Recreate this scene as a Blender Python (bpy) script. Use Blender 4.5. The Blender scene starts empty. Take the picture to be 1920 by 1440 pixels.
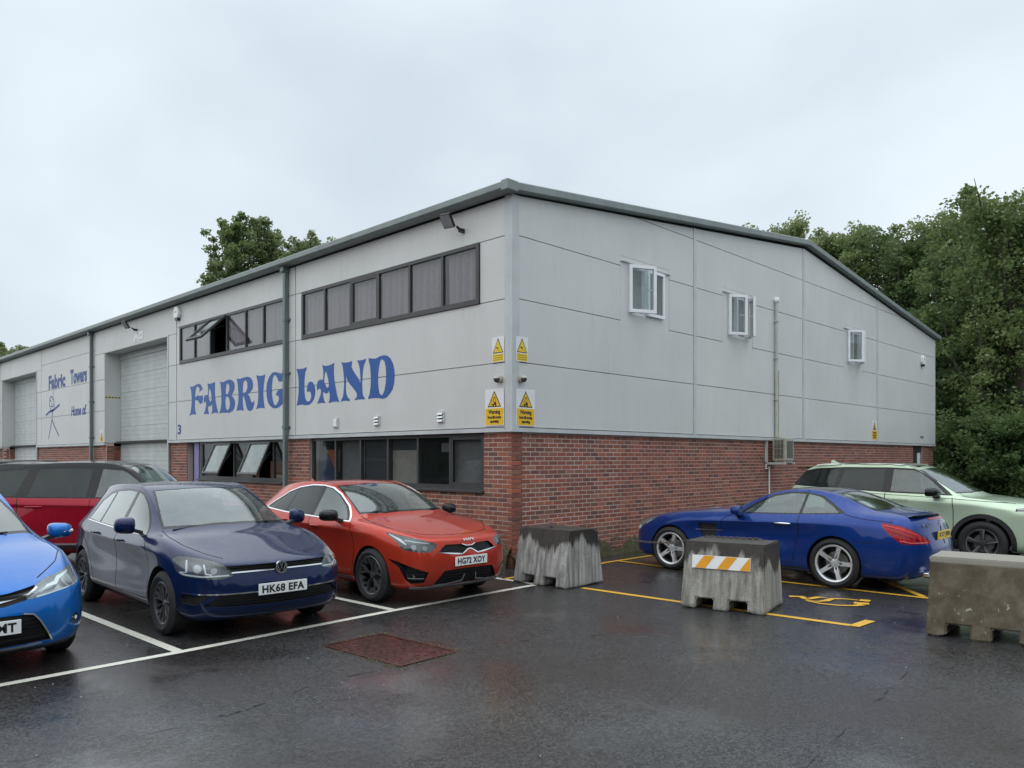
import bpy, bmesh, math, random
import numpy as np
from mathutils import Vector, Matrix
from mathutils.geometry import tessellate_polygon
R = math.radians
scene = bpy.context.scene
COL = scene.collection
random.seed(7)
# ---------------------------------------------------------------- camera
HEAD = R(44.35)                       # the view runs between the two walls of the corner
FWD = Vector((math.cos(HEAD), math.sin(HEAD), 0))
RGT = Vector((math.sin(HEAD), -math.cos(HEAD), 0))
EYE = Vector((0, 0, 1.77)) - 12.55 * FWD
cam = bpy.data.cameras.new('camera')
cam.lens = 27.45; cam.sensor_width = 36; cam.shift_y = 0.0724
cam.clip_start = 0.1; cam.clip_end = 2000
cam_ob = bpy.data.objects.new('camera', cam); COL.objects.link(cam_ob)
cam_ob.location = EYE
cam_ob.rotation_euler = (R(90), 0, HEAD - R(90))
scene.camera = cam_ob
# ---------------------------------------------------------------- sky: even overcast
SUN_EL, SUN_AZ = R(48), R(160)        # azimuth measured from +x towards +y
world = bpy.data.worlds.new('World'); scene.world = world; world.use_nodes = True
nt = world.node_tree; nt.nodes.clear()
def wn(t, **k):
    n = nt.nodes.new(t)
    for a, b in k.items(): setattr(n, a, b)
    return n
wo = wn('ShaderNodeOutputWorld'); bg1 = wn('ShaderNodeBackground'); bg2 = wn('ShaderNodeBackground'); mx = wn('ShaderNodeMixShader')
sky = wn('ShaderNodeTexSky', sky_type='NISHITA'); sky.sun_disc = False
sky.sun_elevation = SUN_EL; sky.sun_rotation = R(90) - SUN_AZ; sky.air_density = 1.5; sky.dust_density = 4
tc = wn('ShaderNodeTexCoord'); sep = wn('ShaderNodeSeparateXYZ'); mp = wn('ShaderNodeMapping'); mp.inputs['Scale'].default_value = (1.0, 1.0, 1.5)
no = wn('ShaderNodeTexNoise'); no.inputs['Scale'].default_value = 2.3; no.inputs['Detail'].default_value = 4; no.inputs['Roughness'].default_value = .48; no.inputs['Distortion'].default_value = .25
rmp = wn('ShaderNodeValToRGB')
rmp.color_ramp.elements[0].position = .30; rmp.color_ramp.elements[0].color = (.50, .57, .635, 1)
rmp.color_ramp.elements[1].position = .66; rmp.color_ramp.elements[1].color = (.65, .72, .775, 1)
mr = wn('ShaderNodeMapRange'); mr.inputs['From Min'].default_value = .45; mr.inputs['From Max'].default_value = 1.0
mr.inputs['To Min'].default_value = 1.0; mr.inputs['To Max'].default_value = 1.95    # an overcast sky is brightest overhead
mr.interpolation_type = 'SMOOTHSTEP'
L = nt.links.new
L(tc.outputs['Generated'], sep.inputs[0]); L(tc.outputs['Generated'], mp.inputs[0]); L(mp.outputs[0], no.inputs['Vector'])
L(no.outputs['Fac'], rmp.inputs[0]); L(sep.outputs['Z'], mr.inputs['Value'])
L(rmp.outputs[0], bg2.inputs['Color']); L(mr.outputs[0], bg2.inputs['Strength'])
L(sky.outputs[0], bg1.inputs['Color']); bg1.inputs['Strength'].default_value = 0.1
mx.inputs[0].default_value = 0.94
L(bg1.outputs[0], mx.inputs[1]); L(bg2.outputs[0], mx.inputs[2]); L(mx.outputs[0], wo.inputs[0])
# ---------------------------------------------------------------- sun behind the cloud
sl = bpy.data.lights.new('sun', 'SUN'); sl.energy = 0.9; sl.angle = R(150); sl.color = (1, .97, .93)
so = bpy.data.objects.new('sun', sl); COL.objects.link(so)
so.rotation_euler = Vector((math.cos(SUN_AZ) * math.cos(SUN_EL), math.sin(SUN_AZ) * math.cos(SUN_EL), math.sin(SUN_EL))).to_track_quat('Z', 'Y').to_euler()
so.location = (-10, -5, 30)
vs = scene.view_settings
vs.view_transform = 'Standard'; vs.look = 'None'; vs.gamma = 1; vs.use_curve_mapping = False; vs.exposure = 0.44
scene.render.engine = 'CYCLES'
scene.cycles.max_bounces = 8; scene.cycles.transparent_max_bounces = 16
# ================================================================ helpers
def lin(c):
    return tuple(((v / 12.92) if v <= .04045 else ((v + .055) / 1.055) ** 2.4) for v in c)
def tag(o, label=None, cat=None, group=None, kind=None):
    if label: o['label'] = label
    if cat: o['category'] = cat
    if group: o['group'] = group
    if kind: o['kind'] = kind
    return o
def empty(name, loc=(0, 0, 0), rz=0, parent=None):
    o = bpy.data.objects.new(name, None); COL.objects.link(o)
    o.location = loc; o.rotation_euler = (0, 0, rz); o.parent = parent; o.empty_display_size = .2
    return o
def link(name, me, mat=None, parent=None):
    o = bpy.data.objects.new(name, me); COL.objects.link(o); o.parent = parent
    if mat is not None and not me.materials: me.materials.append(mat)
    return o
class MB:
    """collects polygons; build() links them as one mesh object"""
    def __init__(s): s.v = []; s.f = []
    def add(s, vs, fs):
        n = len(s.v); s.v += [tuple(p) for p in vs]; s.f += [tuple(i + n for i in f) for f in fs]; return s
    def box(s, x0, x1, y0, y1, z0, z1):
        return s.add([(x0, y0, z0), (x1, y0, z0), (x1, y1, z0), (x0, y1, z0), (x0, y0, z1), (x1, y0, z1), (x1, y1, z1), (x0, y1, z1)],
                     [(3, 2, 1, 0), (4, 5, 6, 7), (0, 1, 5, 4), (1, 2, 6, 5), (2, 3, 7, 6), (3, 0, 4, 7)])
    def obox(s, M, sx, sy, sz):
        vs = [M @ Vector((a * sx / 2, b * sy / 2, c * sz / 2)) for c in (-1, 1) for a, b in ((-1, -1), (1, -1), (1, 1), (-1, 1))]
        return s.add(vs, [(3, 2, 1, 0), (4, 5, 6, 7), (0, 1, 5, 4), (1, 2, 6, 5), (2, 3, 7, 6), (3, 0, 4, 7)])
    def tube(s, pts, r, n=8, cap=True):
        pts = [Vector(p) for p in pts]; rr = r if isinstance(r, (list, tuple)) else [r] * len(pts)
        rings = []; up = None
        for i, p in enumerate(pts):
            d = (pts[min(i + 1, len(pts) - 1)] - pts[max(i - 1, 0)]).normalized()
            if up is None: up = d.orthogonal().normalized()
            up = (up - d * up.dot(d))
            up = up.normalized() if up.length > 1e-6 else d.orthogonal().normalized()
            w = d.cross(up)
            rings.append([p + (up * math.cos(2 * math.pi * j / n) + w * math.sin(2 * math.pi * j / n)) * rr[i] for j in range(n)])
        fs = []
        for i in range(len(pts) - 1):
            for j in range(n):
                fs.append((i * n + j, i * n + (j + 1) % n, (i + 1) * n + (j + 1) % n, (i + 1) * n + j))
        if cap:
            fs.append(tuple(range(n - 1, -1, -1))); fs.append(tuple((len(pts) - 1) * n + j for j in range(n)))
        return s.add([p for g in rings for p in g], fs)
    def lathe(s, prof, n=32, M=None, close=False):
        """prof: (radius, height) pairs turned about the local z axis"""
        M = M or Matrix(); vs = []; m = len(prof)
        for j in range(n):
            a = 2 * math.pi * j / n
            for r, h in prof: vs.append(M @ Vector((r * math.cos(a), r * math.sin(a), h)))
        fs = []
        for j in range(n):
            k = (j + 1) % n
            for i in range(m - 1 + (1 if close else 0)):
                i2 = (i + 1) % m
                fs.append((j * m + i, k * m + i, k * m + i2, j * m + i2))
        return s.add(vs, fs)
    def prism(s, poly, fn, d0, d1, holes=()):
        """poly in 2D, fn(u, v, d) -> point, extruded from d0 to d1"""
        loops = [list(poly)] + [list(h) for h in holes]
        flat = [p for l in loops for p in l]; n = len(flat)
        tris = tessellate_polygon([[Vector((p[0], p[1], 0)) for p in l] for l in loops])
        vs = [fn(p[0], p[1], d0) for p in flat] + [fn(p[0], p[1], d1) for p in flat]
        fs = [tuple(t) for t in tris] + [tuple(i + n for i in reversed(t)) for t in tris]
        o = 0
        for l in loops:
            m = len(l)
            for i in range(m): fs.append((o + i, o + (i + 1) % m, n + o + (i + 1) % m, n + o + i))
            o += m
        return s.add(vs, fs)
    def mesh(s, name, smooth=None, fix=True):
        me = bpy.data.meshes.new(name); me.from_pydata(s.v, [], s.f)
        if fix:
            bm = bmesh.new(); bm.from_mesh(me)
            bmesh.ops.remove_doubles(bm, verts=bm.verts, dist=1e-5)
            bmesh.ops.recalc_face_normals(bm, faces=bm.faces); bm.to_mesh(me); bm.free()
        if smooth is not None:
            me.polygons.foreach_set('use_smooth', [True] * len(me.polygons))
            if smooth < 180: me.set_sharp_from_angle(angle=R(smooth))
        return me
    def build(s, name, mat, parent=None, smooth=None, bevel=0, fix=True):
        o = link(name, s.mesh(name, smooth, fix), mat, parent)
        if bevel:
            b = o.modifiers.new('bevel', 'BEVEL'); b.width = bevel; b.segments = 2; b.limit_method = 'ANGLE'; b.angle_limit = R(40)
        return o
def frame(mb, u0, u1, v0, v1, w, fn, d0, d1):
    """a rectangular frame in the plane of fn, bars of width w"""
    mb.prism([(u0, v0), (u1, v0), (u1, v1), (u0, v1)], fn, d0, d1, [[(u0 + w, v0 + w), (u0 + w, v1 - w), (u1 - w, v1 - w), (u1 - w, v0 + w)]])
def text_mesh(name, txt, size, bold=0.0, extrude=.001, sx=1.0, spacing=1.0, shear=0):
    c = bpy.data.curves.new(name, 'FONT'); c.body = txt; c.size = size; c.extrude = extrude; c.offset = bold
    c.align_x = 'CENTER'; c.align_y = 'CENTER'; c.space_character = spacing; c.resolution_u = 3; c.shear = shear
    o = bpy.data.objects.new(name, c); COL.objects.link(o)
    dg = bpy.context.evaluated_depsgraph_get()
    me = bpy.data.meshes.new_from_object(o.evaluated_get(dg)); me.name = name
    bpy.data.objects.remove(o); bpy.data.curves.remove(c)
    me.transform(Matrix.Diagonal((sx, 1, 1, 1)))
    me.materials.clear()
    return me
# ---------------------------------------------------------------- materials
MATS = {}
class NT:
    def __init__(s, name):
        s.m = bpy.data.materials.new(name); s.m.use_nodes = True; s.t = s.m.node_tree
        s.b = s.t.nodes['Principled BSDF']; s.out = s.t.nodes['Material Output']
    def n(s, t, ins=None, **k):
        x = s.t.nodes.new(t)
        for a, b in k.items(): setattr(x, a, b)
        for a, b in (ins or {}).items():
            if hasattr(b, 'links') or isinstance(b, bpy.types.NodeSocket): s.t.links.new(b, x.inputs[a])
            else: x.inputs[a].default_value = b
        return x
    def l(s, a, b): s.t.links.new(a, b)
    def set(s, **k):
        for a, b in k.items():
            i = s.b.inputs[a.replace('_', ' ')]
            if isinstance(b, bpy.types.NodeSocket): s.l(b, i)
            else: i.default_value = b
    def pos(s, scale=(1, 1, 1), obj=False):
        if obj: v = s.n('ShaderNodeTexCoord').outputs['Object']
        else: v = s.n('ShaderNodeNewGeometry').outputs['Position']
        return s.n('ShaderNodeMapping', {'Vector': v, 'Scale': scale}).outputs[0]
    def noise(s, vec, scale, detail=4, rough=.55, dist=0):
        return s.n('ShaderNodeTexNoise', {'Vector': vec, 'Scale': scale, 'Detail': detail, 'Roughness': rough, 'Distortion': dist}).outputs['Fac']
    def ramp(s, fac, *stops):
        r = s.n('ShaderNodeValToRGB', {'Fac': fac}); e = r.color_ramp.elements
        while len(e) < len(stops): e.new(.5)
        for i, (p, c) in enumerate(stops):
            e[i].position = p; e[i].color = (*c, 1) if not isinstance(c, (int, float)) else (c, c, c, 1)
        return r.outputs[0]
    def mix(s, fac, a, b, mode='MIX'):
        m = s.n('ShaderNodeMix', data_type='RGBA', blend_type=mode)
        for i, v in ((0, fac), (6, a), (7, b)):
            if isinstance(v, bpy.types.NodeSocket): s.l(v, m.inputs[i])
            else: m.inputs[i].default_value = v if i == 0 else ((*v, 1) if len(v) == 3 else v)
        return m.outputs[2]
    def math(s, op, a, b=0.0, c=0.0, clamp=False):
        m = s.n('ShaderNodeMath', operation=op, use_clamp=clamp)
        for i, v in enumerate((a, b, c)):
            if isinstance(v, bpy.types.NodeSocket): s.l(v, m.inputs[i])
            else: m.inputs[i].default_value = v
        return m.outputs[0]
    def bump(s, h, strength=.3, dist=.01):
        b = s.n('ShaderNodeBump', {'Height': h, 'Strength': strength, 'Distance': dist}); return b.outputs[0]
def plain(name, col, rough=.5, metal=0.0, grain=.12, scale=9, spec=.5, coat=0):
    """one colour with a little uneven grain and gloss"""
    if name in MATS: return MATS[name]
    t = NT(name); p = t.pos(obj=True); f = t.noise(p, scale, 5)
    c = tuple(col)
    t.set(Base_Color=t.mix(t.ramp(f, (.3, 0.0), (.7, 1.0)), tuple(v * (1 - grain) for v in c), tuple(min(1, v * (1 + grain)) for v in c)),
          Roughness=t.math('ADD', rough - .06, t.math('MULTIPLY', f, .12)), Metallic=metal, Specular_IOR_Level=spec, Coat_Weight=coat)
    MATS[name] = t.m; return t.m
def paint(name, col, metal=.35, rough=.38, dirt=.25, flake=.15):
    """wet car paint: clear coat beaded with rain, road film low down"""
    t = NT(name); p = t.pos(obj=True)
    geo = t.n('ShaderNodeNewGeometry'); sp = t.n('ShaderNodeSeparateXYZ', {0: geo.outputs['Position']}).outputs['Z']
    v = t.n('ShaderNodeTexVoronoi', {'Vector': p, 'Scale': 85.0, 'Randomness': 1.0}, feature='F1')
    drop = t.ramp(v.outputs['Distance'], (.18, 1.0), (.46, 0.0))
    keep = t.math('GREATER_THAN', t.n('ShaderNodeSeparateColor', {0: v.outputs['Color']}).outputs[0], .45)
    up = t.n('ShaderNodeSeparateXYZ', {0: geo.outputs['Normal']}).outputs['Z']
    wet = t.math('MULTIPLY', t.math('MULTIPLY', drop, keep), t.ramp(up, (.25, .04), (.75, 1.0)))
    mist = t.noise(t.pos((1, 1, .35), True), 14, 5, .65)
    film = t.math('MULTIPLY', t.ramp(sp, (.22, 1.0), (.85, 0.0)), t.ramp(t.noise(p, 5, 6, .65), (.3, 0.0), (.75, 1.0)))
    c0 = t.mix(t.noise(p, 900, 2), tuple(x * (1 - flake) for x in col), tuple(min(1, x * (1 + flake)) for x in col))
    c1 = t.mix(t.math('MULTIPLY', film, dirt), c0, (.11, .10, .09))
    c1 = t.mix(t.math('MULTIPLY', t.ramp(mist, (.5, 0.0), (.8, 1.0)), t.math('MULTIPLY', t.ramp(up, (.2, 0.2), (.8, 1.0)), .07)), c1, (.42, .45, .48))
    back = t.mix(geo.outputs['Backfacing'], c1, (.02, .02, .022))
    t.set(Base_Color=back, Metallic=metal, Roughness=rough, Specular_IOR_Level=.08, Coat_Weight=1.0, Coat_IOR=1.36, Coat_Roughness=t.math('MULTIPLY_ADD', mist, .04, t.math('MULTIPLY_ADD', film, .10, .0)),
          Coat_Normal=t.bump(wet, .22, .0016))
    MATS[name] = t.m; return t.m
def glass(name, tint=(.55, .62, .6), refl=1.0, mist=.12, drops=True):
    """sheet glass: tinted see-through with a mirror sheen, a little rain haze; on open sashes mist paints a pale reflection"""
    if name in MATS: return MATS[name]
    t = NT(name); t.t.nodes.remove(t.b); p = t.pos(obj=True)
    nz = t.noise(p, 6, 6, .65)
    tr = t.n('ShaderNodeBsdfTransparent', {'Color': (*tint, 1)})
    gl = t.n('ShaderNodeBsdfGlossy', {'Color': (.95, 1, .99, 1), 'Roughness': .03})
    df = t.n('ShaderNodeBsdfDiffuse', {'Color': (.54, .66, .645, 1)})
    if drops:
        v = t.n('ShaderNodeTexVoronoi', {'Vector': p, 'Scale': 75.0})
        nb = t.bump(t.ramp(v.outputs['Distance'], (.15, 1.0), (.4, 0.0)), .12, .0012)
    else: nb = t.bump(t.noise(p, 2.2, 2), .05, .01)
    t.l(nb, gl.inputs['Normal'])
    fr = t.n('ShaderNodeFresnel', {'IOR': 1.52})
    geo = t.n('ShaderNodeNewGeometry')
    k = t.math('MULTIPLY', fr.outputs[0], 1.75 * refl, clamp=True)
    k = t.math('MULTIPLY', k, t.math('SUBTRACT', 1.0, geo.outputs['Backfacing']))
    m0 = t.n('ShaderNodeMixShader', {0: t.math('MULTIPLY', t.ramp(nz, (.3, .35), (.75, 1.0)), mist), 1: tr.outputs[0], 2: df.outputs[0]})
    m1 = t.n('ShaderNodeMixShader', {0: k, 1: m0.outputs[0], 2: gl.outputs[0]})
    t.l(m1.outputs[0], t.out.inputs[0]); MATS[name] = t.m; return t.m
BLACK = plain('black_plastic', (.018, .018, .019), .45)
GLOSSBLACK = plain('gloss_black', (.008, .008, .009), .10, spec=.35)
RUBBER = plain('rubber', (.016, .016, .017), .72, grain=.3, scale=30)
CHROME = plain('chrome', (.78, .79, .80), .12, 1.0, .04)
ALLOY = plain('alloy', (.52, .53, .54), .28, .85, .08)
DARKALLOY = plain('dark_alloy', (.075, .075, .08), .35, .5, .2)
PLATEW = plain('plate_white', (.80, .81, .80), .35, grain=.04)
PLATEY = plain('plate_yellow', (.82, .55, .02), .35, grain=.04)
INK = plain('ink_black', (.012, .012, .013), .4)
TRIM = plain('cabin_trim', (.035, .035, .037), .8)
SEATM = plain('seat_cloth', (.05, .05, .055), .9, grain=.25)
REFLECTOR = plain('lamp_reflector', (.26, .27, .28), .25, .9, .3, 40)
LAMPDARK = plain('lamp_dark', (.06, .06, .065), .25, .2)
LENS = glass('lamp_lens', (.86, .9, .9), .9, .03)
REDLENS = plain('red_lens', (.34, .004, .010), .14, spec=.4, grain=.3, scale=26)
G_CLEAR = glass('car_glass', (.44, .57, .54), 1.1, .10)
G_DARK = glass('privacy_glass', (.12, .125, .13), .5, .03)
WHITELED = plain('white_strip', (.62, .64, .65), .3)
# ================================================================ car builder
def lerp(a, b, t): return a + (b - a) * t
def tab(t, s):
    """value at s from a number or a list of (s, value) pairs, eased between them"""
    if isinstance(t, (int, float)): return t
    return float(np.interp(s, [p[0] for p in t], [p[1] for p in t]))
def circle(cx, cy, r, n=40, a0=0, a1=360):
    full = abs(a1 - a0) >= 360
    return [(cx + r * math.cos(R(lerp(a0, a1, i / (n if full else n - 1)))), cy + r * math.sin(R(lerp(a0, a1, i / (n if full else n - 1))))) for i in range(n)]
def stroke(pts, w):
    """polygon of width w (number or list) around an open polyline"""
    pts = [Vector((p[0], p[1])) for p in pts]; n = len(pts); ws = w if isinstance(w, (list, tuple)) else [w] * n; A = []; B = []
    for i, p in enumerate(pts):
        d = (pts[min(i + 1, n - 1)] - pts[max(i - 1, 0)]).normalized(); q = Vector((-d.y, d.x)) * ws[i] / 2
        A.append(tuple(p + q)); B.append(tuple(p - q))
    return A + B[::-1]
def curve(pts, n=6, closed=False):
    """Catmull-Rom through 2D points"""
    P = [Vector((p[0], p[1])) for p in pts]; m = len(P); out = []
    for i in range(m if closed else m - 1):
        g = (lambda j: P[j % m]) if closed else (lambda j: P[max(0, min(m - 1, j))])
        a, b, c, d = g(i - 1), g(i), g(i + 1), g(i + 2)
        for k in range(n):
            t = k / n
            out.append(tuple(.5 * ((2 * b) + (c - a) * t + (2 * a - 5 * b + 4 * c - d) * t * t + (3 * b - a - 3 * c + d) * t ** 3)))
    if not closed: out.append(tuple(P[-1]))
    return out
class Car:
    COLT = [1, .93, .76, .42, 0]
    def __init__(s, name, spec):
        s.sp = spec; s.L = spec['L']; s.name = name
        s.root = empty(name)
        s.cage(); s.frag = []          # cut-up pieces besides the untouched quads
        s.alive = np.ones(len(s.Q), bool)
    # ---- control cage -> smooth surface
    def cage(s):
        sp = s.sp; st = sp['top']; K = len(st); W = sp['W']; V = {}; 
        def P(x, q, z): return (x, q, z)
        for k, row in enumerate(st):
            s0, z0, in0, s2, x2, z2, s4, z4 = row[:8]; t1 = row[8] if len(row) > 8 else .86; bul = row[9] if len(row) > 9 else .012
            x0 = tab(W, s0) - in0
            V['t', 0, k] = P(x0, s0, z0)
            V['t', 1, k] = P(lerp(x0, x2, t1) + bul, lerp(s0, s2, t1), lerp(z0, z2, t1) + (.008 if t1 > .7 else .5 * bul))
            V['t', 2, k] = P(x2, s2, z2)
            V['t', 3, k] = P(x2 * .56, lerp(s2, s4, .72), lerp(z2, z4, .72))
            V['t', 4, k] = P(0, s4, z4)
            for r, (zt, it) in enumerate(sp['rows']):
                ds = sp.get('cf', [0] * 5)[r] if k == 0 else (sp.get('cr', [0] * 5)[r] if k == K - 1 else 0)
                V['s', r, k] = P(tab(W, s0) - tab(it, s0), s0 + ds, tab(zt, s0))
        def key(g, r, k):
            if g == 's' and r == 5: return ('t', 0, k)
            if g in 'fb':
                kk = 0 if g == 'f' else K - 1
                if r == 5: return ('t', k, kk)
                if k == 0: return ('s', r, kk)
            return (g, r, k)
        for g, kk, prof, shp in (('f', 0, sp['fp'], sp.get('fs', [1, .6, .25, .06, 0])), ('b', K - 1, sp['bp'], sp.get('bs', [1, .6, .25, .06, 0]))):
            for r in range(5):
                x0, q0, z0 = V['s', r, kk]; pc, zc = prof[r]
                for c in range(1, 5):
                    t = s.COLT[c]; V[g, r, c] = P(x0 * t, lerp(pc, q0, shp[c]), lerp(zc, z0, t * t))
        quads = []
        for r in range(5):
            for k in range(K - 1): quads.append([('s', r, k), ('s', r, k + 1), ('s', r + 1, k + 1), ('s', r + 1, k)])
            for c in range(4):
                quads.append([('f', r, c + 1), ('f', r, c), ('f', r + 1, c), ('f', r + 1, c + 1)])
                quads.append([('b', r, c), ('b', r, c + 1), ('b', r + 1, c + 1), ('b', r + 1, c)])
        for c in range(4):
            for k in range(K - 1): quads.append([('t', c, k), ('t', c, k + 1), ('t', c + 1, k + 1), ('t', c + 1, k)])
        idx = {}; pos = []; faces = []; mir = []
        def vid(kk, m):
            kk = key(*kk); p = V[kk]
            if p[0] < 1e-6: m = 1
            if (kk, m) not in idx:
                idx[kk, m] = len(pos); pos.append((p[0] * m, p[1], p[2]))
            return idx[kk, m]
        for q in quads:
            faces.append([vid(a, 1) for a in q]); faces.append([vid(a, -1) for a in q][::-1])
        me = bpy.data.meshes.new('cage'); me.from_pydata(pos, [], faces)
        cr = sp.get('crease', {})
        if cr:
            at = me.attributes.new('crease_edge', 'FLOAT', 'EDGE')
            inv = {i: kk for kk, i in idx.items()}
            for e in me.edges:
                (a, ma), (b, mb) = inv[e.vertices[0]], inv[e.vertices[1]]
                for (g, r), val in cr.items():
                    w, k0, k1 = val if isinstance(val, tuple) else (val, 0, 99)
                    if a[0] == g == b[0] and a[1] == r == b[1] and k0 <= min(a[2], b[2]) and max(a[2], b[2]) <= k1: at.data[e.index].value = w
        o = bpy.data.objects.new('cage', me); COL.objects.link(o)
        md = o.modifiers.new('s', 'SUBSURF'); md.levels = 3; md.render_levels = 3; md.boundary_smooth = 'PRESERVE_CORNERS'
        T = np.array(pos); X = T.copy(); n = len(T)
        for it in range(4):
            dg = bpy.context.evaluated_depsgraph_get(); ev = o.evaluated_get(dg); m2 = ev.to_mesh()
            if it < 3:
                A = np.empty(len(m2.vertices) * 3); m2.vertices.foreach_get('co', A); A = A.reshape(-1, 3)[:n]
                X += (T - A) * .85; me.vertices.foreach_set('co', X.ravel()); me.update(); ev.to_mesh_clear(); continue
            A = np.empty(len(m2.vertices) * 3); m2.vertices.foreach_get('co', A); s.V = A.reshape(-1, 3)
            N = np.empty(len(m2.vertices) * 3); m2.vertex_normals.foreach_get('vector', N); s.N = N.reshape(-1, 3)
            I = np.empty(len(m2.loops), int); m2.loops.foreach_get('vertex_index', I); s.Q = I.reshape(-1, 4)
            ev.to_mesh_clear()
        bpy.data.objects.remove(o); bpy.data.meshes.remove(me)
        s.FN = s.N[s.Q].mean(1); s.FC = s.V[s.Q].mean(1); s.fbox = []; s.uvc = {}
        s.VN = [tuple(r) for r in np.concatenate([s.V, s.N], 1).tolist()]; s.Ql = s.Q.tolist()
    # ---- projections: a = 0 front view (x, z), 90 side view (s, z), 180 rear; 'top' (x, s)
    def uv(s, P, a, m):
        P = np.asarray(P)
        if a == 'top': return np.stack([P[..., 0] * m, P[..., 1]], -1)
        return np.stack([P[..., 0] * m * math.cos(R(a)) + P[..., 1] * math.sin(R(a)), P[..., 2]], -1)
    def facing(s, N, C, a, m, both):
        if a == 'top': ok = N[..., 2] > .25
        else: ok = (N[..., 0] * m * math.sin(R(a)) - N[..., 1] * math.cos(R(a))) > .12
        if not both: ok &= C[..., 0] * m > -.002
        return ok
    def dirv(s, a, m):
        return np.array([0, 0, 1.]) if a == 'top' else np.array([m * math.sin(R(a)), -math.cos(R(a)), 0])
    @staticmethod
    def split(poly, ax, ay, bx, by):
        """poly corners (x, s, z, nx, ny, nz, u, v) -> (left of a->b, right of a->b)"""
        dx, dy = bx - ax, by - ay
        d = [dx * (c[7] - ay) - dy * (c[6] - ax) for c in poly]
        if min(d) > -1e-9: return poly, None
        if max(d) < 1e-9: return None, poly
        li, ri = [], []; n = len(poly)
        for i in range(n):
            c = poly[i]; di = d[i]; j = i + 1 if i + 1 < n else 0
            if di >= 0: li.append(c)
            if di <= 0: ri.append(c)
            if di * d[j] < 0:
                t = di / (di - d[j]); x = tuple([u + (v - u) * t for u, v in zip(c, poly[j])]); li.append(x); ri.append(x)
        return (li if len(li) > 2 else None), (ri if len(ri) > 2 else None)
    @staticmethod
    def inpoly(U, P):
        """even-odd test of points U against polygon P"""
        x, y = U[:, 0][:, None], U[:, 1][:, None]; x0, y0 = P[:, 0], P[:, 1]; x1, y1 = np.roll(x0, -1), np.roll(y0, -1)
        c = (y0 > y) != (y1 > y)
        with np.errstate(divide='ignore', invalid='ignore'): xx = (x1 - x0) * (y - y0) / (y1 - y0) + x0
        return ((c & (x < xx)).sum(1) % 2) == 1
    def take(s, poly, a, m=1, both=False, keep=False, lim=None):
        """cut the outline out of the shell and return the pieces inside it"""
        tris = []
        for t in tessellate_polygon([[Vector((p[0], p[1], 0)) for p in poly]]):
            A, B, C = (poly[i] for i in t)
            ar = (B[0] - A[0]) * (C[1] - A[1]) - (B[1] - A[1]) * (C[0] - A[0])
            if abs(ar) < 1e-9: continue
            tris.append((A, B, C) if ar > 0 else (A, C, B))
        PG = np.array([(p[0], p[1]) for p in poly]); bb = (PG[:, 0].min(), PG[:, 0].max(), PG[:, 1].min(), PG[:, 1].max())
        P2 = np.roll(PG, -1, 0); el = np.minimum(PG, P2); eh = np.maximum(PG, P2)
        ck = (a, m)
        if ck not in s.uvc: s.uvc[ck] = s.uv(s.V, a, m)
        UVv = s.uvc[ck]; UV = UVv[s.Q]; lo = UV.min(1); hi = UV.max(1)
        ok = (hi[:, 0] > bb[0]) & (lo[:, 0] < bb[1]) & (hi[:, 1] > bb[2]) & (lo[:, 1] < bb[3]) & s.facing(s.FN, s.FC, a, m, both)
        if lim is not None: ok &= lim(s.FC)
        if not keep: ok &= s.alive
        ids = np.nonzero(ok)[0]; inside = []; cand = []
        if len(ids):
            l2, h2 = lo[ids], hi[ids]
            hit = ((h2[:, None, 0] > el[None, :, 0]) & (l2[:, None, 0] < eh[None, :, 0]) & (h2[:, None, 1] > el[None, :, 1]) & (l2[:, None, 1] < eh[None, :, 1])).any(1)
            cin = s.inpoly(UV[ids].mean(1), PG)
            for i, h, ci in zip(ids, hit, cin):
                if not h:
                    if ci:
                        inside.append([s.VN[v] for v in s.Ql[i]])
                        if not keep: s.alive[i] = False
                else: cand.append((i, [s.VN[v] for v in s.Ql[i]]))
        rest_f = []; rest_b = []
        if not keep and s.frag:
            B = np.array(s.fbox); ctr = B[:, [0, 2, 4]] * .5 + B[:, [1, 3, 5]] * .5
            if a == 'top': ul, uh, vl, vh = np.minimum(B[:, 0] * m, B[:, 1] * m), np.maximum(B[:, 0] * m, B[:, 1] * m), B[:, 2], B[:, 3]
            else:
                cc, ss = m * math.cos(R(a)), math.sin(R(a))
                ul = np.minimum(B[:, 0] * cc, B[:, 1] * cc) + np.minimum(B[:, 2] * ss, B[:, 3] * ss); uh = np.maximum(B[:, 0] * cc, B[:, 1] * cc) + np.maximum(B[:, 2] * ss, B[:, 3] * ss)
                vl, vh = B[:, 4], B[:, 5]
            okf = (uh > bb[0]) & (ul < bb[1]) & (vh > bb[2]) & (vl < bb[3]) & s.facing(B[:, 6:9], ctr, a, m, both)
            if lim is not None: okf &= lim(ctr)
            for f, fb, o in zip(s.frag, s.fbox, okf):
                if o: cand.append((-1, f))
                else: rest_f.append(f); rest_b.append(fb)
        top = a == 'top'
        if not top: cc, ss = m * math.cos(R(a)), math.sin(R(a))
        for i, pf in cand:
            rest = [[c[:6] + ((c[0] * m, c[1]) if top else (c[0] * cc + c[1] * ss, c[2])) for c in pf]]; ins = []
            for T in tris:
                nr = []
                for f in rest:
                    for e in range(3):
                        p, q = T[e], T[(e + 1) % 3]
                        f, o = s.split(f, p[0], p[1], q[0], q[1])
                        if o: nr.append(o)
                        if not f: break
                    if f: ins.append(f)
                rest = nr
                if not rest: break
            if not ins:
                if i < 0 and not keep: rest_f.append(pf); rest_b.append(s.box6(pf))
                continue
            inside += ins
            if not keep:
                if i >= 0: s.alive[i] = False
                for f in rest: rest_f.append(f); rest_b.append(s.box6(f))
        if not keep: s.frag = rest_f; s.fbox = rest_b
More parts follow.
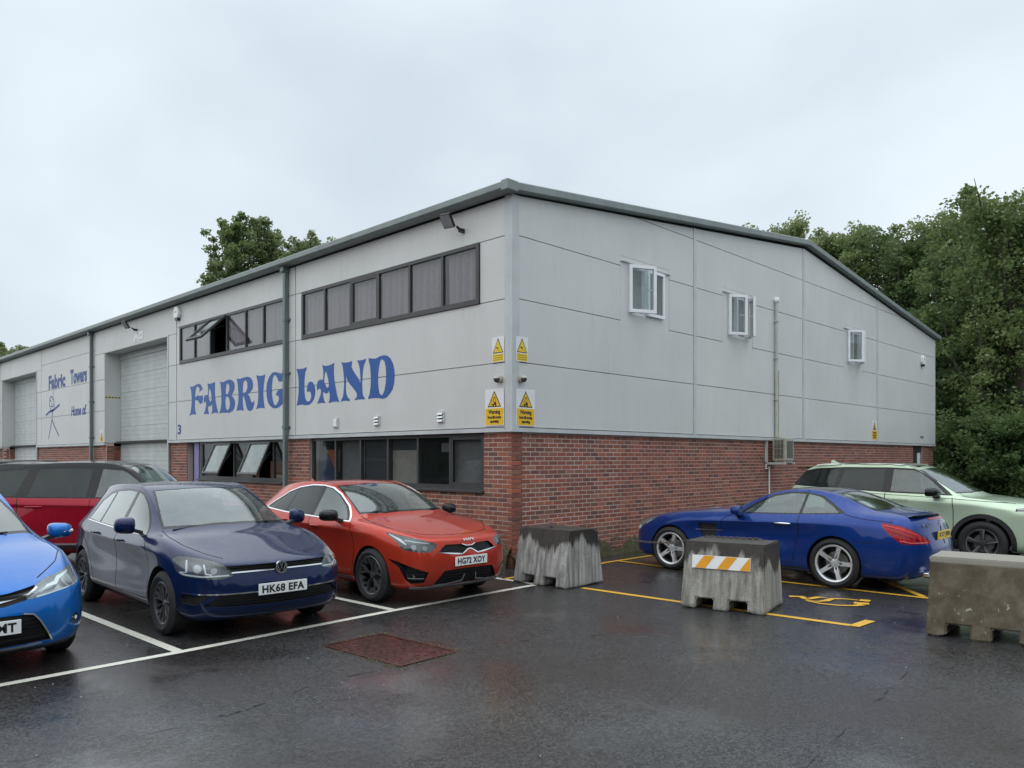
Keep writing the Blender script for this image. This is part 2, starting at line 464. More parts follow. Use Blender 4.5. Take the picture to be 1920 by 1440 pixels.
        return inside
    @staticmethod
    def box6(f):
        z = list(zip(*f)); k = len(f)
        return (min(z[0]), max(z[0]), min(z[1]), max(z[1]), min(z[2]), max(z[2]), sum(z[3]) / k, sum(z[4]) / k, sum(z[5]) / k)
    def shape(s, name, polys, mat, parent=None, poly=None, a=90, m=1, off=0.0, wall=0.0, axis=False, floor=True, wmat=None):
        """mesh from cut pieces; moved by off along the normal, with walls of the given depth round the outline"""
        D = s.dirv(a, m)
        if not polys: return link(name, bpy.data.meshes.new(name), mat, parent or s.root)
        flat = np.array([c[:6] for f in polys for c in f]); lens = [len(f) for f in polys]
        k = np.round(flat[:, :3] * 1e5).astype(np.int64) + 10 ** 6; h = (k[:, 0] * 4000037 + k[:, 1]) * 4000037 + k[:, 2]
        _, first, inv = np.unique(h, return_index=True, return_inverse=True); inv = inv.tolist()
        V0 = flat[first, :3]; Nn = flat[first, 3:]; Nn = Nn / (np.linalg.norm(Nn, axis=1, keepdims=True) + 1e-9)
        F = []; o = 0
        for n in lens:
            ids = []
            for i in inv[o:o + n]:
                if not ids or ids[-1] != i: ids.append(i)
            if len(ids) > 2 and ids[0] == ids[-1]: ids.pop()
            if len(ids) > 2 and len(set(ids)) == len(ids): F.append(ids)
            o += n
        mv = np.repeat(D[None], len(V0), 0) if axis else Nn
        V1 = V0 + mv * off
        verts = V1; norms = Nn; faces = F if floor else []
        if wall and poly is not None:
            Q = s.uv(V0, a, m); P = np.array([(p[0], p[1]) for p in poly]); dd = np.roll(P, -1, 0) - P; ll = (dd ** 2).sum(1) + 1e-12
            def onl(q):
                t = np.clip(((q[:, None] - P) * dd).sum(2) / ll, 0, 1); return ((P + dd * t[..., None] - q[:, None]) ** 2).sum(2).min(1) < 4e-8
            on = onl(Q); ed = {}
            for f in F:
                for i in range(len(f)):
                    u, v = f[i - 1], f[i]
                    if on[u] and on[v] and (v, u) not in ed: ed[(u, v)] = 1
            E_ = np.array(list(ed), int).reshape(-1, 2)
            if len(E_):
                E_ = E_[onl((Q[E_[:, 0]] + Q[E_[:, 1]]) / 2)]
                w0, w1 = V1[E_[:, 0]], V1[E_[:, 1]]; e = np.cross(w1 - w0, -mv[E_[:, 0]] * wall); e /= np.linalg.norm(e, axis=1, keepdims=True) + 1e-9
                ring = np.unique(E_); b = len(verts); n = len(ring); pos_ = {int(i): k for k, i in enumerate(ring)}; acc = np.zeros((n, 3))
                for (u, v), ee in zip(E_.tolist(), e): acc[pos_[u]] += ee; acc[pos_[v]] += ee
                acc /= np.linalg.norm(acc, axis=1, keepdims=True) + 1e-9
                if not floor: verts, norms = np.zeros((0, 3)), np.zeros((0, 3)); b = 0
                verts = np.concatenate([verts, V1[ring], V1[ring] - mv[ring] * wall]); norms = np.concatenate([norms, acc, acc])
                faces = list(faces) + [[b + pos_[u], b + pos_[v], b + n + pos_[v], b + n + pos_[u]] for u, v in E_.tolist()]
        me = bpy.data.meshes.new(name); me.from_pydata(verts.tolist(), [], faces)
        me.polygons.foreach_set('use_smooth', [True] * len(me.polygons))
        if len(me.polygons): me.normals_split_custom_set_from_vertices(norms.tolist())
        me.transform(Matrix.Translation((0, -s.L / 2, 0)))
        return link(name, me, mat, parent or s.root)
    # ---- operations used by the car scripts
    def cut(s, name, poly, mat, a=90, off=-.003, wall=0.0, axis=False, floor=True, mirror=True, parent=None, keep=False, lim=None, smooth=0):
        """cut a panel (both sides if mirror) and link it as its own mesh"""
        out = []
        if smooth: poly = curve(poly, smooth, True)
        for m in ((1, -1) if mirror else (1,)):
            pc = s.take(poly, a, m, both=not mirror, keep=keep, lim=lim)
            if not pc: continue
            par = parent[m] if isinstance(parent, dict) else parent
            out.append(s.shape(name, pc, mat, par, poly, a, m, off, wall, axis, floor))
        return out
    def drop(s, poly, a=90, depth=.22, mat=None, name='wheel_arch'):
        """hole through the shell with a liner running inward"""
        for m in (1, -1):
            pc = s.take(poly, a, m)
            if pc: s.shape(name, pc, mat or BLACK, None, poly, a, m, 0, depth, True, False)
    def trim(s, name, pts, w, mat, a=90, off=.006, mirror=True, parent=None, lim=None):
        """raised strip following the shell"""
        return s.cut(name, stroke(pts, w), mat, a, off, off + .004, mirror=mirror, keep=True, parent=parent, lim=lim)
    def gap(s, pts, a=90, w=.012, mirror=True, lim=None):
        """dark shut line between panels"""
        return s.cut('shut_line', stroke(pts, w * 1.35), INK, a, -.006, -.006, mirror=mirror, lim=lim)
    def body(s, mat, name='body'):
        pcs = [[s.VN[v] for v in s.Ql[i]] for i in np.nonzero(s.alive)[0]] + s.frag
        return s.shape(name, pcs, mat)
    def at(s, x, q, z): return Vector((x, q - s.L / 2, z))
    def surf_x(s, q, z):
        """half width of the shell at (s, z)"""
        d = (s.V[:, 1] - q) ** 2 + (s.V[:, 2] - z) ** 2 + np.where(s.V[:, 0] > 0, 0, 9); i = np.argsort(d)[:4]; return float(s.V[i, 0].max())
    def surf_s(s, x, z, front=True):
        d = (s.V[:, 0] - x) ** 2 + (s.V[:, 2] - z) ** 2 + np.where((s.V[:, 1] < s.L / 2) == front, 0, 9)
        i = np.argsort(d)[:4]; return float(s.V[i, 1].min() if front else s.V[i, 1].max())
    def plate(s, z, txt, mat=None, front=True, x=0.0, w=.52, h=.111, tilt=0, ssh=0.0):
        q = (s.surf_s(x, z, True) - .006 - ssh) if front else (s.surf_s(x, z, False) + .006 + ssh)
        o = MB().box(-w / 2, w / 2, -.006, .006, -h / 2, h / 2).build('number_plate', mat or PLATEW, s.root, bevel=.003)
        o.location = s.at(x, q, z); o.rotation_euler = (R(tilt), 0, 0 if front else R(180))
        tm = text_mesh('plate_text', txt, .107, .0035, .0006, 1, 1.06); vx = [v.co.x for v in tm.vertices]; vy = [v.co.y for v in tm.vertices]
        ex, ey = max(vx) - min(vx), max(vy) - min(vy); tm.transform(Matrix.Diagonal((w * .87 / ex, h * .70 / ey, 1, 1)) @ Matrix.Translation((-(max(vx) + min(vx)) / 2, -(max(vy) + min(vy)) / 2, 0)))
        t = link('plate_text', tm, INK, o)
        t.rotation_euler = (R(90), 0, 0); t.location = (0, -.0075, 0)
        return o
    def wheels(s, qs, z, r, wid, x_out, rim_fn, rim_r, side=(1, -1), steer=0):
        made = {}
        for qi, q in enumerate(qs):
            for m in side:
                e = link('wheel', rim_fn(rim_r, wid), None, s.root)
                ty = link('tyre', tyre_mesh(r, rim_r, wid), RUBBER, e)
                e.location = s.at(m * x_out, q, z)
                # local z of the wheel is its outward axle
                e.rotation_euler = (0, R(90) * m, R(steer) if qi == 0 else 0)
        return made
    def cabin(s, floor_z, q0, q1, w, rows, wheel_x, belt=.9, seat=None):
        """dark tub, dashboard, seats and steering wheel seen through the glass"""
        mb = MB().box(-w, w, q0 - s.L / 2, q1 - s.L / 2, floor_z, floor_z + .05)
        for x in (-w, w - .02): mb.box(x, x + .02, q0 - s.L / 2, q1 - s.L / 2, floor_z, belt - .04)
        mb.box(-w, w, q1 - .02 - s.L / 2, q1 - s.L / 2, floor_z, belt - .02)
        mb.build('cabin_tub', TRIM, s.root)
        d = MB(); n = 7; prof = [(q0 - .1, belt - .03), (q0 + .12, belt + .03), (q0 + .33, belt + .035), (q0 + .42, belt - .03), (q0 + .40, belt - .25), (q0 - .1, belt - .3)]
        d.prism([(a - s.L / 2, b) for a, b in prof], lambda u, v, e: (e, u, v), -w + .03, w - .03)
        d.build('dashboard', TRIM, s.root, bevel=.02)
        wheel = MB(); Mw = Matrix.Translation(s.at(wheel_x, q0 + .52, belt + .03)) @ Matrix.Rotation(R(-62), 4, 'X') @ Matrix.Rotation(R(180), 4, 'X')
        ring = [(.175 + .015 * math.cos(R(a)), .015 * math.sin(R(a))) for a in range(0, 360, 45)]
        wheel.lathe(ring, 28, Mw, True); wheel.lathe([(0, .01), (.06, .012), (.06, -.03), (0, -.03)], 12, Mw)
        for a in (0, 180, 270): wheel.tube([Mw @ Vector((.05 * math.cos(R(a)), .05 * math.sin(R(a)), 0)), Mw @ Vector((.17 * math.cos(R(a)), .17 * math.sin(R(a)), 0))], .014, 6)
        wheel.build('steering_wheel', BLACK, s.root, 60)
        for q, xs, top in rows:
            for x in xs:
                b = MB(); z0 = floor_z + .18
                prof = curve([(q - .5, z0), (q - .52, z0 + .14), (q - .1, z0 + .12), (q - .02, z0 + .14), (q + .14, top - .02), (q + .2, top), (q + .26, top - .03), (q + .14, z0)], 4, True)
                b.prism([(u - s.L / 2, v) for u, v in prof], lambda u, v, e: (e, u, v), x - .23, x + .23)
                sb = b.build('seat', seat or SEATM, s.root, 40, .04)
                h = MB().obox(Matrix.Translation(s.at(x, q + .24, top + .10)) @ Matrix.Rotation(R(-12), 4, 'X'), .26, .09, .19)
                h.build('headrest', seat or SEATM, sb, None, .035)
    def mirror(s, q, z, x, mat, size=(.20, .11, .15), arm=BLACK, side=(1, -1), sweep=.0):
        """door mirrors: shaped shell, black foot, glass facing back"""
        for m in side:
            sx, sy, sz = size; mb = MB(); rings = []
            n = 14
            # rows from the front nose to the flat back
            for t, k in ((0, .42), (.14, .74), (.42, .95), (.8, 1.0), (1, .96)):
                ring = []
                for j in range(n):
                    a = 2 * math.pi * j / n; ca, sa = math.cos(a), math.sin(a)
                    ex = abs(ca) ** .55 * (1 if ca > 0 else -1); ez = abs(sa) ** .55 * (1 if sa > 0 else -1)
                    tp = 1 - .15 * (ex * .5 + .5)
                    ring.append((m * (x + sx / 2 + ex * sx / 2 * (k * .9 + .1)), q - sy / 2 + sy * t + .03 * (ex * .5 + .5) - s.L / 2 + sweep * ex, z + ez * sz / 2 * k * tp))
                rings.append(ring)
            vs = [p for g in rings for p in g]; fs = []
            for i in range(len(rings) - 1):
                for j in range(n): fs.append((i * n + j, i * n + (j + 1) % n, (i + 1) * n + (j + 1) % n, (i + 1) * n + j))
            fs.append(tuple(range(n))); fs.append(tuple((len(rings) - 1) * n + j for j in range(n))[::-1])
            mb.add(vs, fs); o = mb.build('door_mirror', mat, s.root, 55)
            f = MB().add([(m * (x - .06), q - .05 - s.L / 2, z - .10), (m * (x - .06), q + .07 - s.L / 2, z - .10), (m * (x + .07), q + .04 - s.L / 2, z - .055), (m * (x + .07), q - .03 - s.L / 2, z - .055),
                           (m * (x - .06), q - .05 - s.L / 2, z - .06), (m * (x - .06), q + .07 - s.L / 2, z - .06), (m * (x + .07), q + .04 - s.L / 2, z - .015), (m * (x + .07), q - .03 - s.L / 2, z - .015)],
                          [(0, 1, 2, 3), (4, 7, 6, 5), (0, 4, 5, 1), (1, 5, 6, 2), (2, 6, 7, 3), (3, 7, 4, 0)])
            f.build('mirror_foot', arm, o)
    def handle(s, q, z, mat, m, parent, w=.21):
        x = s.surf_x(q, z)
        mb = MB(); P = [(x - .004, q - w / 2, z), (x + .022, q - w / 2 + .03, z), (x + .027, q, z + .002), (x + .022, q + w / 2 - .03, z), (x - .004, q + w / 2, z)]
        mb.tube([(m * a, b - s.L / 2, c) for a, b, c in P], [.010, .013, .014, .013, .010], 8)
        mb.build('door_handle', mat, parent or s.root, 60)
    def place(s, x, y, rz, label, cat='car', group='parked cars'):
        s.root.location = (x, y, 0); s.root.rotation_euler = (0, 0, R(rz)); tag(s.root, label, cat, group)
_tc = {}
def tyre_mesh(r, rr, w):
    k = ('t', r, rr, w)
    if k not in _tc:
        h = w / 2; b = .025
        prof = [(rr - .012, -h + .03), (rr + .012, -h + .008), (lerp(rr, r, .45), -h - .004), (r - .035, -h + .004), (r - .012, -h + .022)]
        tread = []
        for i in range(5):
            c = lerp(-h + .045, h - .045, i / 4)
            tread += [(r, c - .016), (r, c + .010), (r - .008, c + .012), (r - .008, c + .016)]
        prof = prof + tread[:-2] + [(r - .012, h - .022), (r - .035, h - .004), (lerp(rr, r, .45), h + .004), (rr + .012, h - .008), (rr - .012, h - .03)]
        _tc[k] = MB().lathe([(a, b_ - 0) for a, b_ in prof], 56).mesh('tyre', 35)
    return _tc[k]
def rim_mesh(key, rr, w, spokes, face, dark=None, lip=.014, bolts=5, dish=.03, hub=.055, cap=None):
    """alloy wheel: spokes = list of polygons (radius, angle in degrees) repeated round; face material on the spokes, dark barrel behind"""
    k = ('r', key, rr, w)
    if k in _tc: return _tc[k]
    me_parts = []; h = w / 2
    barrel = MB().lathe([(rr - .002, -h + .02), (rr - .03, -h + .05), (rr - .035, h - .05), (rr - .006, h - .018), (rr, h - .02)], 48)
    disc = MB().lathe([(0, -h * .1), (rr * .62, -h * .1), (rr * .62, -h * .1 - .02), (0, -h * .1 - .02)], 36)
    cal = MB().lathe([(0, -h * .5), (rr - .03, -h * .5)], 36)
    sp = MB(); zt = h - .022
    def f(rad, ang, d):
        a = R(ang); t = rad / rr
        return Vector((rad * math.cos(a), rad * math.sin(a), zt - dish * (1 - t) ** 1.5 * 1.0 - d * (1 + .6 * t)))
    for poly, n, ph in spokes:
        for i in range(n):
            pl = [(p[0] * rr, p[1] + ph + 360 * i / n) for p in poly]
            m = len(pl)
            vs = [f(a, b, 0) for a, b in pl] + [f(a, b, .028) for a, b in pl]
            q = [Vector((a * math.cos(R(b)), a * math.sin(R(b)), 0)) for a, b in pl]
            tr = tessellate_polygon([q]); fs = [tuple(t) for t in tr] + [(i2, (i2 + 1) % m, m + (i2 + 1) % m, m + i2) for i2 in range(m)]
            sp.add(vs, fs)
    rim = MB().lathe([(rr - lip - .004, h - .04), (rr - lip, h - .020), (rr - .002, h - .012), (rr + .003, h - .016), (rr + .002, h - .035)], 56)
    hubm = MB().lathe([(0, zt - dish + .014), (hub * .55, zt - dish + .012), (hub * .62, zt - dish + .002), (hub, zt - dish - .002), (hub, zt - dish - .05)], 24)
    if bolts:
        for i in range(bolts):
            a = 2 * math.pi * (i + .5) / bolts; hubm.lathe([(0, .0), (.009, 0), (.009, -.03)], 6, Matrix.Translation((math.cos(a) * hub * .82, math.sin(a) * hub * .82, zt - dish + .006)))
    me = bpy.data.meshes.new('wheel'); bm = bmesh.new()
    mats = [face, dark or BLACK, plain('brake_disc', (.25, .24, .23), .4, .8), cap or face]
    for mb, mi in ((sp, 0), (rim, 0), (hubm, 3), (barrel, 1), (disc, 2), (cal, 1)):
        tm = mb.mesh('x', 35); b0 = len(bm.faces); bm.from_mesh(tm); bm.faces.ensure_lookup_table()
        for fc in bm.faces[b0:]: fc.material_index = mi
        bpy.data.meshes.remove(tm)
    bm.to_mesh(me); bm.free()
    for mm in mats: me.materials.append(mm)
    me.set_sharp_from_angle(angle=R(35))
    _tc[k] = me; return me
# ================================================================ materials of the place
def m_cladding():
    t = NT('cladding_panel'); p = t.pos(); 
    streak = t.noise(t.pos((2.2, 2.2, .30)), 1.6, 6, .7, .5); blot = t.noise(p, .55, 4); fine = t.noise(p, 60, 3, .6)
    rnd = t.n('ShaderNodeObjectInfo').outputs['Random']
    c = t.mix(t.ramp(blot, (.3, 0.0), (.7, 1.0)), (.60, .605, .582), (.675, .68, .66))
    c = t.mix(t.math('MULTIPLY', t.ramp(streak, (.5, 0.0), (.8, 1.0)), .16), c, (.38, .39, .375))
    c = t.mix(t.math('MULTIPLY', t.ramp(t.noise(t.pos((3, 3, .4)), 1.9, 6, .7, .8), (.60, 0.0), (.8, 1.0)), .30), c, (.30, .30, .25))
    c = t.mix(t.math('MULTIPLY', rnd, .16), c, (.47, .49, .49))
    t.set(Base_Color=c, Roughness=t.math('MULTIPLY_ADD', streak, .25, .36), Normal=t.bump(t.math('ADD', t.math('MULTIPLY', t.noise(p, 1.1, 2), 3.0), t.math('MULTIPLY', fine, .12)), .22, .02)); return t.m
def m_brick():
    t = NT('brick_face'); p = t.pos()
    geo = t.n('ShaderNodeNewGeometry'); rnd = t.n('ShaderNodeObjectInfo').outputs['Random']
    r = t.math('FRACT', t.math('ADD', geo.outputs['Random Per Island'], t.math('MULTIPLY', rnd, 7.31)))
    c = t.ramp(r, (0, (.27, .075, .048)), (.14, (.13, .055, .044)), (.28, (.34, .090, .052)), (.42, (.18, .062, .045)), (.56, (.42, .115, .060)), (.70, (.21, .080, .058)), (.84, (.34, .14, .085)), (.94, (.085, .045, .040)), (1, (.42, .18, .11)))
    n = t.noise(p, 55, 5, .65); c = t.mix(t.ramp(n, (.3, 0.0), (.75, 1.0)), c, t.mix(.5, c, (.20, .085, .06)), 'MIX')
    c = t.mix(t.math('MULTIPLY', t.ramp(t.noise(p, 1.1, 5, .6), (.48, 0.0), (.8, 1.0)), .4), c, (.075, .050, .040))
    t.set(Base_Color=c, Roughness=.72, Normal=t.bump(n, .5, .004)); return t.m
def m_mortar():
    t = NT('mortar'); p = t.pos(); n = t.noise(p, 40, 5)
    c = t.mix(t.ramp(t.noise(p, 1.3, 4), (.35, 0.0), (.7, 1.0)), (.56, .46, .40), (.68, .57, .51))
    t.set(Base_Color=t.mix(t.math('MULTIPLY', n, .5), c, (.25, .2, .17)), Roughness=.9, Normal=t.bump(n, .4, .004)); return t.m
def m_asphalt():
    t = NT('wet_asphalt'); p = t.pos()
    sp = t.n('ShaderNodeSeparateXYZ', {0: p})
    agg = t.n('ShaderNodeTexVoronoi', {'Vector': p, 'Scale': 72.0}); a1 = agg.outputs['Distance']
    ac = t.n('ShaderNodeSeparateColor', {0: agg.outputs['Color']}).outputs[0]
    big = t.noise(p, .35, 5, .6, .4); mid = t.noise(p, 1.6, 6, .65); fine = t.noise(p, 130, 4, .7)
    c = t.mix(t.ramp(ac, (.2, 0.0), (1, 1.0)), (.014, .014, .0145), (.075, .074, .074))
    c = t.mix(t.ramp(t.noise(p, 260, 2), (.70, 0.0), (.76, 1.0)), c, (.13, .13, .13))
    c = t.mix(t.math('MULTIPLY', t.ramp(big, (.42, 0.0), (.62, 1.0)), .55), c, (.030, .021, .019))
    c = t.mix(t.math('MULTIPLY', t.ramp(mid, (.58, 0.0), (.72, 1.0)), .5), c, (.012, .012, .013))
    pud = t.ramp(t.math('ADD', t.math('MULTIPLY', t.noise(p, .55, 4, .55, .3), .7), t.math('MULTIPLY', mid, .3)), (.50, 0.0), (.60, 1.0))
    rough = t.math('MULTIPLY_ADD', pud, -.20, t.math('MULTIPLY_ADD', mid, .26, .17))
    h = t.math('ADD', t.math('MULTIPLY', a1, .55), t.math('MULTIPLY', fine, .6))
    b = t.n('ShaderNodeBump', {'Height': h, 'Strength': t.math('MULTIPLY_ADD', pud, -.38, .5), 'Distance': .006}).outputs[0]
    t.set(Base_Color=c, Roughness=rough, Normal=b, Specular_IOR_Level=.5, Coat_Weight=t.math('MULTIPLY_ADD', pud, .40, .0), Coat_Roughness=.16)
    return t.m
def m_line(name, col):
    t = NT(name); p = t.pos(); n = t.noise(p, 45, 5, .7); w = t.noise(p, 3, 4)
    wear = t.math('MULTIPLY', t.ramp(n, (.52, 0.0), (.68, 1.0)), t.ramp(w, (.35, .15), (.7, .75)))
    t.set(Base_Color=t.mix(wear, col, (.10, .10, .09)), Roughness=t.math('MULTIPLY_ADD', n, .3, .35), Normal=t.bump(n, .4, .003)); return t.m
def m_concrete(name, a, b, stain=.9, seed=0.0):
    """weathered concrete block: pale runs down the faces, black algae spilling from the top"""
    t = NT(name); p = t.pos(obj=True); o = t.n('ShaderNodeMapping', {'Vector': p, 'Location': (seed, seed * 2, 0)}).outputs[0]
    z = t.n('ShaderNodeSeparateXYZ', {0: p}).outputs['Z']
    run = t.noise(t.n('ShaderNodeMapping', {'Vector': o, 'Scale': (16, 16, .9)}).outputs[0], 1.0, 4, .55)
    sp = t.noise(o, 70, 5, .7); bl = t.noise(o, 6, 5, .6)
    c = t.mix(t.ramp(run, (.36, 0.0), (.62, 1.0)), a, b); c = t.mix(t.math('MULTIPLY', t.ramp(sp, (.45, 0.0), (.65, 1.0)), .55), c, tuple(v * .45 for v in a))
    c = t.mix(t.math('MULTIPLY', t.ramp(bl, (.5, 0.0), (.75, 1.0)), .4), c, (.16, .155, .12))
    drip = t.noise(t.n('ShaderNodeMapping', {'Vector': o, 'Scale': (4.2, 4.2, 1.0)}).outputs[0], 1.0, 6, .6, .4)
    edge = t.math('ADD', z, t.math('MULTIPLY', t.math('SUBTRACT', drip, .5), .95))
    k = t.math('MULTIPLY', t.ramp(edge, (.55, 0.0), (.63, 1.0)), stain)
    dark = t.mix(t.ramp(t.noise(o, 22, 4, .7), (.5, 0.0), (.72, 1.0)), (.022, .019, .015), (.060, .036, .014))
    c = t.mix(k, c, dark)
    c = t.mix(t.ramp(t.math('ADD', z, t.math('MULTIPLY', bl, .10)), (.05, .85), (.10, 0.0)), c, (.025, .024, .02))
    t.set(Base_Color=c, Roughness=t.math('MULTIPLY_ADD', k, -.35, .8), Normal=t.bump(t.math('ADD', sp, bl), .6, .008)); return t.m
CLAD = m_cladding(); BRICK = m_brick(); MORTAR = m_mortar(); ASPH = m_asphalt()
WLINE = m_line('white_line_paint', (.72, .70, .60)); YLINE = m_line('yellow_line_paint', (.72, .40, .03))
ROOFM = plain('roof_trim_green_grey', (.20, .235, .225), .42, .1, .16, 3)
PIPEM = plain('downpipe_grey', (.135, .165, .165), .4, .1, .15, 4)
TRIMM = plain('pale_flashing', (.52, .55, .55), .42, 0, .12, 2)
FRAMEM = plain('window_frame_dark', (.050, .050, .050), .42, .1, .15, 5)
UPVC = plain('white_upvc', (.86, .87, .88), .3, 0, .05, 3)
DOORM = plain('roller_door_grey', (.50, .53, .52), .42, .05, .12, 2.0)
BLIND = plain('blind_fabric', (.32, .275, .285), .9, 0, .10, 12)
INNER = plain('dim_interior', (.055, .053, .05), .9)
G_BLD = glass('building_glass', (.70, .69, .72), .7, .03, False)
G_GRND = glass('ground_floor_glass', (.60, .61, .63), .42, .03, False)
BLUEP = plain('sign_blue_paint', (.008, .085, .34), .45, 0, .14, 8)
NAVYP = plain('sign_navy_paint', (.022, .065, .24), .5, 0, .2, 20)
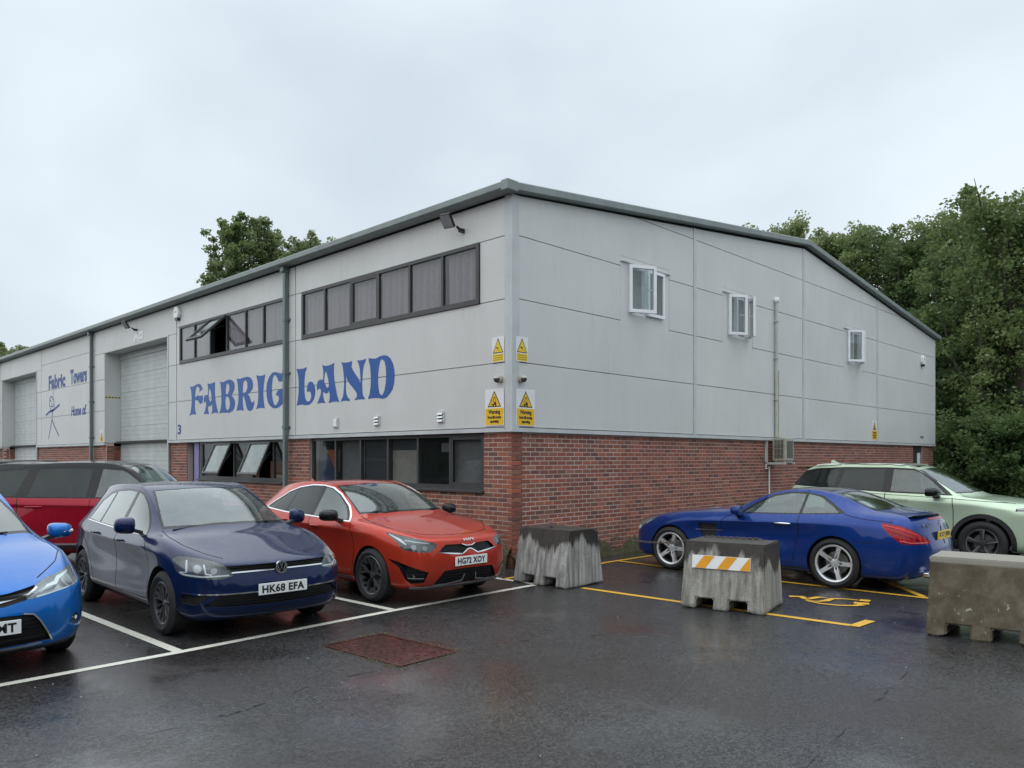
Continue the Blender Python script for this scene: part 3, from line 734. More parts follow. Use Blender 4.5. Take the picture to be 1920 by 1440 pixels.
LETTERS = [
 ([(12.0,3.69),(11.85,3.67),(11.73,3.69),(11.58,3.72),(11.43,3.72),(11.33,3.68),(11.23,3.58),(11.36,3.53),(11.44,3.49),(11.42,3.55),(11.43,3.61),(11.51,3.65),(11.58,3.66),(11.64,3.6),(11.68,3.49),(11.68,3.35),(11.62,3.4),(11.53,3.43),(11.42,3.4),(11.21,3.41),(11.23,3.34),(11.23,3.24),(11.32,3.19),(11.42,3.21),(11.51,3.28),(11.62,3.31),(11.69,3.3),(11.71,3.17),(11.68,3.02),(11.62,2.92),(11.73,2.93),(11.85,2.94),(12.04,2.9),(11.97,2.99),(11.92,3.15),(11.9,3.33),(11.92,3.49),(11.96,3.61)],[]),
 ([(10.96,3.7),(10.8,3.68),(10.64,3.69),(10.51,3.71),(10.52,3.61),(10.52,3.49),(10.51,3.35),(10.47,3.2),(10.4,3.03),(10.33,2.91),(10.54,2.93),(10.73,2.9),(10.67,3.0),(10.68,3.11),(10.71,3.15),(10.77,3.1),(10.86,3.11),(10.92,3.09),(10.9,2.99),(10.85,2.9),(11.03,2.92),(11.18,2.91),(11.08,3.01),(11.03,3.14),(11.04,3.23),(11.11,3.23),(11.16,3.19),(11.17,3.3),(11.12,3.39),(11.02,3.41),(10.93,3.4),(10.92,3.51),(10.92,3.62)],[[(10.83,3.57),(10.77,3.5),(10.72,3.37),(10.71,3.26),(10.77,3.21),(10.83,3.25),(10.88,3.32),(10.88,3.45)]]),
 ([(10.25,3.7),(10.08,3.67),(9.91,3.7),(9.75,3.72),(9.59,3.69),(9.47,3.62),(9.44,3.53),(9.47,3.44),(9.55,3.36),(9.63,3.32),(9.52,3.26),(9.44,3.18),(9.42,3.09),(9.46,3.0),(9.55,2.93),(9.72,2.89),(9.91,2.9),(10.08,2.91),(10.28,2.9),(10.2,3.01),(10.16,3.16),(10.16,3.34),(10.18,3.51),(10.21,3.64)],[[(9.8,3.63),(9.73,3.56),(9.73,3.45),(9.8,3.37),(9.86,3.36),(9.92,3.37),(9.92,3.5),(9.88,3.6)],[(9.8,3.3),(9.73,3.23),(9.69,3.12),(9.72,3.02),(9.8,2.96),(9.88,2.98),(9.93,3.06),(9.94,3.21),(9.9,3.3)]]),
 ([(9.34,3.71),(9.17,3.69),(9.01,3.71),(8.83,3.72),(8.68,3.7),(8.56,3.63),(8.51,3.52),(8.54,3.41),(8.65,3.34),(8.78,3.29),(8.71,3.26),(8.65,3.18),(8.6,3.1),(8.54,3.09),(8.5,3.1),(8.48,3.15),(8.45,3.1),(8.47,3.02),(8.53,2.93),(8.65,2.89),(8.77,2.91),(8.84,2.99),(8.89,3.12),(8.95,3.23),(9.01,3.28),(9.03,3.16),(9.01,3.01),(8.97,2.91),(9.09,2.93),(9.23,2.93),(9.36,2.92),(9.3,3.03),(9.25,3.17),(9.25,3.35),(9.28,3.53),(9.31,3.64)],[[(8.88,3.65),(8.8,3.57),(8.79,3.46),(8.86,3.36),(8.95,3.34),(9.02,3.35),(9.02,3.5),(8.98,3.61)]]),
 ([(8.36,3.72),(8.17,3.69),(8.03,3.69),(7.92,3.71),(7.96,3.61),(8.0,3.48),(8.02,3.31),(8.01,3.14),(7.98,3.01),(7.95,2.92),(8.09,2.94),(8.23,2.94),(8.36,2.92),(8.29,3.04),(8.26,3.19),(8.26,3.38),(8.29,3.55)],[]),
 ([(6.98,3.68),(7.16,3.67),(7.3,3.69),(7.46,3.73),(7.6,3.72),(7.74,3.64),(7.84,3.52),(7.88,3.36),(7.86,3.19),(7.81,3.06),(7.71,2.97),(7.57,2.91),(7.41,2.9),(7.27,2.93),(7.14,2.99),(7.03,3.08),(6.99,3.19),(7.06,3.28),(7.19,3.33),(7.33,3.31),(7.41,3.26),(7.44,3.19),(7.33,3.18),(7.3,3.11),(7.34,3.04),(7.44,2.97),(7.52,2.99),(7.58,3.09),(7.62,3.23),(7.62,3.42),(7.58,3.59),(7.52,3.66),(7.45,3.65),(7.38,3.59),(7.33,3.51),(7.26,3.49),(7.16,3.5),(7.03,3.58)],[]),
 ([(6.55,3.72),(6.39,3.71),(6.25,3.71),(6.13,3.73),(6.13,3.68),(6.18,3.63),(6.21,3.51),(6.22,3.33),(6.21,3.16),(6.19,3.08),(6.14,3.01),(6.07,2.98),(5.99,3.0),(5.94,3.08),(5.95,3.15),(6.0,3.2),(6.05,3.2),(6.1,3.18),(6.12,3.25),(6.1,3.33),(6.05,3.39),(5.98,3.41),(5.89,3.39),(5.81,3.31),(5.78,3.22),(5.79,3.11),(5.84,3.02),(5.93,2.95),(6.04,2.91),(6.14,2.91),(6.3,2.93),(6.41,2.93),(6.53,2.92),(6.52,2.97),(6.49,3.04),(6.46,3.17),(6.45,3.34),(6.46,3.51),(6.49,3.62)],[]),
 ([(5.51,3.72),(5.37,3.69),(5.2,3.7),(5.05,3.73),(5.07,3.65),(5.07,3.52),(5.05,3.38),(5.01,3.22),(4.95,3.05),(4.87,2.91),(4.98,2.93),(5.1,2.93),(5.27,2.91),(5.23,3.0),(5.23,3.1),(5.26,3.17),(5.29,3.13),(5.37,3.11),(5.43,3.14),(5.48,3.15),(5.48,3.08),(5.44,2.98),(5.38,2.91),(5.49,2.93),(5.59,2.93),(5.71,2.92),(5.64,3.01),(5.57,3.11),(5.56,3.19),(5.59,3.23),(5.64,3.24),(5.69,3.19),(5.72,3.24),(5.72,3.31),(5.69,3.39),(5.61,3.42),(5.54,3.42),(5.48,3.41),(5.47,3.52),(5.48,3.63)],[[(5.36,3.58),(5.32,3.49),(5.28,3.39),(5.26,3.28),(5.29,3.23),(5.34,3.24),(5.4,3.31),(5.44,3.37),(5.43,3.46),(5.4,3.55)]]),
 ([(4.8,3.72),(4.67,3.7),(4.55,3.7),(4.42,3.71),(4.42,3.66),(4.44,3.6),(4.39,3.53),(4.3,3.44),(4.21,3.36),(4.16,3.29),(4.13,3.25),(4.13,3.37),(4.15,3.51),(4.19,3.64),(4.25,3.71),(4.15,3.7),(4.04,3.7),(3.95,3.72),(3.95,3.67),(4.01,3.6),(4.04,3.5),(4.06,3.36),(4.07,3.21),(4.06,3.07),(4.04,3.0),(3.98,2.94),(4.0,2.92),(4.1,2.93),(4.21,2.93),(4.31,2.92),(4.33,2.94),(4.27,2.97),(4.25,3.02),(4.27,3.07),(4.37,3.16),(4.48,3.24),(4.57,3.32),(4.63,3.42),(4.63,3.3),(4.64,3.17),(4.62,3.07),(4.57,2.99),(4.5,2.95),(4.51,2.91),(4.62,2.93),(4.71,2.93),(4.81,2.92),(4.81,2.95),(4.75,3.0),(4.72,3.1),(4.7,3.25),(4.71,3.41),(4.73,3.55),(4.76,3.65)],[]),
 ([(3.86,3.72),(3.74,3.7),(3.62,3.69),(3.49,3.72),(3.36,3.73),(3.25,3.71),(3.15,3.65),(3.07,3.54),(3.03,3.42),(3.02,3.3),(3.04,3.17),(3.09,3.06),(3.17,2.99),(3.27,2.92),(3.39,2.9),(3.51,2.92),(3.64,2.93),(3.74,2.93),(3.86,2.92),(3.87,2.95),(3.82,3.02),(3.79,3.15),(3.78,3.29),(3.79,3.44),(3.81,3.57),(3.85,3.66)],[[(3.41,3.66),(3.34,3.61),(3.3,3.5),(3.29,3.36),(3.3,3.2),(3.34,3.06),(3.39,2.99),(3.44,2.97),(3.5,3.01),(3.53,3.12),(3.55,3.25),(3.54,3.4),(3.51,3.54),(3.47,3.64)]]),
]
# ================================================================ the warehouse
FX, GY = -.05, -.05                              # outer faces of the cladding
def FP(u, v, d): return (FX - d, u, v)           # long front: u runs away along y
def GP(u, v, d): return (u, GY - d, v)           # gable: u runs away along x
ROWS = [2.27, 3.32, 4.34, 5.36]; EAVE = 6.02; RIDGE_X, RIDGE_Z = 10.8, 7.22; GX1 = 21.60; FY1 = 40.0
def gable_top(x): return EAVE + (RIDGE_Z - EAVE) * (1 - abs(x - RIDGE_X) / RIDGE_X)
HOUSE = empty('warehouse', (0, 0, 0))
tag(HOUSE, 'long low warehouse with pale grey cladding, blue painted lettering and a red brick base', 'building')
def rects_minus(r, holes):
    """split rectangle r = (u0, u1, v0, v1) around the holes"""
    holes = [h for h in holes if h[3] > r[2] + 1e-6 and h[2] < r[3] - 1e-6]; us = sorted({r[0], r[1]} | {min(max(h[i], r[0]), r[1]) for h in holes for i in (0, 1)}); out = []
    for a, b in zip(us, us[1:]):
        if b - a < 1e-6: continue
        vs = [(r[2], r[3])]
        for h in holes:
            if h[0] < b - 1e-6 and h[1] > a + 1e-6:
                nv = []
                for c, d in vs:
                    if h[3] <= c or h[2] >= d: nv.append((c, d)); continue
                    if h[2] > c: nv.append((c, h[2]))
                    if h[3] < d: nv.append((h[3], d))
                vs = nv
        out += [(a, b, c, d) for c, d in vs if d - c > 1e-6]
    return out
TW1 = (.70, 6.30, 4.34, 5.36); TW2 = (7.02, 12.63, 4.34, 5.36)      # upper ribbon windows
GW1 = (.66, 6.09, 1.22, 2.20); GW2 = (7.21, 11.62, 1.22, 2.20)      # ground floor windows
DR = (11.62, 12.32, 0, 2.20); RD1 = (13.47, 18.54, 0, 5.20); RD2 = (26.20, 31.50, 0, 5.20)
GWS = [(3.07, 4.27, 4.50, 5.44), (6.82, 7.78, 4.50, 5.44), (13.60, 14.62, 4.50, 5.44)]
GDR = (19.45, 20.45, 0, 2.20)
# ---- structural wall behind everything
mb = MB()
for a, b, c, d in rects_minus((.02, FY1, 0, 5.98), [TW1, TW2, GW1, GW2, DR, RD1, RD2]): mb.box(.006, .24, a, b, c, d)
for a, b, c, d in rects_minus((.24, GX1, 0, 5.98), GWS + [GDR]): mb.box(a, b, .006, .24, c, d)
mb.add([(.24, .006, 5.98), (GX1, .006, 5.98), (RIDGE_X, .006, RIDGE_Z - .05), (.24, .24, 5.98), (GX1, .24, 5.98), (RIDGE_X, .24, RIDGE_Z - .05)], [(0, 1, 2), (5, 4, 3), (0, 3, 4, 1), (1, 4, 5, 2), (2, 5, 3, 0)])
mb.box(GX1 - .24, GX1, .25, FY1, 0, 5.9)
wall = mb.build('brick_wall', MORTAR, HOUSE, fix=False)
mb = MB().box(.3, GX1 - .3, .3, FY1 - .1, 2.25, 2.32).box(3.2, 3.3, .3, FY1, 0, 5.9).box(.25, 3.2, 6.6, 6.7, 0, 5.9).box(.3, GX1 - .3, 3.6, 3.7, 2.4, 5.9).box(.25, 3.2, 12.8, 12.9, 0, 5.9)
mb.build('inner_floor', INNER, HOUSE, fix=False)
# ---- bricks: the largest 300 in view are single objects, the rest one joined part
BH, BL, CS = .063, .213, .075
brick_full = {}
def brick_mesh(lx, ly):
    k = (round(lx, 3), round(ly, 3))
    if k not in brick_full:
        b = .003; h = BH / 2
        m = MB(); x0, x1, y0, y1 = -lx / 2, lx / 2, -ly / 2, ly / 2
        m.box(x0, x1, y0, y1, -h, h); me = m.mesh('brick'); bm = bmesh.new(); bm.from_mesh(me)
        bmesh.ops.bevel(bm, geom=bm.edges[:], offset=b, segments=1, affect='EDGES'); bm.to_mesh(me); bm.free()
        me.materials.append(BRICK); brick_full[k] = me
    return brick_full[k]
rest = MB(); singles = []
rb = random.Random(3)
def course_bricks(u0, u1, z0, z1, holes, put, start):
    n = int(round((z1 - z0) / CS))
    for i in range(n):
        zc = z0 + CS * i + BH / 2 + .005; u = u0 - (BL + .01) * (.5 if i % 2 else 0) + start
        while u < u1 - .01:
            a, b = max(u, u0), min(u + BL, u1); u += BL + .012
            segs = [(a, b)]
            for h in holes:
                if h[2] < zc < h[3]:
                    ns = []
                    for p, q in segs:
                        if h[0] >= q or h[1] <= p: ns.append((p, q)); continue
                        if h[0] - .01 > p: ns.append((p, h[0] - .0))
                        if h[1] + .0 < q: ns.append((h[1] + .0, q))
                    segs = ns
            for p, q in segs:
                if q - p > .03: put(p, q, zc)
def put_f(a, b, z):
    d = rb.uniform(-.0015, .002); singles.append((Vector((.001 - d + .0090, (a + b) / 2, z)), .013, b - a))
def put_g(a, b, z):
    d = rb.uniform(-.0015, .002); singles.append((Vector(((a + b) / 2, .001 - d + .0090, z)), b - a, .013))
NC = 29
for i in range(NC):                               # corner bricks wrap the corner
    z = CS * i + BH / 2 + .005; lx, ly = (BL, .1025) if i % 2 == 0 else (.1025, BL)
    singles.append((Vector((lx / 2 - .001, ly / 2 - .001, z)), lx, ly))
def after_corner(holes, put, u1):
    for i in range(NC):
        z0 = CS * i; s0 = (BL if i % 2 == 0 else .1025) if put is put_g else (.1025 if i % 2 == 0 else BL)
        zc = z0 + BH / 2 + .005; u = s0 + .01
        while u < u1 - .01:
            a, b = u, min(u + BL, u1); u += BL + .012; segs = [(a, b)]
            for h in holes:
                if h[2] < zc < h[3]:
                    ns = []
                    for p, q in segs:
                        if h[0] >= q or h[1] <= p: ns.append((p, q)); continue
                        if h[0] > p: ns.append((p, h[0]))
                        if h[1] < q: ns.append((h[1], q))
                    segs = ns
            for p, q in segs:
                if q - p > .03: put(p, q, zc)
after_corner([GDR], put_g, GX1)
after_corner([GW1, GW2, DR], put_f, 13.45)
course_bricks(18.56, 26.18, 0, CS * NC, [], put_f, 0); course_bricks(31.52, FY1, 0, CS * NC, [], put_f, 0)
def put_r(y):                                      # brick returns into the loading doors
    def f(a, b, z): singles.append((Vector(((a + b) / 2, y - .003, z)), b - a, .013))
    return f
course_bricks(.02, .44, 0, CS * NC, [], put_r(18.545), 0); course_bricks(.02, .44, 0, CS * NC, [], put_r(31.505), .1)
def shown(p):
    d = p - EYE; D = d.dot(FWD); u = 960 + 1464 * d.dot(RGT) / D; v = 859 - 1464 * d.z / D
    if not (0 < u < 1920): return -1
    if v > 985 and 930 < u < 1140: return -1
    if v > 905 and u < 935: return -1
    if v > 1000: return -1
    return 1 / D
order = sorted(range(len(singles)), key=lambda i: -(shown(singles[i][0]) * (1 if max(singles[i][1:]) > .17 else .1)))
keep = set(order[:300])
for i, (p, lx, ly) in enumerate(singles):
    if i in keep:
        o = bpy.data.objects.new('brick', brick_mesh(lx, ly)); COL.objects.link(o); o.parent = wall; o.location = p
    else:
        rest.box(p.x - lx / 2, p.x + lx / 2, p.y - ly / 2, p.y + ly / 2, p.z - BH / 2, p.z + BH / 2)
tag(rest.build('brickwork', BRICK, wall, fix=False), kind='stuff')
# ---- cladding panels
def panel(fn, a, b, c, d, name='wall_panel', mat=CLAD):
    g = .006; MB().prism([(a + g, c + g), (b - g, c + g), (b - g, d - g), (a + g, d - g)], fn, -.044, 0).build(name, mat, HOUSE, bevel=.004)
BAYS = [(.11, 6.58), (6.60, 7.00), (7.02, 12.86), (12.90, 13.47), (18.54, 19.46), (19.50, 25.56), (25.58, 26.20), (31.50, 32.2), (32.22, FY1)]
for a, b in BAYS:
    for c, d in zip(ROWS, ROWS[1:]):
        if (a, b) in ((12.90, 13.47), (18.54, 19.46), (25.58, 26.20), (31.50, 32.2)): d = min(d, 5.20)
        for r in rects_minus((a, b, c, d), [TW1, TW2]):
            if r[1] - r[0] > .02: panel(FP, *r)
for a, b in ((.11, 6.58), (6.60, 12.86), (19.50, 25.56), (32.22, FY1)): panel(FP, a, b, 5.36, EAVE - .04)
for a, b in ((12.90, 19.46), (25.58, 32.2)): panel(FP, a, b, 5.20, EAVE - .04)
GB = [(.11, 5.38), (5.50, 10.68), (10.80, 15.92), (16.04, GX1)]
TRIMS = [(h[0] - .22, h[1] + .20, h[2] - .24, h[3] + .11) for h in GWS]
for a, b in GB:
    rows = ROWS + [6.36, 7.4]
    for c, d in zip(rows, rows[1:]):
        if d <= 5.4:
            hs = [h for h in TRIMS if a < h[0] < b and h[2] < d and h[3] > c]
            if hs and hs[0][2] > c + .1:              # the window surround bites into the top of this panel
                h = hs[0]; g = .006
                MB().prism([(a + g, c + g), (b - g, c + g), (b - g, d - g), (h[1], d - g), (h[1], h[2]), (h[0], h[2]), (h[0], d - g), (a + g, d - g)], GP, -.044, 0).build('wall_panel', CLAD, HOUSE, bevel=.003); continue
            for r in rects_minus((a, b, c, d), TRIMS):
                if r[1] - r[0] > .02 and r[3] - r[2] > .02: panel(GP, *r)
        else:
            poly = [(a, c + .006), (b, c + .006), (b, d - .006), (a, d - .006)]
            for sgn in (1, -1):                      # keep what lies under each roof slope
                k = (RIDGE_Z - EAVE) / RIDGE_X
                hgt = lambda p: (EAVE - .03 + k * (p[0] if sgn > 0 else 2 * RIDGE_X - p[0])) - p[1]
                out_ = []
                for p, q in zip(poly, poly[1:] + poly[:1]):
                    hp, hq = hgt(p), hgt(q)
                    if hp >= 0: out_.append(p)
                    if hp * hq < 0: t_ = hp / (hp - hq); out_.append((p[0] + (q[0] - p[0]) * t_, p[1] + (q[1] - p[1]) * t_))
                poly = out_
                if len(poly) < 3: break
            if len(poly) < 3: continue
            hs = [h for h in TRIMS if h[0] < b and h[1] > a and h[3] > c] if c < 5.4 else []
            if hs:
                h = hs[0]; i0 = poly.index((a, c + .006)); poly = poly[i0:] + poly[:i0]
                poly = [poly[0], (h[0], c + .006), (h[0], h[3]), (h[1], h[3]), (h[1], c + .006)] + poly[1:]
            MB().prism(poly, GP, -.044, 0).build('wall_panel', CLAD, HOUSE, bevel=.003)
for x in (5.44, 10.74, 15.98): MB().box(x - .055, x + .055, GY - .012, -.008, 2.26, gable_top(x) - .03).build('cover_strip', TRIMM, HOUSE, bevel=.003)
MB().box(FX - .012, .105, GY - .012, -.004, 2.24, EAVE - .02).box(FX - .012, -.004, -.0039, .105, 2.24, EAVE - .02).build('corner_trim', TRIMM, HOUSE, bevel=.004)
for a, b in ((.108, 13.47), (18.54, 26.20), (31.50, FY1)): MB().box(FX - .022, .0, a, b, 2.195, 2.262).build('base_trim', TRIMM, HOUSE)
MB().box(.108, GX1 + .04, GY - .022, 0, 2.195, 2.262).build('base_trim', TRIMM, HOUSE)
MB().box(FX - .022, .1075, GY - .022, .1075, 2.195, 2.239).build('base_trim', TRIMM, HOUSE)
MB().box(GX1 - .02, GX1 + .05, GY - .01, 3, 2.24, EAVE).build('corner_trim', TRIMM, HOUSE, bevel=.004)
# ---- loading doors
def loading_door(r):
    y0, y1, z0, z1 = r
    lin_ = MB()
    for y, s in ((y0, 1), (y1, -1)):
        a, b = sorted((y, y + s * .012)); lin_.box(FX - .003, .46, a, b, 2.28 if y == y1 else 0, z1)
    lin_.box(FX - .003, .46, y0, y1, z1 - .012, z1); lin_.build('door_reveal', CLAD, HOUSE, fix=False)
    MB().box(FX - .02, FX + .02, y0 - .05, y0 + .005, 0, z1 + .02).build('door_edge_trim', TRIMM, HOUSE, bevel=.003)
    d = MB().box(.455, .50, y0 + .015, y1 - .015, .02, z1 - .02).build('loading_door', BLACK, HOUSE)
    n = 9; h = (z1 - .22) / n
    sec = MB()
    for i in range(4): sec.box(-.012 + (.004 if i else 0), .012, 0, 1, i * h / 4 + (.006 if i == 0 else .0035), (i + 1) * h / 4 - .0005)
    me = sec.mesh('door_section', fix=False); me.transform(Matrix.Diagonal((1, y1 - y0 - .06, 1, 1))); me.materials.append(DOORM)
    for i in range(n):
        o = bpy.data.objects.new('door_section', me); COL.objects.link(o); o.parent = d; o.location = (.445, y0 + .03, .03 + i * h)
    MB().box(.40, .455, y0 + .012, y1 - .012, z1 - .20, z1 - .012).build('door_header', DOORM, d)
loading_door(RD1); loading_door(RD2)
# ---- dark ribbon windows
def ribbon(r, fn, muls, wid=.05, dep=.03, skip=(), gl=None, fr=None, depth0=-.10, sash=()):
    """frame with mullions; each light gets its own pane; returns the frame"""
    u0, u1, v0, v1 = r; fr = fr or FRAMEM; mb = MB(); holes = []
    edges = [u0] + list(muls) + [u1]
    for i, (a, b) in enumerate(zip(edges, edges[1:])):
        x0 = a + (wid * 1.4 if i == 0 else wid / 2); x1 = b - (wid * 1.4 if i == len(edges) - 2 else wid / 2)
        holes.append([(x0, v0 + wid * 1.7), (x0, v1 - wid * 1.3), (x1, v1 - wid * 1.3), (x1, v0 + wid * 1.7)])
    mb.prism([(u0, v0), (u1, v0), (u1, v1), (u0, v1)], fn, depth0, dep, holes)
    w = mb.build('window', fr, HOUSE)
    for i, h in enumerate(holes):
        if i in skip: continue
        (x0, z0), (_, z1), (x1, _), _ = h; g = gl or G_BLD
        m = MB().add([fn(x0 - .01, z0 - .01, dep - .03), fn(x1 + .01, z0 - .01, dep - .03), fn(x1 + .01, z1 + .01, dep - .03), fn(x0 - .01, z1 + .01, dep - .03)], [(0, 1, 2, 3)])
        p = m.build('pane', g, w, fix=False)
        n = p.data.polygons[0].normal; out = Vector(fn(0, 0, 1)) - Vector(fn(0, 0, 0))
        if n.dot(out) < 0: p.data.flip_normals()
        if i in sash:
            f = MB(); frame(f, x0 + .002, x1 - .002, z0 + .002, z1 - .002, .045, fn, depth0 + .06, dep - .004); f.build('opening_sash', fr, w)
    return w, holes
def hung_sash(w, h, fn, ang, fr, gl, depth=0.0, thick=.045, bar=.05):
    """top-hung light pushed out at the bottom"""
    (x0, z0), (_, z1), (x1, _), _ = h; H = z1 - z0; c, s = math.cos(R(ang)), math.sin(R(ang))
    def f2(u, v, d):
        t = z1 - v
        return fn(u, z1 - t * c + d * s, depth + t * s + d * c)
    m = MB(); frame(m, x0, x1, z0, z1, bar, f2, 0, thick); sb = m.build('opening_sash', fr, w)
    p = MB().add([f2(x0 + bar, z0 + bar, .02), f2(x1 - bar, z0 + bar, .02), f2(x1 - bar, z1 - bar, .02), f2(x0 + bar, z1 - bar, .02)], [(0, 1, 2, 3)]).build('sash_pane', gl, w, fix=False)
    n = p.data.polygons[0].normal; o = Vector(f2(0, 0, 1)) - Vector(f2(0, 0, 0))
    if n.dot(o) < 0: p.data.flip_normals()
    for u in (x0 + .02, x1 - .02):
        MB().tube([fn(u, z1 - H * .25, depth), f2(u, z1 - H * .62, .0)], .008, 6).build('sash_stay', BLACK, w)
def blinds(w, holes, fn, d, which, mat=BLIND, gap_=.089, tilt=28, drop=None):
    for i in which:
        (x0, z0), (_, z1), (x1, _), _ = holes[i]; m = MB(); n = int((x1 - x0 + .04) / gap_); rr = random.Random(i * 3 + int(x0 * 10))
        for k in range(n):
            u = x0 - .01 + gap_ * (k + .5); a = R((tilt if k % 2 else tilt * .15) + rr.uniform(-8, 8)); sw = rr.uniform(-.03, .03) * (1 if rr.random() < .3 else .2)
            c, s = math.cos(a) * .045, math.sin(a) * .045; zb = (drop or z0) + .01 + rr.uniform(0, .012)
            m.add([fn(u - c + sw, zb, d - s), fn(u + c + sw, zb, d + s), fn(u + c, z1, d + s), fn(u - c, z1, d - s)], [(0, 1, 2, 3)])
        m.build('vertical_blind', mat, w, fix=False)
def screen(w, fn, a, b, c, d, dep, mat, name='roller_blind'):
    MB().prism([(a, c), (b, c), (b, d), (a, d)], fn, dep, dep + .006).build(name, mat, w)
mul = [.70 + 5.6 * k / 6 for k in range(1, 6)]
w1, h1 = ribbon(TW1, FP, [1.63, 2.55, 3.51, 4.44, 5.38], sash=(3,))
blinds(w1, h1, FP, -.07, range(6), tilt=38)
w2, h2 = ribbon(TW2, FP, [7.98, 8.85, 9.82, 10.75, 11.68], skip=(3,))
hung_sash(w2, h2[3], FP, 46, FRAMEM, glass('open_sash_glass', (.5, .5, .51), 1.1, .40, False), .01, .05, .075); blinds(w2, h2, FP, -.07, (0, 1, 2, 4, 5), tilt=38)  # strong diffuse share paints the pale reflection into this sash pane
# ground floor
g1, k1 = ribbon(GW1, FP, [1.57, 2.47, 3.38, 4.28, 5.18], .05, -.10, gl=G_GRND, depth0=-.17, sash=(0,))
PAPER = plain('sun_faded_paper', (.42, .40, .33), .9); GREYB = plain('grey_blind', (.22, .22, .21), .9); DIMB = plain('slate_blind', (.055, .06, .068), .9)
ORANGE = plain('orange_poster', (.42, .09, .03), .8); NAVYC = plain('navy_cloth', (.03, .045, .12), .9)
screen(g1, FP, k1[0][0][0] - .02, k1[0][2][0] + .02, 1.25, 2.15, -.215, GREYB)
screen(g1, FP, 2.52, 3.36, 1.25, 1.92, -.215, PAPER, 'paper_sheet'); screen(g1, FP, 2.52, 3.36, 1.925, 2.17, -.215, DIMB)
screen(g1, FP, 3.42, 4.26, 1.25, 2.15, -.215, DIMB); screen(g1, FP, 1.66, 1.95, 1.88, 2.04, -.24, GREYB, 'paper_sheet')
blinds(g1, k1, FP, -.23, (4,), GREYB, tilt=15)
MB().prism([(5.22, 1.95), (5.72, 1.95), (5.55, 1.72), (5.30, 1.45), (5.22, 1.50)], FP, -.24, -.235).build('poster', ORANGE, g1)
screen(g1, FP, 5.30, 6.05, 1.24, 1.80, -.26, NAVYC, 'poster')
g2, k2 = ribbon(GW2, FP, [7.75, 8.75, 9.70, 10.65, 11.50], .05, -.10, gl=G_GRND, depth0=-.17, skip=(1, 3))
G_SASH = glass('pale_sheen_sash_glass', (.40, .40, .41), .8, .32, False)  # reflected sky put in as a pale diffuse tone on the open panes
for i in (1, 3): hung_sash(g2, k2[i], FP, 24, FRAMEM, G_SASH, -.07)
SHELF = plain('brown_shelving', (.13, .075, .04), .8)
screen(g2, FP, 8.78, 9.66, 1.25, 2.1, -.30, SHELF, 'stock_board'); screen(g2, FP, 7.8, 8.6, 1.25, 1.7, -.5, plain('tan_board', (.32, .17, .07), .8), 'stock_board')
for nm, r in (('window_sill', GW1), ('window_sill', GW2)): MB().box(-.055, .03, r[0] - .01, r[1] + .01, r[2] - .035, r[2] + .004).build(nm, FRAMEM, HOUSE, bevel=.004)
PURPLE = plain('lilac_door_frame', (.23, .20, .42), .5)
MB().box(.05, .13, 11.70, 11.98, 0, 2.19).build('door_frame', PURPLE, HOUSE, bevel=.004)
d = MB().box(.16, .20, 11.63, 12.31, 0, 2.19).build('entrance_door', BLACK, HOUSE); MB().box(.13, .155, 12.16, 12.19, .95, 1.15).build('door_handle', ALLOY, d)
d = MB().box(.05, .09, GDR[0] + .006, GDR[1] - .006, .01, 2.19)
d = MB().box(GDR[0] + .006, GDR[1] - .006, .05, .09, .01, 2.19).build('side_door', FRAMEM, HOUSE); MB().box(20.0, 20.3, .036, .0485, 1.55, 1.95).build('door_notice', PLATEW, d)
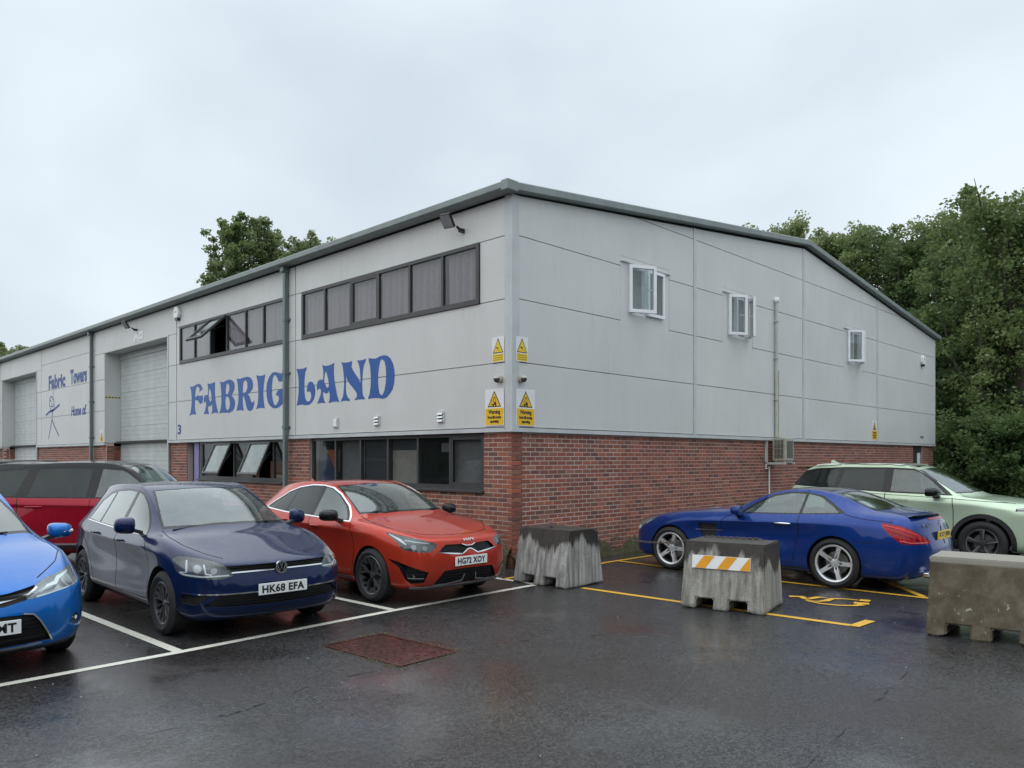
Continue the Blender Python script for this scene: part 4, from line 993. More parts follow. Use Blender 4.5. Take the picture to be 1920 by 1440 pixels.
# ---- white casement windows in the gable
CGL = glass('casement_glass', (.66, .74, .76), .9, .22, False); CGD = glass('casement_glass_dark', (.45, .47, .42), .7, .05, False)
def casement(h, left_open, right_open):
    u0, u1, v0, v1 = h; t0, t1, q0, q1 = u0 - .22, u1 + .20, v0 - .24, v1 + .11
    MB().prism([(t0, q0), (t1, q0), (t1, q1), (t0, q1)], GP, -.046, -.004, [[(u0, v0), (u0, v1), (u1, v1), (u1, v0)]]).build('window_surround', CLAD, HOUSE, bevel=.003)
    MB().box(t0 - .01, t1 + .015, GY - .035, GY - .004, v1 + .005, v1 + .022).build('drip_cap', TRIMM, HOUSE)
    m = MB(); mid = (u0 + u1) / 2
    m.prism([(u0, v0), (u1, v0), (u1, v1), (u0, v1)], GP, -.09, -.01, [[(u0 + .05, v0 + .05), (u0 + .05, v1 - .05), (mid - .025, v1 - .05), (mid - .025, v0 + .05)], [(mid + .025, v0 + .05), (mid + .025, v1 - .05), (u1 - .05, v1 - .05), (u1 - .05, v0 + .05)]])
    w = m.build('window', UPVC, HOUSE)
    for side, ang in ((-1, left_open), (1, right_open)):
        a, b = (u0 + .02, mid + .0) if side < 0 else (mid - .0, u1 - .02); hinge = a if side < 0 else b
        c, s = math.cos(R(ang)), math.sin(R(ang))
        def f2(u, v, d, hinge=hinge, side=side, c=c, s=s):
            t = (u - hinge) * -side          # distance from the hinge
            x = hinge - side * t * c + side * d * s; y = t * s + d * c
            return GP(x, v, y)
        m = MB(); frame(m, a, b, v0 + .02, v1 - .02, .062, f2, .0, .055); sb = m.build('opening_sash', UPVC, w, bevel=.004)
        p = MB().add([f2(a + .05, v0 + .07, .03), f2(b - .05, v0 + .07, .03), f2(b - .05, v1 - .07, .03), f2(a + .05, v1 - .07, .03)], [(0, 1, 2, 3)]).build('pane', CGL if side < 0 else CGD, w, fix=False)
        n = p.data.polygons[0].normal; o = Vector(f2(0, 0, 1)) - Vector(f2(0, 0, 0))
        if n.dot(o) < 0: p.data.flip_normals()
        if ang > 8: MB().tube([GP(hinge - side * .1, v0 + .03, 0), f2(hinge - side * .32, v0 + .04, .02)], .010, 6).build('sash_stay', ALLOY, w)
        hb = MB().tube([f2(b - .035 if side < 0 else a + .035, (v0 + v1) / 2, -.02), f2(b - .14 if side < 0 else a + .14, (v0 + v1) / 2 + .01, -.035)], .012, 6).build('sash_handle', UPVC, w)
    MB().box(u0 + .06, u1 - .06, .26, .27, v0, v1).build('inner_reveal', plain('room_wall', (.45, .47, .46), .9), w)
casement(GWS[0], 26, 0); casement(GWS[1], 32, 42); casement(GWS[2], 36, 30)
# ---- roof, gutter, verge
mb = MB()
for (xa, za), (xb, zb) in (((-.20, EAVE + .06), (RIDGE_X, RIDGE_Z + .12)), ((RIDGE_X, RIDGE_Z + .12), (GX1 + .2, EAVE + .06))):
    mb.add([(xa, -.16, za), (xb, -.16, zb), (xb, FY1 + .2, zb), (xa, FY1 + .2, za), (xa, -.16, za - .06), (xb, -.16, zb - .06), (xb, FY1 + .2, zb - .06), (xa, FY1 + .2, za - .06)],
           [(0, 1, 2, 3), (7, 6, 5, 4), (0, 4, 5, 1), (1, 5, 6, 2), (2, 6, 7, 3), (3, 7, 4, 0)])
mb.build('roof', ROOFM, HOUSE, fix=False)
prof = [(-.30, 6.03), (-.30, 6.125), (-.28, 6.14), (-.17, 6.155), (-.13, 6.14), (-.06, 6.02), (-.10, 5.99), (-.27, 6.0)]
MB().prism(prof, lambda u, v, d: (u, d, v), -.05, FY1).build('gutter', ROOFM, HOUSE, bevel=.006)
MB().box(-.305, -.06, -.205, -.05, 5.985, 6.152).build('gutter_end', ROOFM, HOUSE, bevel=.012)
for (xa, za), (xb, zb) in (((-.06, EAVE + .085), (RIDGE_X, RIDGE_Z + .135)), ((RIDGE_X, RIDGE_Z + .135), (GX1 + .3, EAVE + .075))):
    m = MB(); q = [(-.20, .01), (-.20, -.10), (-.18, -.12), (-.06, -.12), (-.05, -.10), (-.05, .02), (-.10, .035), (-.18, .03)]; n = len(q)
    vs = [(xa, y, za + z + .02) for y, z in q] + [(xb, y, zb + z + .02) for y, z in q]
    m.add(vs, [tuple(range(n)), tuple(range(2 * n - 1, n - 1, -1))] + [(i, (i + 1) % n, n + (i + 1) % n, n + i) for i in range(n)])
    m.build('verge_trim', ROOFM, HOUSE, bevel=.006)
# ---- downpipes
def downpipe(y, w=.10):
    p = MB().box(FX - .115, FX - .02, y - w / 2, y + w / 2, .05, 5.99).build('downpipe', PIPEM, HOUSE, bevel=.012)
    MB().box(FX - .17, FX - .01, y - w / 2 - .02, y + w / 2 + .02, 5.88, 6.0).build('pipe_outlet', PIPEM, p, bevel=.01)
    for z in (.6, 2.42, 3.62, 4.8):
        MB().box(FX - .122, FX + .002, y - w / 2 - .012, y + w / 2 + .012, z, z + .07).build('pipe_bracket', PIPEM, p, bevel=.004)
        MB().box(FX - .02, FX + .001, y - w / 2 - .06, y + w / 2 + .06, z + .005, z + .06).build('pipe_bracket', PIPEM, p, bevel=.004)
for y in (6.90, 19.62, 32.0): downpipe(y)
# ---- painted lettering
for out_, hs in LETTERS:
    MB().prism(out_, FP, .0005, .003, hs).build('painted_letter', BLUEP, HOUSE)
def wall_text(txt, y, z, size, mat, sx=1.0, bold=.01, name='painted_text', parent=None, fn='F', d=.002, shear=0, spacing=1.0):
    o = link(name, text_mesh(name, txt, size, bold, .001, sx, spacing, shear), mat, parent)
    if fn == 'F': o.rotation_euler = (R(90), 0, R(-90)); o.location = (FX - d, y, z)
    else: o.rotation_euler = (R(90), 0, 0); o.location = (y, GY - d, z)
    return o
wall_text('Fabric', 23.62, 4.60, .68, NAVYP, 1.22, .032, parent=HOUSE, spacing=1.0); wall_text('Towers', 21.14, 4.63, .68, NAVYP, .82, .032, parent=HOUSE)
wall_text('Home of.', 21.15, 3.42, .46, NAVYP, .92, .020, parent=HOUSE, shear=.25)
wall_text('3', 12.68, 2.54, .36, NAVYP, 1.45, .012, parent=HOUSE)
fig = MB()
def ink(pts, w): fig.prism(stroke(pts, w), FP, .0005, .003)
hd = [(24.22 + .30 * math.cos(R(a)), 3.82 + .27 * math.sin(R(a)) + .06 * math.cos(R(a))) for a in range(0, 361, 20)]
ink(hd, .05); ink([(24.0, 3.78), (24.15, 3.70), (24.35, 3.74)], .05); ink([(24.42, 3.92), (24.35, 3.97), (24.28, 3.90)], .04); ink([(24.16, 3.98), (24.08, 4.02), (24.0, 3.95)], .04); ink([(24.25, 3.9), (24.2, 3.8), (24.28, 3.8)], .03)
ink([(24.96, 3.41), (24.55, 3.52), (24.1, 3.56), (23.7, 3.64), (23.26, 3.74)], .09); ink([(24.12, 3.56), (24.2, 3.2)], .07); ink([(24.2, 3.22), (24.42, 2.85), (24.62, 2.50)], .06); ink([(24.2, 3.22), (23.8, 2.9), (23.34, 2.60)], .06); ink([(24.05, 4.09), (24.05, 4.3)], .03)
fig.build('painted_figure', NAVYP, HOUSE, fix=False)
# ================================================================ things fixed to the walls
SIGNW = plain('sign_white', (.78, .79, .80), .35, 0, .04); SIGNY = plain('sign_yellow', (.80, .58, .01), .35, 0, .05); SIGNA = plain('sign_amber', (.82, .50, .01), .35, 0, .05)
def wall_thing(name, label, cat, fn, u, v, group=None):
    o = empty(name, fn(u, v, .0125 if cat == 'sign' and u < 1 else 0)); tag(o, label, cat, group); return o
def loc(fn): return (lambda u, v, d: (-d, u, v)) if fn is FP else (lambda u, v, d: (u, -d, v))
def sign_text(par, txt, v, size, fn, sx=.85, bold=.004):
    o = link('sign_text', text_mesh('sign_text', txt, size, bold, .0005, sx), INK, par)
    if fn is FP: o.rotation_euler = (R(90), 0, R(-90)); o.location = (-.0075, 0, v)
    else: o.rotation_euler = (R(90), 0, 0); o.location = (0, -.0075, v)
def warn_sign(fn, u, v, w, h, kind, label):
    s = wall_thing('warning_sign', label, 'sign', fn, u, v, 'warning signs on the walls'); f = loc(fn)
    MB().prism([(-w / 2, -h / 2), (w / 2, -h / 2), (w / 2, h / 2), (-w / 2, h / 2)], f, .001, .006).build('sign_board', SIGNW, s)
    cut = -h * .03 if kind == 'truck' else -h * .18
    amber = SIGNA if kind == 'truck' else SIGNY; e = .012
    MB().prism([(-w / 2 + e, -h / 2 + e), (w / 2 - e, -h / 2 + e), (w / 2 - e, cut), (-w / 2 + e, cut)], f, .006, .007).build('text_panel', amber, s)
    mir = -1 if fn is FP else 1                      # on the long wall u runs right to left
    tw = w * (.36 if kind == 'truck' else .44); b = cut + h * .035; tp = h / 2 - h * .05
    MB().prism([(-tw, b), (tw, b), (0, tp)], f, .006, .007).build('triangle', INK, s)
    k = .82; cy = b + (tp - b) / 3
    MB().prism([(-tw * k, cy + (b - cy) * k), (tw * k, cy + (b - cy) * k), (0, cy + (tp - cy) * k)], f, .0072, .008).build('triangle_face', amber, s)
    pic = MB(); z = cy
    def P(pts): pic.prism([(mir * x * w, z + y * h) for x, y in pts], f, .0082, .009)
    if kind == 'truck':
        P([(-.12, -.06), (-.02, -.06), (-.01, -.01), (.06, .0), (.10, -.03), (.10, -.09), (-.12, -.09)]); P(circle(-.06, -.095, .032, 10)); P(circle(.07, -.095, .036, 10))
        P([(-.17, -.115), (-.16, -.115), (-.13, .12), (-.145, .12)]); P([(-.26, -.115), (-.15, -.10), (-.15, -.115)]); P([(-.08, -.02), (-.05, -.02), (-.02, .10), (.05, .10), (.06, .0), (.075, .0), (.065, .12), (-.04, .12)])
    else:
        P([(-.16, .015), (-.13, .06), (.05, .0), (.02, -.05)]); P([(.0, -.075), (.16, -.085), (.16, -.10), (.0, -.09)])
    pic.build('pictogram', INK, s)
    if kind == 'truck':
        sign_text(s, 'Warning', -h * .13, h * .15, fn); sign_text(s, 'Fork lift trucks', -h * .275, h * .10, fn, .86); sign_text(s, 'operating', -h * .385, h * .10, fn, .86)
    else:
        bars = MB()
        for i in range(3): bars.prism([(-w * .38, cut - h * (.075 + .085 * i)), (w * .38, cut - h * (.075 + .085 * i)), (w * .38, cut - h * (.045 + .085 * i)), (-w * .38, cut - h * (.045 + .085 * i))], f, .0072, .0078)
        bars.build('small_print', plain('worn_print', (.30, .22, .02), .5), s)
    return s
warn_sign(FP, .25, 3.535, .28, .41, 'cctv', 'camera warning sign on the lettered wall, left of the building corner')
warn_sign(GP, .165, 3.53, .28, .40, 'cctv', 'camera warning sign on the gable wall, right of the building corner')
warn_sign(FP, .335, 2.60, .44, .60, 'truck', 'fork lift warning sign on the lettered wall, left of the building corner')
warn_sign(GP, .25, 2.59, .44, .60, 'truck', 'fork lift warning sign on the gable wall, right of the building corner')
warn_sign(GP, 15.72, 2.62, .44, .58, 'truck', 'small distant fork lift sign low on the far end of the gable wall')
warn_sign(FP, 18.80, 2.50, .28, .40, 'truck', 'small yellow warning sign beside the larger grey loading door')
def dome(fn, u, v, label):
    s = wall_thing('security_camera', label, 'camera', fn, u, v, 'corner security cameras')
    M = (Matrix.Rotation(R(-90), 4, 'Y') if fn is FP else Matrix.Rotation(R(90), 4, 'X'))
    MB().lathe([(0, .002), (.060, .002), (.064, .02), (.062, .05), (.048, .062), (0, .062)], 20, M).build('camera_base', plain('beige_plastic', (.42, .38, .30), .5), s, 40)
    off = Matrix.Translation(Vector((-.075, .012, -.008)) if fn is FP else Vector((.012, -.075, -.008)))
    MB().lathe([(.052 * math.sin(R(a)), .052 * math.cos(R(a))) for a in range(0, 181, 15)], 18, off).build('camera_ball', plain('camera_dark', (.05, .05, .05), .25), s, 180)
    hood = Matrix.Translation(Vector((-.078, .012, -.004)) if fn is FP else Vector((.012, -.078, -.004)))
    MB().lathe([(.056 * math.sin(R(a)), .056 * math.cos(R(a))) for a in range(0, 76, 15)], 18, hood).build('camera_hood', plain('camera_grey', (.5, .5, .48), .4), s, 180)
dome(FP, .21, 3.05, 'round security camera on the lettered wall between two yellow signs'); dome(GP, .13, 3.05, 'round security camera on the gable wall between two yellow signs')
def floodlight(u, v, w, h, label, tilt=38, yaw=0):
    s = wall_thing('floodlight', label, 'floodlight', FP, u, v, 'floodlights under the eaves')
    MB().box(-.10, -.002, -.03, .03, -.06, -.0).build('bracket', BLACK, s); MB().tube([(-.08, 0, -.03), (-.16, 0, .02)], .022, 8).build('bracket_arm', BLACK, s)
    M = Matrix.Translation((-.30, .08, .10)) @ Matrix.Rotation(R(yaw), 4, 'Z') @ Matrix.Rotation(R(tilt), 4, 'Y')
    m = MB(); m.obox(M, w, h * 1.3, .05); hd = m.build('lamp_head', BLACK, s, bevel=.01)
    MB().obox(M @ Matrix.Translation((0, 0, -.027)), w * .86, h * 1.12, .006).build('lamp_glass', plain('flood_glass', (.34, .34, .35), .15, .2), hd)
    for k in range(5): MB().obox(M @ Matrix.Translation((w * (.4 - .2 * k), 0, .035)), .01, h * 1.1, .03).build('cooling_fin', BLACK, hd)
floodlight(1.10, 5.66, .25, .17, 'black floodlight under the eaves above the upper windows nearest the corner', 52, 12)
floodlight(15.75, 5.66, .25, .16, 'black floodlight above the larger grey loading door', 52, 12)
def alarm(fn, u, v, label):
    s = wall_thing('alarm_box', label, 'alarm', fn, u, v, 'alarm boxes'); f = loc(fn)
    poly = [(-.10, -.14), (.10, -.14), (.15, -.05), (.15, .08), (.09, .17), (-.09, .17), (-.15, .08), (-.15, -.05)]
    MB().prism(poly, f, .0, .10).build('alarm_cover', UPVC, s, bevel=.02); MB().prism([(-.09, -.20), (.09, -.20), (.10, -.145), (-.10, -.145)], f, .0, .085).build('strobe_lens', GLOSSBLACK, s, bevel=.01)
    MB().prism([(-.07, .0), (.07, .0), (.07, .05), (-.07, .05)], f, .1005, .102).build('alarm_mark', plain('pale_print', (.55, .55, .55), .5), s)
alarm(FP, 12.72, 5.74, 'white alarm box under the eaves beside the larger loading door'); alarm(GP, 20.16, 5.13, 'white alarm box at the far right end of the gable wall')
for i, (y, lab) in enumerate(((4.98, 'plain white vent cover low on the cladding under the letter A'), (3.56, 'white slotted vent cover low on the cladding under the letter D'), (1.68, 'white slotted vent cover nearest the building corner'))):
    s = wall_thing('vent_cover', lab, 'vent', FP, y, 2.49, 'vent covers'); f = loc(FP)
    MB().prism([(-.085, -.10), (.085, -.10), (.085, .10), (-.085, .10)], f, 0, .03).build('vent_plate', TRIMM, s, bevel=.008)
    if i == 0: MB().prism([(-.06, -.08), (.06, -.08), (.06, .07), (-.06, .07)], f, .03, .05).build('vent_flap', UPVC, s, bevel=.015)
    else:
        for z in (-.06, .0, .06): MB().prism([(-.065, z - .02), (.065, z - .02), (.065, z + .016), (-.065, z + .016)], lambda u, v, d, z=z: (-d - (.02 if v < z else 0), u, v), .03, .036).build('louvre', UPVC, s)
        MB().prism([(-.065, -.08), (.065, -.08), (.065, .08), (-.065, .08)], f, .0301, .0305).build('vent_hole', BLACK, s)
# plaque over the loading door
s = wall_thing('unit_plaque', 'white letter A and small square plate above the larger loading door', 'sign', FP, 15.7, 5.44); f = loc(FP)
MB().prism([(.30, -.17), (.18, -.17), (.12, -.06), (.02, -.06), (-.04, -.17), (-.10, -.17), (.05, .20), (.15, .20)], f, .001, .01, [[(.09, .02), (.05, .10), (.085, .14), (.11, .02)]]).build('letter_a', SIGNW, s)
MB().prism([(-.14, -.12), (-.42, -.12), (-.42, .13), (-.14, .13)], f, .001, .012).build('square_plate', SIGNW, s); MB().prism([(-.20, -.04), (-.36, -.04), (-.36, .05), (-.20, .05)], f, .012, .014).build('plate_mark', plain('pale_print', (.55, .55, .55), .5), s)
# striped tape on the loading door reveal
s = tag(empty('hazard_tape', (.2, 18.53, 3.76)), 'short strip of black and yellow tape on the loading door reveal', 'tape')
MB().box(-.24, .22, -.006, -.0005, -.02, .02).build('tape_strip', SIGNY, s)
for k in range(5): MB().add([(-.24 + .1 * k, -.007, -.02), (-.19 + .1 * k, -.007, -.02), (-.17 + .1 * k, -.007, .02), (-.22 + .1 * k, -.007, .02)], [(0, 1, 2, 3)]).build('tape_stripe', INK, s, fix=False)
# air conditioner with its pipes
AC = tag(empty('air_conditioner', (8.98, -.06, 1.98)), 'beige air conditioning unit bolted to the brick gable wall', 'air conditioner')
ACM = plain('aged_beige_metal', (.40, .39, .32), .5, 0, .15, 6); ACG = plain('ac_mesh', (.10, .105, .08), .6); Y0, Y1 = -.42, -.10
MB().box(-.22, .24, Y0, Y1, -.27, .27).build('casing', ACM, AC, bevel=.015)
MB().box(-.14, .18, Y0 - .006, Y0 - .002, -.21, .20).build('front_mesh', ACG, AC)
MB().box(-.226, -.222, Y0 + .05, Y1 - .05, -.21, .22).build('side_opening', BLACK, AC)
for k in range(6): MB().box(-.236, -.227, Y0 + .07 + .035 * k, Y0 + .08 + .035 * k, -.21, .22).build('fin', ACM, AC)
for k in range(3): MB().box(-.242, -.237, Y0 + .05, Y1 - .05, -.12 + .13 * k, -.11 + .13 * k).build('fin', ACM, AC)
for x in (-.30, .18): MB().box(x, x + .04, -.46, .055, -.36, -.31).box(x, x + .04, -.005, .055, -.36, .2).build('bracket', TRIMM, AC)
for x in (-.2, -.08, .06, .16): MB().tube([(x, -.40, -.33), (x, -.40, -.275)], .025, 8).build('rubber_foot', ACM, AC)
MB().tube([(-.10, .04, -.42), (-.10, .04, -1.98)], .018, 8).build('drain_pipe', UPVC, AC)
MB().tube([(-.3, .02, -.34), (-.3, .03, -.46), (-.11, .03, -.46)], .014, 8).build('drain_pipe', UPVC, AC)
VP = tag(empty('vent_pipe', (9.10, GY - .05, 2.28)), 'tall slim vent pipe with round cap climbing the gable wall', 'pipe')
PV = plain('weathered_pipe', (.50, .51, .49), .5, 0, .15, 5)
MB().tube([(0, 0, 0), (0, 0, 3.28)], .038, 12).build('pipe', PV, VP, 60); MB().lathe([(0, .085), (.05, .075), (.075, .03), (.075, -.02), (.05, -.05), (.038, -.06)], 16, Matrix.Translation((0, 0, 3.32))).build('pipe_cap', UPVC, VP, 60)
MB().tube([(.075, 0, 0), (.075, 0, 1.62)], .026, 10).build('short_pipe', plain('mossy_pipe', (.36, .36, .20), .6, 0, .3, 4), VP, 60)
for z in (.9, 1.9, 2.8): MB().box(-.055, .055, -.045, .05, z, z + .03).build('pipe_clip', PV, VP)
tag(MB().box(20.0, 20.35, GY - .006, GY - .001, 2.46, 2.53).build('name_plate', plain('blue_plate', (.10, .22, .30), .4), None), 'tiny blue plate low on the far right of the gable wall', 'sign')
# ================================================================ ground, lines, iron cover
def sheet(name, poly, z, mat, parent=None):
    return MB().add([(x, y, z) for x, y in poly], [tuple(range(len(poly)))]).build(name, mat, parent, fix=False)
tag(sheet('ground', [(-700, -700), (700, -700), (700, 700), (-700, 700)], 0, ASPH), 'dark wet asphalt car park', None, None, 'structure')
def line(pts, w, mat, label, group):
    o = sheet('painted_line', stroke(pts, w), .004, mat); tag(o, kind='structure'); return o
line([(-12.5, -1.86), (-9.5, -1.74), (-6.0, -1.63), (-3.47, -1.455), (-.97, -1.385)], .095, WLINE, '', '')
for x0, y0, x1, y1 in ((-6.0, -1.585, -6.08, 3.2), (-3.44, -1.41, -3.56, 3.2), (-.90, -1.34, -.98, 3.2), (-8.5, -1.66, -8.6, 3.2)): line([(x0, y0), (x1, y1)], .095, WLINE, '', '')
Z2 = .008
line([(-.70, -2.02), (-.66, -3.6), (-.56, -5.66)], .10, YLINE, '', '')
line([(-.605, -5.61), (-.19, -5.63)], .11, YLINE, '', '').location.z = .004
line([(-.9, -.70), (1.9, -.665), (8.4, -.72)], .09, YLINE, '', '')
line([(1.89, -.72), (1.80, -1.94), (1.70, -3.9), (1.72, -5.75)], .09, YLINE, '', '').location.z = .004
line([(4.35, -.77), (4.3, -5.7)], .09, YLINE, '', ''); line([(1.77, -5.58), (3.4, -4.25)], .09, YLINE, '', '').location.z = .008; line([(1.9, -4.4), (3.3, -3.1)], .09, YLINE, '', '').location.z = .008
mk = MB()
for pts, w in (([(.62, -4.34), (.70, -4.46), (.60, -4.57)], .10), ([(.55, -4.58), (.66, -4.60), (.82, -4.63), (.86, -4.72)], [.05, .09, .09, .03]), ([(.50, -4.60), (.52, -4.75), (.64, -4.80), (.84, -4.80), (.93, -4.92), (.96, -5.07)], [.03, .05, .09, .08, .05, .05]), ([(.98, -5.08), (1.0, -5.20)], .13),
              ([(.47, -4.63), (.41, -4.83), (.44, -5.02), (.56, -5.18), (.70, -5.22)], [.03, .06, .06, .07, .1]), ([(.74, -5.10), (.80, -5.26)], .12)):
    mk.add([(x, y, .009) for x, y in stroke(pts, w)], [tuple(range(2 * len(pts)))])
tag(mk.build('ground_marking', YLINE, None, fix=False), kind='structure')
# rusty cover
def m_rust():
    t = NT('rusty_iron'); p = t.pos(obj=True); n = t.noise(p, 18, 5, .6); f = t.noise(p, 120, 3)
    c = t.ramp(n, (.3, (.016, .008, .007)), (.5, (.048, .016, .012)), (.72, (.10, .030, .018)))
    t.set(Base_Color=c, Roughness=t.math('MULTIPLY_ADD', f, .3, .22), Metallic=.15, Normal=t.bump(f, .3, .003), Coat_Weight=.4, Coat_Roughness=.12); return t.m
RUST = m_rust(); rg = random.Random(5)
CV = tag(empty('access_cover', (-4.59, -2.90, 0), R(3)), 'rusty red iron access cover set in the asphalt in front of the cars', 'cover')
MB().prism([(-.35, -.56), (.35, -.56), (.35, .56), (-.35, .56)], lambda u, v, d: (u, v, d), .001, .010, [[(-.315, -.525), (-.315, .525), (.315, .525), (.315, -.525)]]).build('cover_frame', RUST, CV)
for tri in ([(-.31, -.52), (.31, -.52), (-.31, .505)], [(.31, -.505), (.31, .52), (-.31, .52)]):
    pl = MB().prism(tri, lambda u, v, d: (u, v, d), .0005, .005).build('cover_plate', RUST, CV)
    st = MB(); (ax, ay), (bx, by), (cx, cy) = tri
    for i in range(13):
        for j in range(21):
            x = -.29 + .048 * i; y = -.49 + .049 * j
            d = [(bx - ax) * (y - ay) - (by - ay) * (x - ax), (cx - bx) * (y - by) - (cy - by) * (x - bx), (ax - cx) * (y - cy) - (ay - cy) * (x - cx)]
            if min(d) > .012: 
                x += rg.uniform(-.006, .006); y += rg.uniform(-.006, .006)
                if rg.random() < .2: continue
                st.obox(Matrix.Translation((x, y, .0065)) @ Matrix.Rotation(R((45 if (i + j) % 2 else -45) + rg.uniform(-12, 12)), 4, 'Z'), .04, .012, .005)
    tag(st.build('raised_stud', RUST, pl, fix=False), kind='stuff')
# sandy grit and moss round the cover, litter specks
gr = MB()
for i in range(380):
    e = rg.choice((0, 1, 2, 3)); t = rg.uniform(-1, 1); u, v = ((t * .36, -.57), (t * .36, .57), (-.36, t * .58), (.36, t * .58))[e]
    if rg.random() < .35: t2 = rg.uniform(.2, .9); u, v = rg.choice(((t2 * .36, .575), (.365, -t2 * .58), (-.362, -.58 * t2)))
    u += rg.gauss(0, .028); v += rg.gauss(0, .028); s = rg.uniform(.004, .012)
    gr.add([(u - s, v - s, .003), (u + s, v - s * .6, .003), (u + s * .5, v + s, .003), (u, v, .003 + s)], [(0, 1, 3), (1, 2, 3), (2, 0, 3)])
o = gr.build('grit', plain('sandy_moss', (.12, .095, .05), .9, 0, .5, 30), None, fix=False); o.location = CV.location; o.rotation_euler = CV.rotation_euler; tag(o, 'sandy moss and grit round the rusty cover', 'grit', None, 'stuff')
sp = MB()
for i in range(70):
    x, y = rg.uniform(-9, 2), rg.uniform(-8, -.5); s = rg.uniform(.003, .009) * (2 if rg.random() < .06 else 1)
    sp.add([(x - s, y - s * .6, .006), (x + s, y - s * .5, .006), (x + s * .4, y + s, .006), (x, y, .006 + s * .7)], [(0, 1, 3), (1, 2, 3), (2, 0, 3)])
tag(sp.build('litter_specks', plain('pale_specks', (.45, .44, .41), .8, 0, .3, 3), None, fix=False), 'pale grit specks scattered on the wet asphalt', 'grit', None, 'stuff')
# cracks and a patch seam in the asphalt
CRACK = plain('crack_tar', (.008, .008, .008), .5)
def crack(pts, w, seed):
    """a broken, ragged line: several short cracks with gaps"""
    r = random.Random(seed); P = curve(pts, 16); P = [(x + r.gauss(0, .010), y + r.gauss(0, .010)) for x, y in P]; i = 0
    while i < len(P) - 4:
        n = r.randint(4, 9); seg = P[i:i + n]; i += n + r.randint(2, 9)
        if len(seg) > 3: tag(sheet('asphalt_crack', stroke(seg, [w * r.uniform(.15, .9) * math.sin(math.pi * (k + .4) / len(seg)) for k in range(len(seg))]), .0035, CRACK), kind='structure')
crack([(-7.8, -3.5), (-6.9, -3.62), (-6.33, -3.60), (-5.6, -3.40), (-4.97, -3.44)], .016, 1); crack([(-4.7, -6.85), (-3.42, -6.74), (-2.3, -6.62), (-1.2, -6.48)], .016, 2); crack([(-6.55, -3.60), (-6.35, -3.58), (-6.15, -3.55)], .035, 4)
crack([(-2.67, -4.0), (-3.3, -3.68), (-3.9, -3.26)], .02, 3)
# mossy skirt at the foot of the walls
ms = MB(); N = 150
def skirt(fn, a, b, n):
    prev = None
    for i in range(n + 1):
        u = lerp(a, b, i / n); h = .17 + .10 * math.sin(i * .37) + rg.uniform(-.05, .06); w = .05 + .04 * math.sin(i * .21 + 1) + rg.uniform(0, .03); h = max(.05, h)
        ring = [fn(u, 0, .0 - w - .05), fn(u, h * .35, -w - .01), fn(u, h * .75, -w * .6), fn(u, h, -.006), fn(u, h, .01)]
        k = len(ms.v); ms.v += ring
        if prev is not None:
            for j in range(4): ms.f.append((prev + j, k + j, k + j + 1, prev + j + 1))
        prev = k
skirt(lambda u, z, d: (u, d, z), .0, 9.0, 150); skirt(lambda u, z, d: (d, u, z + (.12 if z > .05 and u < 1.2 else 0)), .0, 3.0, 50)
t = NT('moss'); p = t.pos(); n1 = t.noise(p, 9, 6, .7); t.set(Base_Color=t.ramp(n1, (.3, (.030, .034, .014)), (.5, (.075, .065, .026)), (.7, (.13, .125, .085))), Roughness=.95, Normal=t.bump(t.noise(p, 45, 5, .7), 1.0, .03))
tag(ms.build('moss', t.m, None, 180, fix=False), 'crumbling mossy skirt along the foot of the brick walls', 'moss', None, 'stuff')
